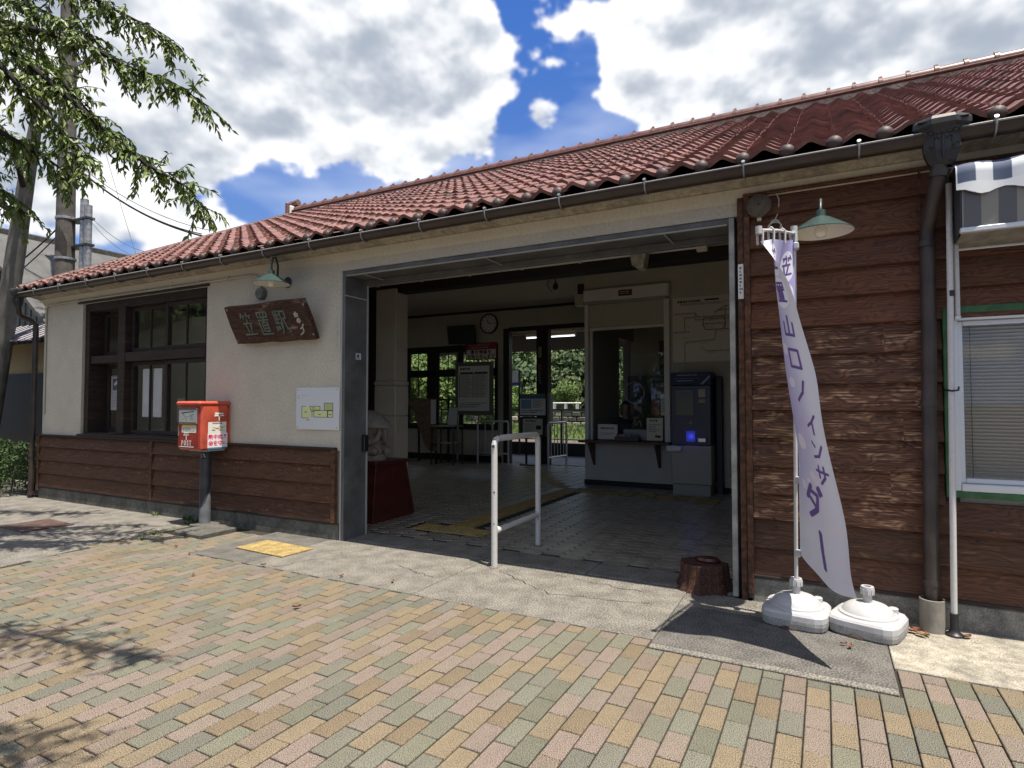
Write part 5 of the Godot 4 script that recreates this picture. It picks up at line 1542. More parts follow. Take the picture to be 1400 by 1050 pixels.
func banner() -> void:
	# two water-filled bases, one carrying the banner pole
	var bases := []
	for q in 2:
		var lab := "white plastic banner base holding the banner pole, half in shadow" if q == 0 else "empty white plastic banner base beside the drain stub"
		var t := thing("weighted_stand", lab, "banner base", Vector3(-0.178, 0, 0.30) if q == 0 else Vector3(0.205, 0, 0.285), -0.10 if q == 0 else -0.30, "white banner stands")
		var out := func(h: float, y: float) -> Array:
			var p := []
			for k in 32:
				var a := TAU * k / 32
				var m := pow(pow(absf(cos(a)), 5.0) + pow(absf(sin(a)), 5.0), -0.2)
				p.push_back(Vector3(cos(a) * h * m, y, -sin(a) * h * m))
			return p
		var loft := func(b: MB, lv: Array) -> void:
			for i in lv.size() - 1:
				var A: Array = out.call(lv[i].x, lv[i].y); var C: Array = out.call(lv[i + 1].x, lv[i + 1].y)
				for k in 32: b.quad(A[k], A[(k + 1) % 32], C[(k + 1) % 32], C[k])
		var b := nb()
		loft.call(b, [Vector2(0.172, 0.0), Vector2(0.182, 0.01), Vector2(0.186, 0.035), Vector2(0.186, 0.055)])
		part("grimy_skirt", b, M.dirt_plastic, t)
		b = nb()
		loft.call(b, [Vector2(0.186, 0.055), Vector2(0.185, 0.085), Vector2(0.176, 0.098), Vector2(0.155, 0.103), Vector2(0.0, 0.104)])
		b.lathe(Vector3(0, 0.1, 0), [Vector2(0.158, 0.0), Vector2(0.155, 0.012), Vector2(0.146, 0.016), Vector2(0.138, 0.018), Vector2(0.125, 0.04), Vector2(0.10, 0.058), Vector2(0.07, 0.068), Vector2(0.04, 0.072), Vector2(0.0, 0.072)], 32)
		part("tank", b, M.white_plastic, t)
		# moulded curl and plugs on the dome
		b = nb()
		for s in [-1, 1]:
			var pts := []
			for k in 9:
				var a := PI * 1.15 * k / 8 - 0.2
				pts.push_back(Vector3(s * (0.055 - cos(a) * 0.028), 0.150 - absf(s * (0.055 - cos(a) * 0.028)) * 0.2, 0.075 - sin(a) * 0.022))
			b.tube(pts, 0.005, 6)
		part("moulded_ribs", b, M.white_plastic, t)
		b = nb()
		for s in [-1, 1]: b.lathe(Vector3(s * 0.055, 0.146, 0.078), [Vector2(0.014, 0.0), Vector2(0.014, 0.004), Vector2(0.009, 0.004), Vector2(0.008, 0.0), Vector2(0.0, 0.0)], 12)
		part("dimples", b, M.dirt_plastic, t)
		b = nb(); b.lathe(Vector3(0.11, 0.10, -0.10), [Vector2(0.026, 0), Vector2(0.026, 0.035), Vector2(0.02, 0.04), Vector2(0.0, 0.04)], 14); part("filler_cap", b, M.white_plastic, t)
		b = nb()
		b.lathe(Vector3(0, 0.17, 0), [Vector2(0.024, 0.0), Vector2(0.024, 0.045), Vector2(0.034, 0.047), Vector2(0.036, 0.085), Vector2(0.034, 0.094), Vector2(0.020, 0.094), Vector2(0.018, 0.06), Vector2(0.0, 0.06)], 18)
		for k in 10: b.box(Vector3(cos(TAU * k / 10) * 0.0355, 0.235, sin(TAU * k / 10) * 0.0355), Vector3(0.006, 0.034, 0.006), 0.002)
		part("pole_socket", b, M.white_plastic, t)
		# arch in the skirt
		b = nb(); b.ball(Vector3(-0.02, 0.0, 0.181), Vector3(0.05, 0.022, 0.012), 12, 6); part("drain_arch", b, M.chip, t)
	var t := thing("banner", "pale lavender vertical banner with purple lettering twisted on white pole", "banner", Vector3.ZERO)
	var p0 := Vector3(-0.178, 0.18, 0.30); var p1 := Vector3(-0.150, 2.41, 0.505)
	var pole := func(y: float) -> Vector3:
		var k := (y - p0.y) / (p1.y - p0.y)
		return Vector3(lerpf(p0.x, p1.x, k), y, lerpf(p0.z, p1.z, k * k * 0.5 + k * 0.5))
	var b := nb()
	var pp := []
	for k in 9: pp.push_back(pole.call(lerpf(0.2, 2.40, k / 8.0)))
	b.tube(pp, 0.0115, 12); part("pole", b, M.white_paint, t)
	b = nb(); var pj: Vector3 = pole.call(1.32); b.tube([pj, pole.call(1.38)], 0.018, 12); part("pole_joint", b, mt(0.55, 0.5, 0.36, 0.5), t)
	var tip := Vector3(-0.292, 2.252, 1.13)
	var pt: Vector3 = pole.call(2.375)
	b = nb(); b.tube([pt + (pt - tip).normalized() * 0.06, pt.lerp(tip, 0.5) + Vector3(0, 0.01, 0), tip], 0.009, 8); part("crossbar", b, M.white_paint, t)
	b = nb(); b.tube([pt + Vector3(0, -0.05, 0), pt + Vector3(0, 0.045, 0)], 0.02, 10); part("pole_head", b, M.white_plastic, t)
	b = nb(); b.tube([tip + Vector3(0, -0.02, 0), tip + Vector3(0, 0.02, 0)], 0.017, 8); part("bar_end", b, M.white_plastic, t)
	# cloth: rows from top to foot; four guide points from the pole edge to the free edge
	var rows := [
		[Vector3(-0.155, 2.335, 0.52), Vector3(-0.19, 2.29, 0.70), Vector3(-0.235, 2.25, 0.92), Vector3(-0.28, 2.20, 1.10)],
		[Vector3(-0.150, 2.12, 0.50), Vector3(-0.225, 2.07, 0.68), Vector3(-0.225, 2.03, 0.90), Vector3(-0.165, 1.99, 1.06)],
		[Vector3(-0.150, 1.88, 0.48), Vector3(-0.225, 1.84, 0.66), Vector3(-0.190, 1.80, 0.90), Vector3(-0.100, 1.77, 1.00)],
		[Vector3(-0.155, 1.62, 0.46), Vector3(-0.205, 1.60, 0.66), Vector3(-0.150, 1.57, 0.90), Vector3(-0.055, 1.54, 0.98)],
		[Vector3(-0.155, 1.38, 0.44), Vector3(-0.175, 1.36, 0.64), Vector3(-0.115, 1.33, 0.88), Vector3(-0.025, 1.30, 0.97)],
		[Vector3(-0.150, 1.12, 0.41), Vector3(-0.140, 1.09, 0.62), Vector3(-0.060, 1.05, 0.86), Vector3(0.030, 1.02, 0.97)],
		[Vector3(-0.150, 0.86, 0.375), Vector3(-0.115, 0.84, 0.60), Vector3(-0.020, 0.79, 0.84), Vector3(0.075, 0.75, 0.98)],
		[Vector3(-0.150, 0.62, 0.35), Vector3(-0.100, 0.60, 0.58), Vector3(0.010, 0.53, 0.83), Vector3(0.105, 0.52, 0.99)],
		[Vector3(-0.150, 0.42, 0.335), Vector3(-0.085, 0.405, 0.58), Vector3(0.03, 0.36, 0.84), Vector3(0.130, 0.385, 1.01)]]
	var g := []
	var RN := 64; var CN := 28
	for i in RN + 1:
		var f := float(i) / RN * 8.0
		var i1 := mini(int(f), 7); var k := f - i1
		var cps := []
		for c in 4:
			var a: Vector3 = rows[maxi(i1 - 1, 0)][c]; var d: Vector3 = rows[mini(i1 + 2, 8)][c]
			cps.push_back(rows[i1][c].cubic_interpolate(rows[i1 + 1][c], a, d, k))
		var row := []
		for j in CN + 1:
			var s := float(j) / CN * 3.0
			var j1 := mini(int(s), 2); var kk := s - j1
			var q: Vector3 = cps[j1].cubic_interpolate(cps[j1 + 1], cps[maxi(j1 - 1, 0)], cps[mini(j1 + 2, 3)], kk)
			var u := float(j) / CN; var v := float(i) / RN
			q.x += 0.006 * sin(v * 19.0 + u * 6.0) * u + 0.004 * sin(u * 17.0 + v * 7.0) * u
			row.push_back(q)
		g.push_back(row)
	var im := paper(256, 1024, Color(0.80, 0.80, 0.90))
	for y in 1024:
		for x in 256:
			var lav := clampf((0.85 - x / 256.0) * 2.0, 0, 1) * clampf((0.86 - y / 1024.0) * 3.0, 0, 1)
			im.set_pixel(x, y, Color(0.84, 0.84, 0.88).lerp(Color(0.64, 0.61, 0.83), lav * 0.9))
	rng.seed = 61
	for k in 24:
		var c := Vector2(rng.randf_range(10, 240), rng.randf_range(150, 960)); line(im, c, c + Vector2(0.1, 0), rng.randf_range(14, 40), Color(0.86, 0.83, 0.88))
	for e in [[52, 95, 78], [52, 195, 78], [178, 70, 76], [178, 168, 76]]: line(im, Vector2(e[0], e[1] - 10), Vector2(e[0], e[1] + 10), e[2], Color(0.90, 0.90, 0.95))
	var ink := Color(0.40, 0.31, 0.55)
	glyph(im, "笠", Rect2(22, 62, 60, 62), 7.0, ink); glyph(im, "置", Rect2(22, 164, 60, 62), 7.0, ink)
	glyph(im, "笠", Rect2(146, 38, 62, 62), 7.0, ink); glyph(im, "置", Rect2(146, 136, 62, 62), 7.0, ink)
	var yy := 235.0
	for ch in ["山", "ロ", "ノ"]: glyph(im, ch, Rect2(150, yy, 68, 74), 9.0, ink); yy += 96.0
	yy = 520.0
	for ch in ["イ", "ン", "サ"]: glyph(im, ch, Rect2(176, yy, 52, 54), 7.0, ink); yy += 62.0
	glyph(im, "ダ", Rect2(98, 718, 82, 104), 13.0, ink); glyph(im, "ー", Rect2(104, 842, 78, 118), 13.0, ink)
	var fm := print_mat(im, 0.75)
	fm.backlight_enabled = true
	fm.backlight = Color(0.35, 0.35, 0.38)
	fm.cull_mode = BaseMaterial3D.CULL_DISABLED
	b = nb(); b.sheet(g); part("cloth", b, fm, t)
	# loops on the bar and clips on the pole
	for k in 4:
		var f: float = [0.04, 0.36, 0.68, 0.97][k]
		var q: Vector3 = pt.lerp(tip, f) + Vector3(0, 0.01 if f > 0.2 and f < 0.8 else 0.0, 0)
		b = nb(); b.tube([q + Vector3(0.012, -0.075, 0), q + Vector3(0.014, 0, 0), q + Vector3(0, 0.014, 0), q + Vector3(-0.014, 0, 0), q + Vector3(-0.012, -0.075, 0)], 0.007, 6); part("top_loop", b, M.white_plastic, t)
	for y in [2.30, 1.37, 0.885, 0.43]:
		var q: Vector3 = pole.call(y)
		b = nb(); b.box(q + Vector3(0.012, -0.005, 0.02), Vector3(0.03, 0.04, 0.06), 0.006); part("side_loop", b, M.white_plastic, t)

func awning() -> void:
	var t := thing("striped_awning", "small blue and white striped window awning folded under the eave", "awning", Vector3.ZERO)
	# scalloped drop of striped cloth over a clear hanging strip
	var im := paper(512, 64, Color(0.80, 0.82, 0.84))
	for k in 11: im.fill_rect(Rect2i(2 + k * 47, 0, 24, 64), Color(0.27, 0.32, 0.42))
	im.fill_rect(Rect2i(0, 56, 512, 8), Color(0.85, 0.86, 0.87))
	var cm := print_mat(im, 0.7)
	cm.cull_mode = BaseMaterial3D.CULL_DISABLED
	cm.backlight_enabled = true
	cm.backlight = Color(0.25, 0.25, 0.27)
	var g := []
	for i in 13:
		var f := i / 12.0
		var row := []
		for j in 49:
			var u := j / 48.0
			var x := 0.672 + u * 1.75
			var sag := 0.012 * sin(u * 40.0) * f
			var z := lerpf(0.10, 0.335, minf(1.0, f * 1.5)) + maxf(0.0, f - 0.66) * 0.02
			var y := 2.72 - 0.02 * f - maxf(0.0, f - 0.60) * 0.42 + sag * 0.5 + (0.02 * cos(u * TAU * 8.0) if f > 0.97 else 0.0)
			row.push_back(Vector3(x, y, z + sag))
		g.push_back(row)
	var b := nb(); b.sheet(g); part("cloth", b, cm, t)
	var cl := mt(0.62, 0.60, 0.55, 0.25); cl.transparency = BaseMaterial3D.TRANSPARENCY_ALPHA; cl.albedo_color.a = 0.42
	var im2 := paper(512, 32, Color(0.74, 0.73, 0.70))
	for k in 11: im2.fill_rect(Rect2i(2 + k * 47, 0, 24, 32), Color(0.52, 0.52, 0.53))  # stripes mirrored in and seen through the strip, printed into its colour
	cl.albedo_texture = tex(im2); cl.albedo_color.a = 0.8
	b = nb(); b.face(Vector3(0.70, 2.34, 0.31), Vector3(2.4, 2.34, 0.31), Vector3(2.4, 2.57, 0.325), Vector3(0.70, 2.57, 0.325)); part("clear_strip", b, cl, t)
	b = nb(); b.bx(0.69, 2.42, 2.315, 2.342, 0.28, 0.32, 0.004); part("front_bar", b, M.alu, t)
	b = nb(); b.bx(0.69, 2.42, 2.27, 2.30, 0.02, 0.05, 0.004); part("wall_bar", b, M.alu, t)
	b = nb(); b.quad(Vector3(0.70, 2.28, 0.045), Vector3(2.4, 2.28, 0.045), Vector3(2.4, 2.318, 0.29), Vector3(0.70, 2.318, 0.29)); part("tray", b, rough_mat(0.36, 0.33, 0.27, M.soft_t, null, 3.0), t)
	for x in [0.695, 2.415]:
		b = nb(); b.prism(PackedVector2Array([Vector2(-0.03, 2.29), Vector2(-0.30, 2.33), Vector2(-0.325, 2.60), Vector2(-0.10, 2.72), Vector2(-0.03, 2.72)]), x - 0.004, x + 0.004)
		var e := part("end_cheek", b, M.dark_metal, t); e.rotation.y = PI / 2
	# its two white poles
	var t2 := thing("awning_pole", "long white pole with black rubber foot leaning by the drainpipe", "pole", Vector3.ZERO)
	b = nb(); b.tube([Vector3(0.672, 2.66, 0.13), Vector3(0.645, 0.10, 0.135)], 0.0165, 14); part("pole", b, M.white_paint, t2)
	b = nb(); b.tube([Vector3(0.673, 2.70, 0.13), Vector3(0.672, 2.66, 0.13)], 0.012, 10); b.tube([Vector3(0.668, 2.02, 0.131), Vector3(0.668, 1.985, 0.131)], 0.018, 12); part("black_joint", b, M.black, t2)
	b = nb(); b.lathe(Vector3(0.645, 0.0, 0.14), [Vector2(0.048, 0.0), Vector2(0.046, 0.012), Vector2(0.03, 0.022), Vector2(0.022, 0.04), Vector2(0.021, 0.13), Vector2(0.0, 0.13)], 18); part("rubber_foot", b, M.black, t2)
	b = nb(); b.tube([Vector3(0.635, 1.432, 0.06), Vector3(0.64, 1.43, 0.14), Vector3(0.66, 1.425, 0.155), Vector3(0.69, 1.43, 0.15), Vector3(0.692, 1.45, 0.145)], 0.006, 6); part("hook", b, M.black, t2)
	b = nb(); b.bx(0.690, 0.716, 1.87, 2.66, 0.085, 0.11, 0.006); part("arm", b, M.white_paint, t)
	b = nb(); b.bx(0.688, 0.718, 1.85, 1.872, 0.05, 0.112, 0.003); part("bracket", b, M.alu, t)

# ---------------------------------------------------------------- things in the hall
func sign_board(nm: String, label: String, cat: String, p: Vector3, w: float, h: float, d: float, im: Image, frame: Material, turn := 0.0, fw := 0.02) -> Node3D:
	var t := thing(nm, label, cat, p, turn)
	var b := nb(); b.box(Vector3(0, 0, d * 0.5), Vector3(w, h, d), 0.004); part("panel", b, frame, t)
	b = nb(); b.face(Vector3(-w / 2 + fw, -h / 2 + fw, d + 0.002), Vector3(w / 2 - fw, -h / 2 + fw, d + 0.002), Vector3(w / 2 - fw, h / 2 - fw, d + 0.002), Vector3(-w / 2 + fw, h / 2 - fw, d + 0.002))
	part("print", b, print_mat(im, 0.5), t)
	return t

func inside_things() -> void:
	var b := nb()
	# lamps on the bulkhead
	tube_lamp("batten_lamp", "unlit white batten tube lamp on the bulkhead over the doorway", Vector3(-2.8, 3.05, -1.93), 1.6, 0.0, false)
	var wl := tube_lamp("batten_lamp", "lit tube lamp under the ceiling behind the front window", Vector3(-7.9, 3.30, -4.2), 1.25, 0.0, true)
	wl.position = Vector3(-8.0, 3.40, -3.4)
	b = nb(); b.bx(-4.66, -4.40, 3.01, 3.09, -1.998, -1.93, 0.008); tag(part("switch_box", b, M.ivory, null), "square ivory junction box on the bulkhead left of the batten lamp", "fitting")
	b = nb(); b.tube([Vector3(-5.9, 3.0, -1.955), Vector3(-1.1, 3.0, -1.955)], 0.018, 8); b.bx(-1.17, -1.06, 2.945, 3.01, -1.99, -1.92, 0.008)
	for k in 6: b.bx(-5.5 + k * 0.75, -5.47 + k * 0.75, 2.975, 3.025, -1.99, -1.93, 0.004)
	tag(part("beam_conduit", b, M.ivory, null), "ivory conduit with clips along the dark beam", "conduit")
	# torn emergency lamp hanging at the beam
	var t := thing("broken_fitting", "torn white light fitting with tapering cover hanging below the bulkhead", "lamp", Vector3(-1.73, 2.92, -1.75))
	b = nb(); b.prism(PackedVector2Array([Vector2(-0.10, 0.12), Vector2(0.11, 0.13), Vector2(0.085, -0.02), Vector2(0.06, -0.14), Vector2(0.01, -0.155), Vector2(-0.03, -0.12), Vector2(-0.06, -0.10)]), -0.07, 0.07); part("cover", b, rough_mat(0.62, 0.6, 0.54, M.soft_t, M.fine_n, 4.0, 0.7, 0.4), t)
	b = nb(); b.bx(-0.12, 0.12, 0.12, 0.15, -0.24, 0.08, 0.005); part("mount", b, M.ivory, t)
	b = nb(); b.ball(Vector3(-0.03, 0.07, 0.072), Vector3(0.03, 0.02, 0.004), 8, 4); part("tear", b, mt(0.12, 0.08, 0.03), t)
	# ceiling hook lamp
	t = thing("ceiling_lamp", "small dark lamp holder with a loop of wire under the ceiling", "lamp", Vector3(-3.95, 3.33, -4.6))
	b = nb(); b.tube([Vector3(0, 0.2, 0), Vector3(0, 0.04, 0)], 0.008, 6); b.lathe(Vector3(0, -0.04, 0), [Vector2(0.0, -0.05), Vector2(0.045, -0.02), Vector2(0.05, 0.03), Vector2(0.02, 0.08), Vector2(0.0, 0.08)], 12); part("holder", b, M.dark_metal, t)
	b = nb(); b.tube([Vector3(0.0, 0.2, 0), Vector3(-0.12, 0.15, 0), Vector3(-0.15, 0.0, 0), Vector3(-0.08, -0.09, 0), Vector3(0, -0.05, 0)], 0.006, 6); part("wire", b, M.dark_metal, t)
	t = thing("wall_speaker", "small cream loudspeaker box on the corner of the ticket office", "loudspeaker", Vector3(-3.68, 3.12, -5.05))
	b = nb(); b.box(Vector3.ZERO, Vector3(0.17, 0.2, 0.12), 0.01); part("case", b, M.cream, t)
	b = nb(); b.box(Vector3(0.02, 0.19, 0), Vector3(0.12, 0.17, 0.1), 0.008); part("alarm_lamp", b, mt(0.05, 0.02, 0.02, 0.4), t)
	# clock
	t = thing("wall_clock", "round white wall clock with black rim above the way out", "clock", Vector3(-6.92, 3.22, -7.54))
	b = nb(); b.xf = Transform3D(Basis(Vector3.RIGHT, PI / 2), Vector3.ZERO)
	b.lathe(Vector3.ZERO, [Vector2(0.235, 0), Vector2(0.235, 0.05), Vector2(0.215, 0.055), Vector2(0.205, 0.04)], 32); part("rim", b, M.black, t)
	b = nb(); b.xf = Transform3D(Basis(Vector3.RIGHT, PI / 2), Vector3.ZERO); b.lathe(Vector3.ZERO, [Vector2(0.206, 0.036), Vector2(0.0, 0.036)], 32); part("dial", b, mt(0.72, 0.71, 0.66, 0.5), t)
	b = nb()
	for k in 12: b.box(Vector3(sin(TAU * k / 12) * 0.17, cos(TAU * k / 12) * 0.17, 0.04), Vector3(0.022, 0.026, 0.003))
	part("hour_marks", b, M.black, t)
	b = nb(); b.tube([Vector3(0, 0, 0.045), Vector3(-0.045, 0.10, 0.045)], 0.008, 5); part("hour_hand", b, M.black, t)
	b = nb(); b.tube([Vector3(0, 0, 0.048), Vector3(0.15, 0.01, 0.048)], 0.006, 5); part("minute_hand", b, M.black, t)
	# television
	t = thing("television", "black flat television tilted down on the back wall", "television", Vector3(-7.58, 2.98, -7.36), 0.10)
	t.rotation.x = 0.22
	b = nb(); b.box(Vector3.ZERO, Vector3(0.72, 0.44, 0.06), 0.01); part("screen", b, M.black, t)
	b = nb(); b.bx(-0.1, 0.1, -0.08, 0.08, -0.16, -0.03, 0.01); part("wall_bracket", b, M.dark_metal, t)
	# red notice
	var im := paper(256, 128, Color(0.55, 0.08, 0.09))
	im.fill_rect(Rect2i(6, 52, 244, 70), Color(0.86, 0.84, 0.80))
	var gx := 40.0
	for ch in ["運", "行", "情", "報", "を"]: glyph(im, ch, Rect2(gx, 56, 30, 30), 4.0, Color(0.35, 0.05, 0.06)); gx += 36.0
	gx = 14.0
	for ch in ["お", "知", "ら", "せ", "し", "ま", "す"]: glyph(im, ch, Rect2(gx, 90, 30, 30), 4.0, Color(0.35, 0.05, 0.06)); gx += 33.0
	print_lines(im, Rect2i(16, 8, 220, 18), 1, Color(0.55, 0.42, 0.4), 3, 0.8); print_lines(im, Rect2i(30, 30, 190, 16), 1, Color(0.55, 0.42, 0.4), 5, 0.8)
	sign_board("red_notice", "red and white information notice above the timetable board", "sign", Vector3(-7.13, 2.585, -7.53), 0.84, 0.40, 0.02, im, mt(0.16, 0.02, 0.02), 0.0, 0.004)
	# timetable board on legs
	im = paper(256, 320, Color(0.83, 0.83, 0.79))
	im.fill_rect(Rect2i(16, 14, 14, 14), Color(0.1, 0.1, 0.1))
	glyph(im, "時", Rect2(36, 12, 18, 18), 2.5, Color(0.1, 0.1, 0.1)); glyph(im, "刻", Rect2(58, 12, 18, 18), 2.5, Color(0.1, 0.1, 0.1)); glyph(im, "表", Rect2(80, 12, 18, 18), 2.5, Color(0.1, 0.1, 0.1))
	for c in 2:
		im.fill_rect(Rect2i(14 + c * 118, 44, 110, 14), Color(0.13, 0.15, 0.28))
		for k in 15:
			im.fill_rect(Rect2i(14 + c * 118, 62 + k * 11, 110, 2), Color(0.28, 0.28, 0.27))
			print_lines(im, Rect2i(18 + c * 118, 66 + k * 11, 100, 6), 1, Color(0.42, 0.42, 0.40), k + c * 40, 0.8)
	im.fill_rect(Rect2i(122, 58, 5, 170), Color(0.1, 0.1, 0.1)); im.fill_rect(Rect2i(8, 58, 5, 170), Color(0.1, 0.1, 0.1))
	print_lines(im, Rect2i(14, 240, 60, 8), 1, Color(0.2, 0.2, 0.2), 3); im.fill_rect(Rect2i(14, 262, 226, 3), Color(0.2, 0.2, 0.2)); print_lines(im, Rect2i(14, 272, 226, 30), 2, Color(0.3, 0.3, 0.3), 8)
	t = sign_board("timetable_board", "grey framed train timetable board standing before the platform window", "notice board", Vector3(-7.18, 1.705, -7.30), 1.02, 1.22, 0.04, im, mt(0.10, 0.105, 0.10, 0.5), 0.0, 0.09)
	for x in [-0.47, 0.47]:
		b = nb(); b.bx(x - 0.025, x + 0.025, -1.705, 0.62, -0.03, -0.001, 0.004); part("leg", b, M.steel_light, t)
	# stand with two notices in the way out
	im = paper(192, 144, Color(0.86, 0.87, 0.86)); im.fill_rect(Rect2i(0, 0, 192, 26), Color(0.25, 0.42, 0.55)); im.fill_rect(Rect2i(8, 32, 78, 66), Color(0.45, 0.58, 0.66)); print_lines(im, Rect2i(98, 34, 84, 60), 6, Color(0.3, 0.3, 0.32), 2); print_lines(im, Rect2i(12, 108, 168, 26), 2, Color(0.2, 0.2, 0.22), 9)
	t = sign_board("notice_stand", "black framed notice stand with two posters between the gate rails", "notice board", Vector3(-5.69, 1.32, -7.36), 0.68, 0.50, 0.05, im, M.black, 0.0, 0.03)
	b = nb(); b.box(Vector3(0, 0.232, 0.06), Vector3(0.6, 0.03, 0.004)); part("yellow_strip", b, mt(0.3, 0.24, 0.05), t)
	b = nb(); b.box(Vector3(0, -0.475, 0.025), Vector3(0.62, 0.43, 0.05), 0.004); part("lower_panel", b, M.black, t)
	im = paper(128, 96, Color(0.77, 0.76, 0.69)); print_lines(im, Rect2i(20, 8, 90, 12), 1, Color(0.12, 0.12, 0.12), 3, 0.9); print_lines(im, Rect2i(12, 30, 70, 54), 5, Color(0.4, 0.4, 0.38), 5); im.fill_rect(Rect2i(86, 40, 34, 24), Color(0.12, 0.12, 0.12))
	b = nb(); b.face(Vector3(-0.24, -0.65, 0.053), Vector3(0.24, -0.65, 0.053), Vector3(0.24, -0.30, 0.053), Vector3(-0.24, -0.30, 0.053)); part("print", b, print_mat(im), t)
	b = nb(); b.box(Vector3(0.38, -0.1, -0.04), Vector3(0.06, 0.72, 0.2), 0.01); part("leaflet_pocket", b, mt(0.2, 0.21, 0.19, 0.5), t)
	for x in [-0.17, 0.17]:
		b = nb(); b.bx(x - 0.02, x + 0.02, -1.32, -0.66, 0.0, 0.04, 0.003); part("leg", b, M.black, t)
	b = nb(); b.box(Vector3(0, -1.305, 0.02), Vector3(0.5, 0.03, 0.36), 0.004); part("foot", b, M.black, t)
	# steel gate rails
	for e in [[Vector3(-6.55, 0, -7.05), 0.78, 0.0, "steel gate rail standing before the timetable board", 4], [Vector3(-4.94, 0, -6.95), 0.75, 1.45, "steel gate rail beside the ticket office corner", 6]]:
		t = thing("gate_rail", e[3], "barrier", e[0], e[2], "steel gate rails")
		var L: float = e[1]
		b = nb(); b.tube([Vector3(-L / 2, 0, 0), Vector3(-L / 2, 0.93, 0), Vector3(-L / 2 + 0.03, 0.96, 0), Vector3(L / 2 - 0.03, 0.96, 0), Vector3(L / 2, 0.93, 0), Vector3(L / 2, 0, 0)], 0.024, 10); part("hoop", b, M.stainless, t)
		b = nb(); b.tube([Vector3(-L / 2, 0.25, 0), Vector3(L / 2, 0.25, 0)], 0.02, 8); part("lower_rail", b, M.stainless, t)
		for k in range(1, e[4]):
			b = nb(); b.tube([Vector3(-L / 2 + L * k / e[4], 0.25, 0), Vector3(-L / 2 + L * k / e[4], 0.95, 0)], 0.010, 6); part("bar", b, M.stainless, t)
	# cloth-covered table and small shelf stand by the window
	t = thing("covered_table", "tall stand draped with brown cloth in the dark corner by the window", "table", Vector3(-8.1, 0, -6.75))
	b = nb(); b.bx(-0.48, 0.42, 1.42, 1.47, -0.3, 0.25, 0.006); part("top", b, mt(0.07, 0.045, 0.03), t)
	for e in [[-0.45, -0.27], [-0.45, 0.22], [0.39, -0.27], [0.39, 0.22]]:
		b = nb(); b.bx(e[0] - 0.02, e[0] + 0.02, 0, 1.42, e[1] - 0.02, e[1] + 0.02, 0.003); part("leg", b, M.dark_beam, t)
	var g := []
	for i in 15:
		var f := i / 14.0
		var row := []
		for j in 25:
			var u := j / 24.0
			var low: float = 1.46 - f * (0.12 + 1.05 * pow(smoothstep(0.05, 0.85, u), 1.4))
			row.push_back(Vector3(-0.46 + u * 0.9 * (1.0 - 0.25 * f * (1.0 - u)), low, 0.27 + 0.025 * sin(u * 30.0) * f))
		g.push_back(row)
	b = nb(); b.sheet(g); part("cloth", b, rough_mat(0.20, 0.14, 0.09, M.soft_t, M.fine_n, 3.0, 0.95, 0.4), t)
	b = nb(); b.bx(0.30, 0.44, 0.90, 1.44, 0.29, 0.31, 0.004); part("white_card", b, mt(0.42, 0.43, 0.45), t)
	t = thing("small_table", "small dark side table with lower shelf under the platform window", "table", Vector3(-7.47, 0, -6.6))
	b = nb(); b.bx(-0.31, 0.31, 0.84, 0.87, -0.2, 0.2, 0.005); part("top", b, mt(0.22, 0.21, 0.19, 0.5), t)
	b = nb(); b.bx(-0.29, 0.29, 0.46, 0.48, -0.19, 0.19, 0.004); part("shelf", b, mt(0.12, 0.10, 0.08, 0.5), t)
	for e in [[-0.29, -0.18], [-0.29, 0.18], [0.29, -0.18], [0.29, 0.18]]:
		b = nb(); b.bx(e[0] - 0.014, e[0] + 0.014, 0, 0.84, e[1] - 0.014, e[1] + 0.014, 0.003); part("leg", b, M.dark_metal, t)
	# papers and jar on it
	t = thing("leaflet_rack", "grey leaflet card propped on the small dark table", "leaflet", Vector3(-7.35, 0.87, -6.62), 0.15)
	b = nb(); b.xf = Transform3D(Basis(Vector3.RIGHT, -0.2), Vector3.ZERO); b.box(Vector3(0, 0.2, 0), Vector3(0.22, 0.4, 0.01), 0.003); part("card", b, mt(0.4, 0.41, 0.4), t)
	b = nb(); b.box(Vector3(0, 0.01, -0.04), Vector3(0.2, 0.015, 0.14), 0.003); part("foot", b, mt(0.3, 0.3, 0.3), t)
	statue()
	ticket_things()

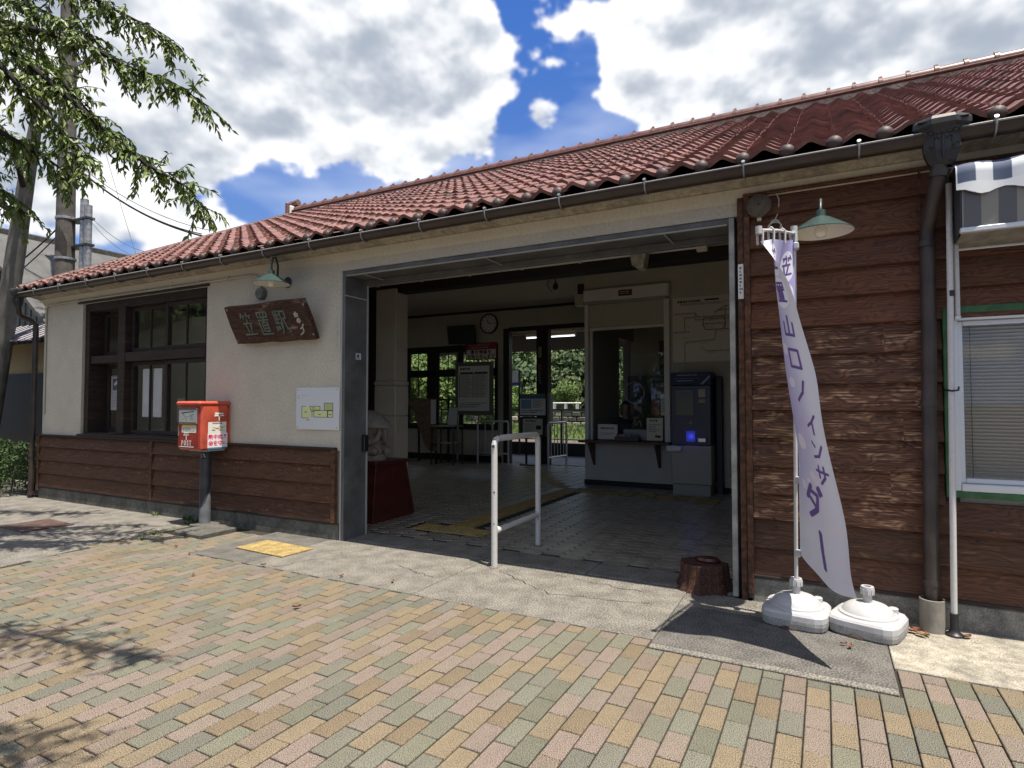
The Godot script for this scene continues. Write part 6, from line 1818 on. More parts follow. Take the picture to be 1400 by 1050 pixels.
func statue() -> void:
	# maroon pedestal, narrower at the top
	var t := thing("pedestal", "dark red wooden pedestal tapering upward inside the doorway", "pedestal", Vector3(-4.79, 0, -1.10))
	var red := rough_mat(0.115, 0.024, 0.016, M.soft_t, null, 2.0, 0.42)
	var b := nb()
	var q := [Vector3(-0.30, 0, 0.36), Vector3(0.29, 0, 0.36), Vector3(0.29, 0, -0.40), Vector3(-0.30, 0, -0.40)]
	var r := [Vector3(-0.26, 0.645, 0.27), Vector3(0.26, 0.645, 0.27), Vector3(0.26, 0.645, -0.27), Vector3(-0.26, 0.645, -0.27)]
	for k in 4: b.quad(q[k], q[(k + 1) % 4], r[(k + 1) % 4], r[k])
	part("sides", b, red, t)
	b = nb(); b.bx(-0.29, 0.29, 0.645, 0.685, -0.30, 0.30, 0.006); part("top", b, red, t)
	b = nb()
	for k in 4: b.tube([q[k] + Vector3(0, 0.02, 0), r[k]], 0.008, 6)
	part("corner_beads", b, red, t)
	# stone figure seen from its side, raising its hands, under a wide hat
	t = thing("stone_statue", "small pale stone statue in a wide conical hat with raised hands", "statue", Vector3(-4.82, 0.685, -1.06))
	var stone := rough_mat(0.42, 0.372, 0.30, M.agg_t, M.agg_n, 4.0, 0.95, 0.5)
	b = nb(); b.lathe(Vector3(0, 0, 0), [Vector2(0.20, 0.0), Vector2(0.205, 0.03), Vector2(0.195, 0.065), Vector2(0.15, 0.075), Vector2(0.0, 0.075)], 20, 1.05, 0.8); part("base", b, stone, t)
	b = nb()
	var g := []
	var lv := [[0.07, 0.15, 0.13, 0.0], [0.12, 0.165, 0.14, 0.0], [0.18, 0.145, 0.13, 0.0], [0.24, 0.12, 0.115, 0.0], [0.285, 0.085, 0.085, 0.005], [0.305, 0.095, 0.10, 0.015], [0.34, 0.13, 0.13, 0.025], [0.40, 0.15, 0.145, 0.03], [0.45, 0.14, 0.135, 0.03], [0.50, 0.09, 0.09, 0.02], [0.52, 0.01, 0.01, 0.02]]
	for e in lv:
		var row := []
		for k in 21:
			var a := TAU * k / 20
			var rr := 1.0 + 0.05 * sin(a * 3.0 + e[0] * 20.0)
			row.push_back(Vector3(e[3] + cos(a) * e[1] * rr, e[0], -sin(a) * e[2] * rr))
		g.push_back(row)
	b.sheet(g, true)
	for s in [-1.0, 1.0]:
		b.tube([Vector3(-0.01, 0.26, s * 0.11), Vector3(0.10, 0.21, s * 0.13), Vector3(0.165, 0.24, s * 0.08), Vector3(0.185, 0.31, s * 0.05), Vector3(0.18, 0.37, s * 0.04)], [0.035, 0.042, 0.036, 0.028, 0.02], 10)
		b.tube([Vector3(0.0, 0.10, s * 0.10), Vector3(0.14, 0.115, s * 0.11), Vector3(0.19, 0.095, s * 0.09)], [0.06, 0.06, 0.04], 10)
		b.ball(Vector3(0.06, 0.46, s * 0.12), Vector3(0.03, 0.035, 0.02), 8, 6)
	b.ball(Vector3(0.17, 0.385, 0), Vector3(0.03, 0.03, 0.035), 8, 6)
	part("figure", b, stone, t)
	b = nb()
	for s in [-1.0, 1.0]: b.ball(Vector3(0.155, 0.43, s * 0.05), Vector3(0.012, 0.02, 0.012), 8, 5)
	part("eyes", b, mt(0.05, 0.045, 0.04), t)
	b = nb(); b.xf = Transform3D(Basis(Vector3.BACK, -0.18), Vector3(0.0, 0.455, 0))
	b.lathe(Vector3.ZERO, [Vector2(0.0, 0.0), Vector2(0.22, -0.035), Vector2(0.255, -0.03), Vector2(0.25, -0.01), Vector2(0.20, 0.045), Vector2(0.12, 0.10), Vector2(0.05, 0.128), Vector2(0.0, 0.135)], 30); part("hat", b, rough_mat(0.44, 0.41, 0.365, M.agg_t, M.agg_n, 4.0, 0.95, 0.4), t)

func ticket_things() -> void:
	var b := nb()
	# fare map
	var im := paper(384, 448, Color(0.83, 0.80, 0.75))
	var ink := Color(0.14, 0.13, 0.13)
	print_lines(im, Rect2i(30, 22, 150, 16), 1, ink, 2, 0.95); im.fill_rect(Rect2i(186, 20, 80, 12), Color(0.14, 0.16, 0.30)); print_lines(im, Rect2i(46, 42, 300, 18), 3, ink, 4, 0.5)
	var red := Color(0.36, 0.10, 0.10)
	var rt := [[8, 112, 130, 112], [130, 112, 150, 140], [130, 112, 130, 160], [130, 140, 330, 140], [240, 116, 300, 76], [300, 76, 376, 76], [300, 76, 300, 160], [130, 160, 376, 160], [70, 140, 130, 140], [70, 140, 70, 240], [8, 240, 100, 240], [300, 180, 300, 232], [240, 232, 350, 232], [350, 232, 364, 262], [364, 262, 376, 262], [250, 232, 240, 300], [240, 300, 70, 312], [70, 312, 70, 440], [190, 376, 376, 376], [376, 262, 376, 380], [180, 190, 300, 190], [260, 100, 376, 100]]
	for e in rt: line(im, Vector2(e[0], e[1]), Vector2(e[2], e[3]), 3.0, ink.lerp(red, float(e[0] % 3) * 0.3))
	for e in [[180, 150, 290, 150], [290, 150, 302, 190], [302, 190, 286, 232], [286, 232, 190, 232], [190, 232, 174, 200], [174, 200, 180, 150]]: line(im, Vector2(e[0], e[1]), Vector2(e[2], e[3]), 4.5, red)
	rng.seed = 8
	for e in rt:
		var n := int(Vector2(e[2] - e[0], e[3] - e[1]).length() / 8.0)
		for k in n:
			var p := Vector2(e[0], e[1]).lerp(Vector2(e[2], e[3]), float(k) / maxi(1, n))
			im.fill_rect(Rect2i(int(p.x) - 1, int(p.y) + 4, 2, rng.randi_range(4, 11)).intersection(Rect2i(0, 0, 384, 448)), Color(0.3, 0.29, 0.28))
	for k in 14: print_lines(im, Rect2i(rng.randi_range(20, 320), rng.randi_range(90, 400), rng.randi_range(20, 40), 6), 1, Color(0.25, 0.24, 0.24), k)
	sign_board("fare_map", "large white railway fare map on the wall above the ticket machine", "map", Vector3(-1.60, 2.505, -5.0), 1.02, 1.02, 0.025, im, mt(0.55, 0.54, 0.5, 0.5), 0.0, 0.006)
	# ticket machine
	var t := thing("ticket_machine", "ticket vending machine with dark blue panel and cream lower door", "ticket machine", Vector3(-1.755, 0, -4.53))
	var blue := mt(0.012, 0.016, 0.055, 0.35)
	b = nb(); b.bx(-0.285, 0.285, 0.165, 0.735, -0.44, 0.0, 0.008); part("lower_door", b, mt(0.36, 0.34, 0.27, 0.5), t)
	b = nb(); b.bx(-0.27, 0.27, 0.0, 0.16, -0.42, -0.01, 0.006); part("plinth", b, mt(0.30, 0.29, 0.24, 0.5), t)
	b = nb(); b.bx(-0.285, 0.285, 0.74, 1.62, -0.44, 0.0, 0.008); var fp := part("front_panel", b, blue, t)
	b = nb(); b.bx(-0.29, 0.29, 1.625, 1.815, -0.44, 0.015, 0.006); var hd := part("header", b, mt(0.02, 0.03, 0.085, 0.35), t)
	im = paper(192, 64, Color(0.14, 0.18, 0.32)); print_lines(im, Rect2i(30, 10, 120, 12), 1, Color(0.6, 0.62, 0.68), 3); im.fill_rect(Rect2i(10, 30, 130, 2), Color(0.5, 0.52, 0.6)); print_lines(im, Rect2i(30, 40, 100, 12), 1, Color(0.6, 0.62, 0.68), 5); line(im, Vector2(192, 20), Vector2(150, 64), 10.0, Color(0.6, 0.64, 0.7))
	b = nb(); b.face(Vector3(-0.28, 1.632, 0.018), Vector3(0.28, 1.632, 0.018), Vector3(0.28, 1.808, 0.018), Vector3(-0.28, 1.808, 0.018)); part("print", b, print_mat(im), hd)
	b = nb(); b.bx(-0.22, 0.05, 1.17, 1.56, 0.002, 0.012, 0.004); part("display", b, mt(0.07, 0.065, 0.05, 0.15), fp)
	b = nb(); b.bx(-0.215, 0.045, 1.52, 1.555, 0.012, 0.015); part("display_banner", b, mt(0.03, 0.09, 0.18, 0.3), fp)
	var scr := mt(0.10, 0.12, 0.36, 0.3); scr.emission_enabled = true; scr.emission = Color(0.25, 0.30, 0.95); scr.emission_energy_multiplier = 0.025
	b = nb(); b.bx(-0.07, 0.065, 0.79, 0.955, 0.002, 0.012, 0.003); part("touch_screen", b, scr, fp)
	var gl := OmniLight3D.new(); gl.name = "screen_glow"; gl.light_color = Color(0.35, 0.4, 1.0); gl.light_energy = 0.004; gl.light_size = 0.05; gl.shadow_enabled = true; fp.add_child(gl); gl.position = Vector3(0, 0.87, 0.05)
	b = nb(); b.bx(-0.02, 0.03, 1.05, 1.10, 0.002, 0.02, 0.003); part("coin_slot", b, mt(0.25, 0.2, 0.05, 0.4), fp)
	b = nb(); b.bx(0.115, 0.21, 1.445, 1.565, 0.002, 0.01, 0.002); part("label", b, mt(0.45, 0.40, 0.34), fp)
	b = nb(); b.bx(0.115, 0.21, 1.36, 1.42, 0.002, 0.01, 0.002); part("label", b, mt(0.4, 0.35, 0.22), fp)
	b = nb(); b.box(Vector3(0.16, 0.82, 0.012), Vector3(0.12, 0.07, 0.03), 0.01); part("ticket_tray", b, M.stainless, fp)
	b = nb(); b.bx(-0.34, -0.13, 0.645, 0.728, 0.002, 0.10, 0.012); part("bag_hook", b, M.ivory, t)
	b = nb(); b.bx(-1.455, -1.36, 0.0, 1.76, -4.98, -4.86, 0.01); tag(part("cable_cabinet", b, M.black, null), "narrow black cabinet standing right of the ticket machine", "cabinet")
	# notices and leaflets on the counter
	im = paper(96, 64, Color(0.83, 0.81, 0.77)); print_lines(im, Rect2i(14, 12, 70, 10), 1, Color(0.2, 0.2, 0.2), 2, 0.8); print_lines(im, Rect2i(14, 36, 70, 14), 2, Color(0.4, 0.4, 0.4), 4)
	sign_board("counter_card", "white notice card at the left end of the ticket counter", "notice", Vector3(-3.16, 0.89, -4.92), 0.34, 0.25, 0.015, im, mt(0.5, 0.5, 0.48), 0.0, 0.006)
	im = paper(96, 128, Color(0.83, 0.80, 0.69)); print_lines(im, Rect2i(16, 8, 64, 12), 1, Color(0.15, 0.15, 0.15), 3, 0.9); print_lines(im, Rect2i(12, 34, 72, 50), 5, Color(0.4, 0.4, 0.38), 6); line(im, Vector2(56, 104), Vector2(80, 106), 14.0, Color(0.4, 0.15, 0.12))
	sign_board("counter_card", "cream notice card with rows of print at the right end of the counter", "notice", Vector3(-2.385, 0.945, -4.92), 0.26, 0.36, 0.015, im, mt(0.5, 0.48, 0.4), 0.0, 0.006)
	sign_board("poster_card", "orange brown card behind the counter glass", "notice", Vector3(-2.44, 1.33, -5.2), 0.14, 0.34, 0.01, paper(16, 32, Color(0.45, 0.27, 0.18)), mt(0.14, 0.06, 0.03), 0.0, 0.01)
	im = paper(32, 64, Color(0.83, 0.83, 0.80)); print_lines(im, Rect2i(6, 6, 20, 52), 6, Color(0.4, 0.4, 0.42), 5)
	sign_board("poster_card", "white printed slip beside the orange brown card", "notice", Vector3(-2.30, 1.33, -5.21), 0.12, 0.34, 0.01, im, mt(0.5, 0.5, 0.48), 0.0, 0.004)
	im = paper(48, 48, Color(0.42, 0.34, 0.24)); for k in 4: im.fill_rect(Rect2i(6 + k * 11, 2, 3, 44), Color(0.25, 0.15, 0.1))
	sign_board("poster_card", "tan striped card above the white printed slip", "notice", Vector3(-2.37, 1.60, -5.23), 0.17, 0.2, 0.01, im, mt(0.2, 0.15, 0.1), 0.0, 0.004)
	t = thing("leaflet_tray", "tray of dark mixed leaflets in the middle of the counter", "tray", Vector3(-2.81, 0.752, -4.86))
	b = nb(); b.bx(-0.2, 0.2, 0.0, 0.07, -0.07, 0.07, 0.006); part("tray", b, mt(0.07, 0.06, 0.05, 0.5), t)
	rng.seed = 31
	for k in 8:
		b = nb(); b.xf = Transform3D(Basis(Vector3.UP, rng.randf_range(-0.5, 0.5)), Vector3(-0.16 + k * 0.045, 0.085, 0)); b.box(Vector3.ZERO, Vector3(0.05, 0.05, 0.03), 0.006)
		part("leaflet", b, mt(rng.randf_range(0.05, 0.4), rng.randf_range(0.05, 0.3), rng.randf_range(0.05, 0.3), 0.3), t)
	b = nb(); b.bx(-2.95, -2.55, 0.753, 0.93, -5.15, -5.08, 0.01); tag(part("counter_box", b, mt(0.34, 0.34, 0.32, 0.5), null), "pale low box behind the leaflet tray on the counter", "box")
	person()

func person() -> void:
	# clerk seated behind the glass, turned towards the right, dark jacket and dark hair
	var t := thing("person", "person with dark hair in dark jacket seated behind the ticket window", "person", Vector3(-3.08, 0, -5.62), 0.35)
	var skin := mt(0.42, 0.25, 0.17, 0.5); skin.vertex_color_use_as_albedo = true
	var jacket := Color(0.05, 0.075, 0.14); var flesh := Color(1, 1, 1)
	var b := nb()
	var g := []
	# y, half width, half depth, forward shift
	var lv := [[0.45, 0.19, 0.15, 0.02], [0.55, 0.18, 0.14, 0.0], [0.70, 0.16, 0.12, 0.0], [0.85, 0.19, 0.13, 0.0], [0.97, 0.22, 0.12, 0.0], [1.03, 0.20, 0.10, 0.0], [1.065, 0.11, 0.075, 0.0], [1.085, 0.055, 0.058, 0.01], [1.13, 0.052, 0.056, 0.018], [1.155, 0.058, 0.07, 0.03], [1.18, 0.068, 0.088, 0.035], [1.22, 0.074, 0.098, 0.03], [1.27, 0.078, 0.10, 0.025], [1.32, 0.077, 0.10, 0.02], [1.365, 0.06, 0.08, 0.015], [1.39, 0.03, 0.04, 0.012], [1.395, 0.002, 0.002, 0.012]]
	for e in lv:
		var row := []
		for k in 25:
			var a := TAU * k / 24
			var r := 1.0
			var z: float = e[3] + -sin(a) * e[2]
			# nose and brow
			if e[0] > 1.2 and e[0] < 1.29: z += 0.02 * exp(-pow((a - 1.5 * PI) / 0.22, 2.0)) * (1.0 if e[0] < 1.25 else 0.5)
			row.push_back(Vector3(cos(a) * e[1] * r, e[0], z))
		g.push_back(row)
	b.col = jacket
	b.sheet(g.slice(0, 8), true)
	b.col = flesh
	b.sheet(g.slice(7), true)
	b.col = jacket
	for s in [-1.0, 1.0]:
		b.tube([Vector3(s * 0.19, 0.98, 0), Vector3(s * 0.25, 0.86, 0.03), Vector3(s * 0.24, 0.74, 0.10), Vector3(s * 0.17, 0.76, 0.24), Vector3(s * 0.13, 0.775, 0.31)], [0.065, 0.058, 0.05, 0.042, 0.036], 12)
		b.tube([Vector3(s * 0.09, 0.52, 0.02), Vector3(s * 0.11, 0.50, 0.38), Vector3(s * 0.11, 0.42, 0.42), Vector3(s * 0.11, 0.06, 0.38)], [0.085, 0.07, 0.065, 0.045], 12)
		b.tube([Vector3(s * 0.11, 0.05, 0.36), Vector3(s * 0.11, 0.04, 0.50)], [0.045, 0.035], 10)
		b.col = flesh
		b.ball(Vector3(s * 0.12, 0.782, 0.35), Vector3(0.036, 0.016, 0.045), 10, 6)
		for q in 4: b.tube([Vector3(s * (0.095 + q * 0.017), 0.784, 0.38), Vector3(s * (0.093 + q * 0.017), 0.786, 0.415), Vector3(s * (0.092 + q * 0.017), 0.772, 0.44 - absf(q - 1.3) * 0.008)], [0.009, 0.008, 0.006], 6)
		b.tube([Vector3(s * 0.09, 0.784, 0.34), Vector3(s * 0.072, 0.782, 0.37), Vector3(s * 0.07, 0.776, 0.395)], [0.010, 0.009, 0.007], 6)
		b.ball(Vector3(s * 0.08, 1.25, 0.02), Vector3(0.01, 0.028, 0.018), 8, 6)
		b.col = jacket
	part("body", b, skin, t)
	b = nb()
	for s in [-1.0, 1.0]: b.ball(Vector3(s * 0.03, 1.268, 0.118), Vector3(0.012, 0.006, 0.006), 8, 5)
	b.box(Vector3(0, 1.197, 0.122), Vector3(0.04, 0.006, 0.01), 0.002)
	part("eyes_and_mouth", b, mt(0.05, 0.02, 0.02), t)
	b = nb()
	var hg := []
	for i in 8:
		var f := i / 7.0
		var row := []
		for k in 25:
			var a := TAU * k / 24
			var front := maxf(0.0, -sin(a) * 1.0)
			var y := 1.40 - f * lerpf(0.24, 0.075, smoothstep(0.2, 0.75, front)) + 0.01
			var rr := sin(minf(1.0, f * 1.7 + 0.02) * PI / 2)
			row.push_back(Vector3(cos(a) * 0.088 * rr, y, 0.012 - sin(a) * 0.112 * rr))
		hg.push_back(row)
	b.sheet(hg); part("hair", b, mt(0.008, 0.007, 0.007, 0.5), t)
	# office chair under the clerk
	t = thing("office_chair", "dark office chair under the person behind the ticket window", "chair", Vector3(-3.08, 0, -5.66), 0.35)
	b = nb(); b.box(Vector3(0, 0.42, 0.05), Vector3(0.44, 0.07, 0.44), 0.02); part("seat", b, M.black, t)
	b = nb(); b.box(Vector3(0, 0.72, -0.2), Vector3(0.4, 0.42, 0.05), 0.02); part("backrest", b, M.black, t)
	b = nb(); b.tube([Vector3(0, 0.05, 0), Vector3(0, 0.4, 0)], 0.03, 8); b.tube([Vector3(0, 0.5, -0.21), Vector3(0, 0.4, -0.15)], 0.02, 6); part("column", b, M.dark_metal, t)
	for k in 5:
		b = nb(); b.tube([Vector3(0, 0.07, 0), Vector3(cos(TAU * k / 5) * 0.26, 0.04, sin(TAU * k / 5) * 0.26)], 0.02, 6); b.ball(Vector3(cos(TAU * k / 5) * 0.26, 0.03, sin(TAU * k / 5) * 0.26), Vector3(0.028, 0.03, 0.028), 8, 6); part("leg", b, M.dark_metal, t)

# ---------------------------------------------------------------- houses, poles and wires to the left
func neighbours() -> void:
	var t := thing("concrete_building", "tall grey concrete building with flat roof behind the utility pole", "building", Vector3.ZERO)
	var b := nb(); b.bx(-27, -17, -0.1, 5.2, -15, -1.35); part("walls", b, rough_mat(0.22, 0.205, 0.18, M.agg_t, M.agg_n, 0.35, 0.95, 0.8), t)
	b = nb(); b.bx(-27.3, -16.75, 5.2, 5.42, -15.3, -1.1, 0.03); part("roof_slab", b, rough_mat(0.08, 0.078, 0.07, M.conc_t, null, 0.5), t)
	for k in 5:
		b = nb(); b.bx(-17.0, -16.96, 4.2, 4.95, -4.9 - k * 1.9, -3.6 - k * 1.9); var w := part("window", b, M.black, t)
		b = nb(); b.bx(-16.985, -16.93, 4.2, 4.95, -4.28 - k * 1.9, -4.22 - k * 1.9); part("mullion", b, M.steel_light, w)
	for k in 6:
		b = nb(); b.bx(-17.0, -16.965, 0.4 + k * 0.78, 0.42 + k * 0.78, -14.9, -1.36); part("wall_joint", b, rough_mat(0.12, 0.115, 0.105, M.conc_t, null, 0.5), t)
	# grey-green barn with sloping roof edge
	t = thing("board_barn", "grey green boarded barn with sloping roof left of the station", "building", Vector3.ZERO)
	b = nb(); b.prism(PackedVector2Array([Vector2(-19.5, -0.1), Vector2(-13.4, -0.1), Vector2(-13.4, 2.95), Vector2(-16.4, 5.05), Vector2(-19.5, 2.95)]), -1.62, -1.55); part("gable", b, rough_mat(0.20, 0.225, 0.205, M.soft_t, null, 0.8), t)
	for k in 26:
		b = nb(); b.bx(-19.3 + k * 0.225, -19.27 + k * 0.225, 0.0, minf(4.85 - absf(-19.28 + k * 0.225 + 16.4) * 0.7, 5.0), -1.55, -1.53); part("batten", b, rough_mat(0.13, 0.145, 0.135, M.soft_t, null, 0.8), t)
	for s in [-1.0, 1.0]:
		b = nb(); b.prism(PackedVector2Array([Vector2(-16.4, 5.10), Vector2(-16.4 + s * 3.35, 2.78), Vector2(-16.4 + s * 3.35, 2.86), Vector2(-16.4, 5.19)]), -6.0, -1.35); part("roof_slope", b, rough_mat(0.15, 0.15, 0.145, M.soft_t, null, 0.8), t)
	# low shed with a metal roof
	t = thing("metal_roof_shed", "low ochre shed with ribbed grey violet metal roof behind the hedge", "building", Vector3.ZERO)
	b = nb(); b.bx(-15.2, -11.75, 0.0, 2.45, -1.30, -1.0); part("wall", b, rough_mat(0.42, 0.33, 0.19, M.plas_t, null, 0.7), t)
	b = nb(); b.bx(-14.9, -12.0, 0.0, 1.9, -1.0, -0.97); part("dark_void", b, M.black, t)  # black sheet where a dark void shows, its shade put in as colour
	b = nb(); b.quad(Vector3(-15.6, 2.42, -0.55), Vector3(-11.6, 2.42, -0.55), Vector3(-11.6, 2.86, -1.35), Vector3(-15.6, 2.86, -1.35))
	b.quad(Vector3(-15.6, 2.86, -1.36), Vector3(-11.6, 2.86, -1.36), Vector3(-11.6, 2.40, -0.56), Vector3(-15.6, 2.40, -0.56))
	var mr := rough_mat(0.22, 0.205, 0.24, M.soft_t, null, 1.0, 0.4)
	part("roof", b, mr, t)
	for k in 16:
		b = nb(); b.tube([Vector3(-15.55 + k * 0.26, 2.425, -0.54), Vector3(-15.55 + k * 0.26, 2.87, -1.35)], 0.018, 6); part("roof_rib", b, mr, t)
	b = nb(); b.bx(-11.98, -11.86, 0.75, 2.1, -0.98, -0.9, 0.01); part("meter_box", b, M.steel_light, t)
	# utility pole
	t = thing("utility_pole", "tall weathered concrete utility pole behind the station roof", "utility pole", Vector3(-14.06, 0, -2.12))
	b = nb(); b.tube([Vector3.ZERO, Vector3(0.04, 6, 0.05), Vector3(0.06, 11, 0.1)], [0.20, 0.165, 0.14], 20); part("shaft", b, rough_mat(0.16, 0.145, 0.128, M.conc_t, M.conc_n, 1.0, 0.9, 0.6), t)
	var g := []
	for i in 9:
		var row := []
		for k in 13:
			var a := -2.7 + 2.4 * k / 12.0
			var top := 5.05 - 0.35 * pow(absf(k - 6) / 6.0, 2.0); var low := 4.28 + 0.25 * (1.0 - pow(absf(k - 6) / 6.0, 2.0))
			row.push_back(Vector3(0.03 + cos(a) * 0.182, lerpf(top, low, i / 8.0), 0.03 - sin(a) * 0.182))
		g.push_back(row)
	b = nb(); b.sheet(g); part("dark_sleeve", b, rough_mat(0.045, 0.04, 0.035, M.soft_t, null, 3.0), t)
	for y in [4.35, 5.2, 6.6, 7.8]:
		b = nb(); b.tube([Vector3(0.03, y, 0.03), Vector3(0.03, y + 0.05, 0.03)], 0.195, 18); part("band", b, M.galv, t)
	b = nb(); b.bx(-0.7, 0.9, 8.4, 8.5, -0.05, 0.05, 0.01); part("crossarm", b, M.galv, t)
	for x in [-0.6, -0.2, 0.4, 0.8]:
		b = nb(); b.lathe(Vector3(x, 8.5, 0), [Vector2(0.03, 0), Vector2(0.05, 0.03), Vector2(0.03, 0.06), Vector2(0.05, 0.09), Vector2(0.02, 0.14), Vector2(0, 0.14)], 10); part("insulator", b, M.white, t)
	t = thing("steel_conduit_pole", "pair of galvanised steel conduit pipes clamped beside the utility pole", "pole", Vector3(-13.56, 0, -2.2))
	for e in [[0.0, 5.6, 0.075], [0.15, 5.45, 0.07]]:
		b = nb(); b.tube([Vector3(e[0], 0, 0), Vector3(e[0], e[1], 0)], e[2], 14); part("pipe", b, M.galv, t)
	for y in [4.6, 5.15]:
		b = nb(); b.bx(-0.42, 0.24, y, y + 0.05, -0.09, 0.09, 0.006); part("clamp", b, M.dark_metal, t)
	# wires
	var wires := [
		[Vector3(-13.9, 6.35, -2.2), Vector3(-10.9, 4.72, -3.0), 0.012, "thick black overhead cable from the utility pole to the station roof"],
		[Vector3(-13.9, 6.30, -2.25), Vector3(-10.8, 4.66, -3.1), 0.018, "twisted black service cable ending at the station roof"],
		[Vector3(-13.9, 6.42, -2.2), Vector3(-10.7, 4.78, -3.1), 0.007, "thin upper overhead wire above the black service cables"],
		[Vector3(-13.45, 5.30, -2.2), Vector3(-11.6, 4.33, -2.7), 0.006, "thin pale wire from the steel conduit pipes to the roof"],
		[Vector3(-13.45, 5.22, -2.2), Vector3(-11.8, 4.22, -2.6), 0.006, "second thin pale wire below the one from the conduit pipes"],
		[Vector3(-13.4, 8.0, -2.1), Vector3(-12.35, 4.3, -2.6), 0.005, "steep thin stay wire crossing down behind the roof"],
		[Vector3(-14.2, 5.02, -2.0), Vector3(-17.0, 3.6, -1.2), 0.016, "sagging black cable from the utility pole to the boarded barn"],
		[Vector3(-14.2, 4.86, -2.0), Vector3(-17.0, 3.3, -1.2), 0.012, "lower sagging black cable towards the boarded barn"]]
	for e in wires:
		var pts := []
		for k in 13:
			var f := k / 12.0
			pts.push_back(e[0].lerp(e[1], f) - Vector3(0, 0.22 * 4.0 * f * (1.0 - f) * (0.4 if e[2] < 0.0055 else 1.0), 0))
		b = nb(); b.tube(pts, e[2], 6)
		tag(part("overhead_cable", b, M.black if e[2] > 0.0065 else mt(0.12, 0.12, 0.12), null), e[3], "cable", "overhead cables")
	# posters in the front window
	var im := paper(64, 192, Color(0.70, 0.70, 0.70))
	for e in [[-7.83, -7.665, "tall blank white paper strip in the front window, on the side nearer the heavy post"], [-7.60, -7.42, "tall blank white paper strip in the front window, beside the middle sash bar"]]:
		b = nb(); b.bx(e[0], e[1], 1.18, 1.80, -0.130, -0.128); tag(part("paper_strip", b, mt(0.62, 0.62, 0.61), null), e[2], "paper")
	im = paper(96, 160, Color(0.66, 0.66, 0.64)); im.fill_rect(Rect2i(10, 14, 76, 54), Color(0.3, 0.3, 0.34)); line(im, Vector2(26, 40), Vector2(40, 30), 14.0, Color(0.75, 0.75, 0.75)); line(im, Vector2(60, 48), Vector2(72, 34), 12.0, Color(0.7, 0.55, 0.55)); print_lines(im, Rect2i(10, 78, 74, 70), 8, Color(0.4, 0.4, 0.42), 5); print_lines(im, Rect2i(6, 3, 60, 8), 1, Color(0.2, 0.2, 0.2), 1)
	b = nb(); b.face(Vector3(-8.80, 1.26, -0.262), Vector3(-8.47, 1.26, -0.262), Vector3(-8.47, 1.74, -0.262), Vector3(-8.80, 1.74, -0.262)); tag(part("window_poster", b, print_mat(im), null), "printed white poster with pictures in the narrow side door", "poster")
	b = nb(); b.bx(-6.75, -6.50, 0.98, 1.62, -0.45, -0.43); tag(part("display_panel", b, mt(0.45, 0.46, 0.46), null), "grey display panel standing just inside the front window", "panel")
	im = paper(64, 96, Color(0.5, 0.52, 0.42)); print_lines(im, Rect2i(6, 8, 52, 70), 7, Color(0.32, 0.36, 0.28), 5)
	b = nb(); b.face(Vector3(-7.14, 1.12, -0.15), Vector3(-6.98, 1.12, -0.15), Vector3(-6.98, 1.42, -0.15), Vector3(-7.14, 1.42, -0.15)); tag(part("window_poster", b, print_mat(im), null), "small green printed leaflet low in the sliding front window", "poster")

# ---------------------------------------------------------------- vegetation
func leaf(b: MB, p: Vector3, dir: Vector3, nrm: Vector3, L: float, w: float) -> void:
	var s := dir.cross(nrm).normalized()
	var n := s.cross(dir).normalized()
	var m := p + dir * (L * 0.45)
	var tip := p + dir * L - n * (L * 0.12)
	var l := m - s * w + n * (w * 0.35); var r := m + s * w + n * (w * 0.35)
	var na := (n - s * 0.35).normalized(); var nc := (n + s * 0.35).normalized()
	for k in 2:
		var side: Vector3 = l if k == 0 else r
		var nn: Vector3 = (n + s * 0.3) if k == 0 else (n - s * 0.3)
		if k == 0:
			b.vert(p, nn, Vector2(0.5, 0)); b.vert(side, nn, Vector2(k, 0.5)); b.vert(tip, nn, Vector2(0.5, 1))
		else:
			b.vert(p, nn, Vector2(0.5, 0)); b.vert(tip, nn, Vector2(0.5, 1)); b.vert(side, nn, Vector2(k, 0.5))

func leaf_mat(r: float, g: float, b: float, rough := 0.75) -> StandardMaterial3D:
	var m := mt(r, g, b, rough)
	m.cull_mode = BaseMaterial3D.CULL_DISABLED
	m.vertex_color_use_as_albedo = true
	m.backlight_enabled = true
	m.backlight = Color(r * 2.6, g * 2.4, b * 1.2).clamp()
	return m

func rdir() -> Vector3:
	return Vector3(rng.randfn(), rng.randfn(), rng.randfn()).normalized()

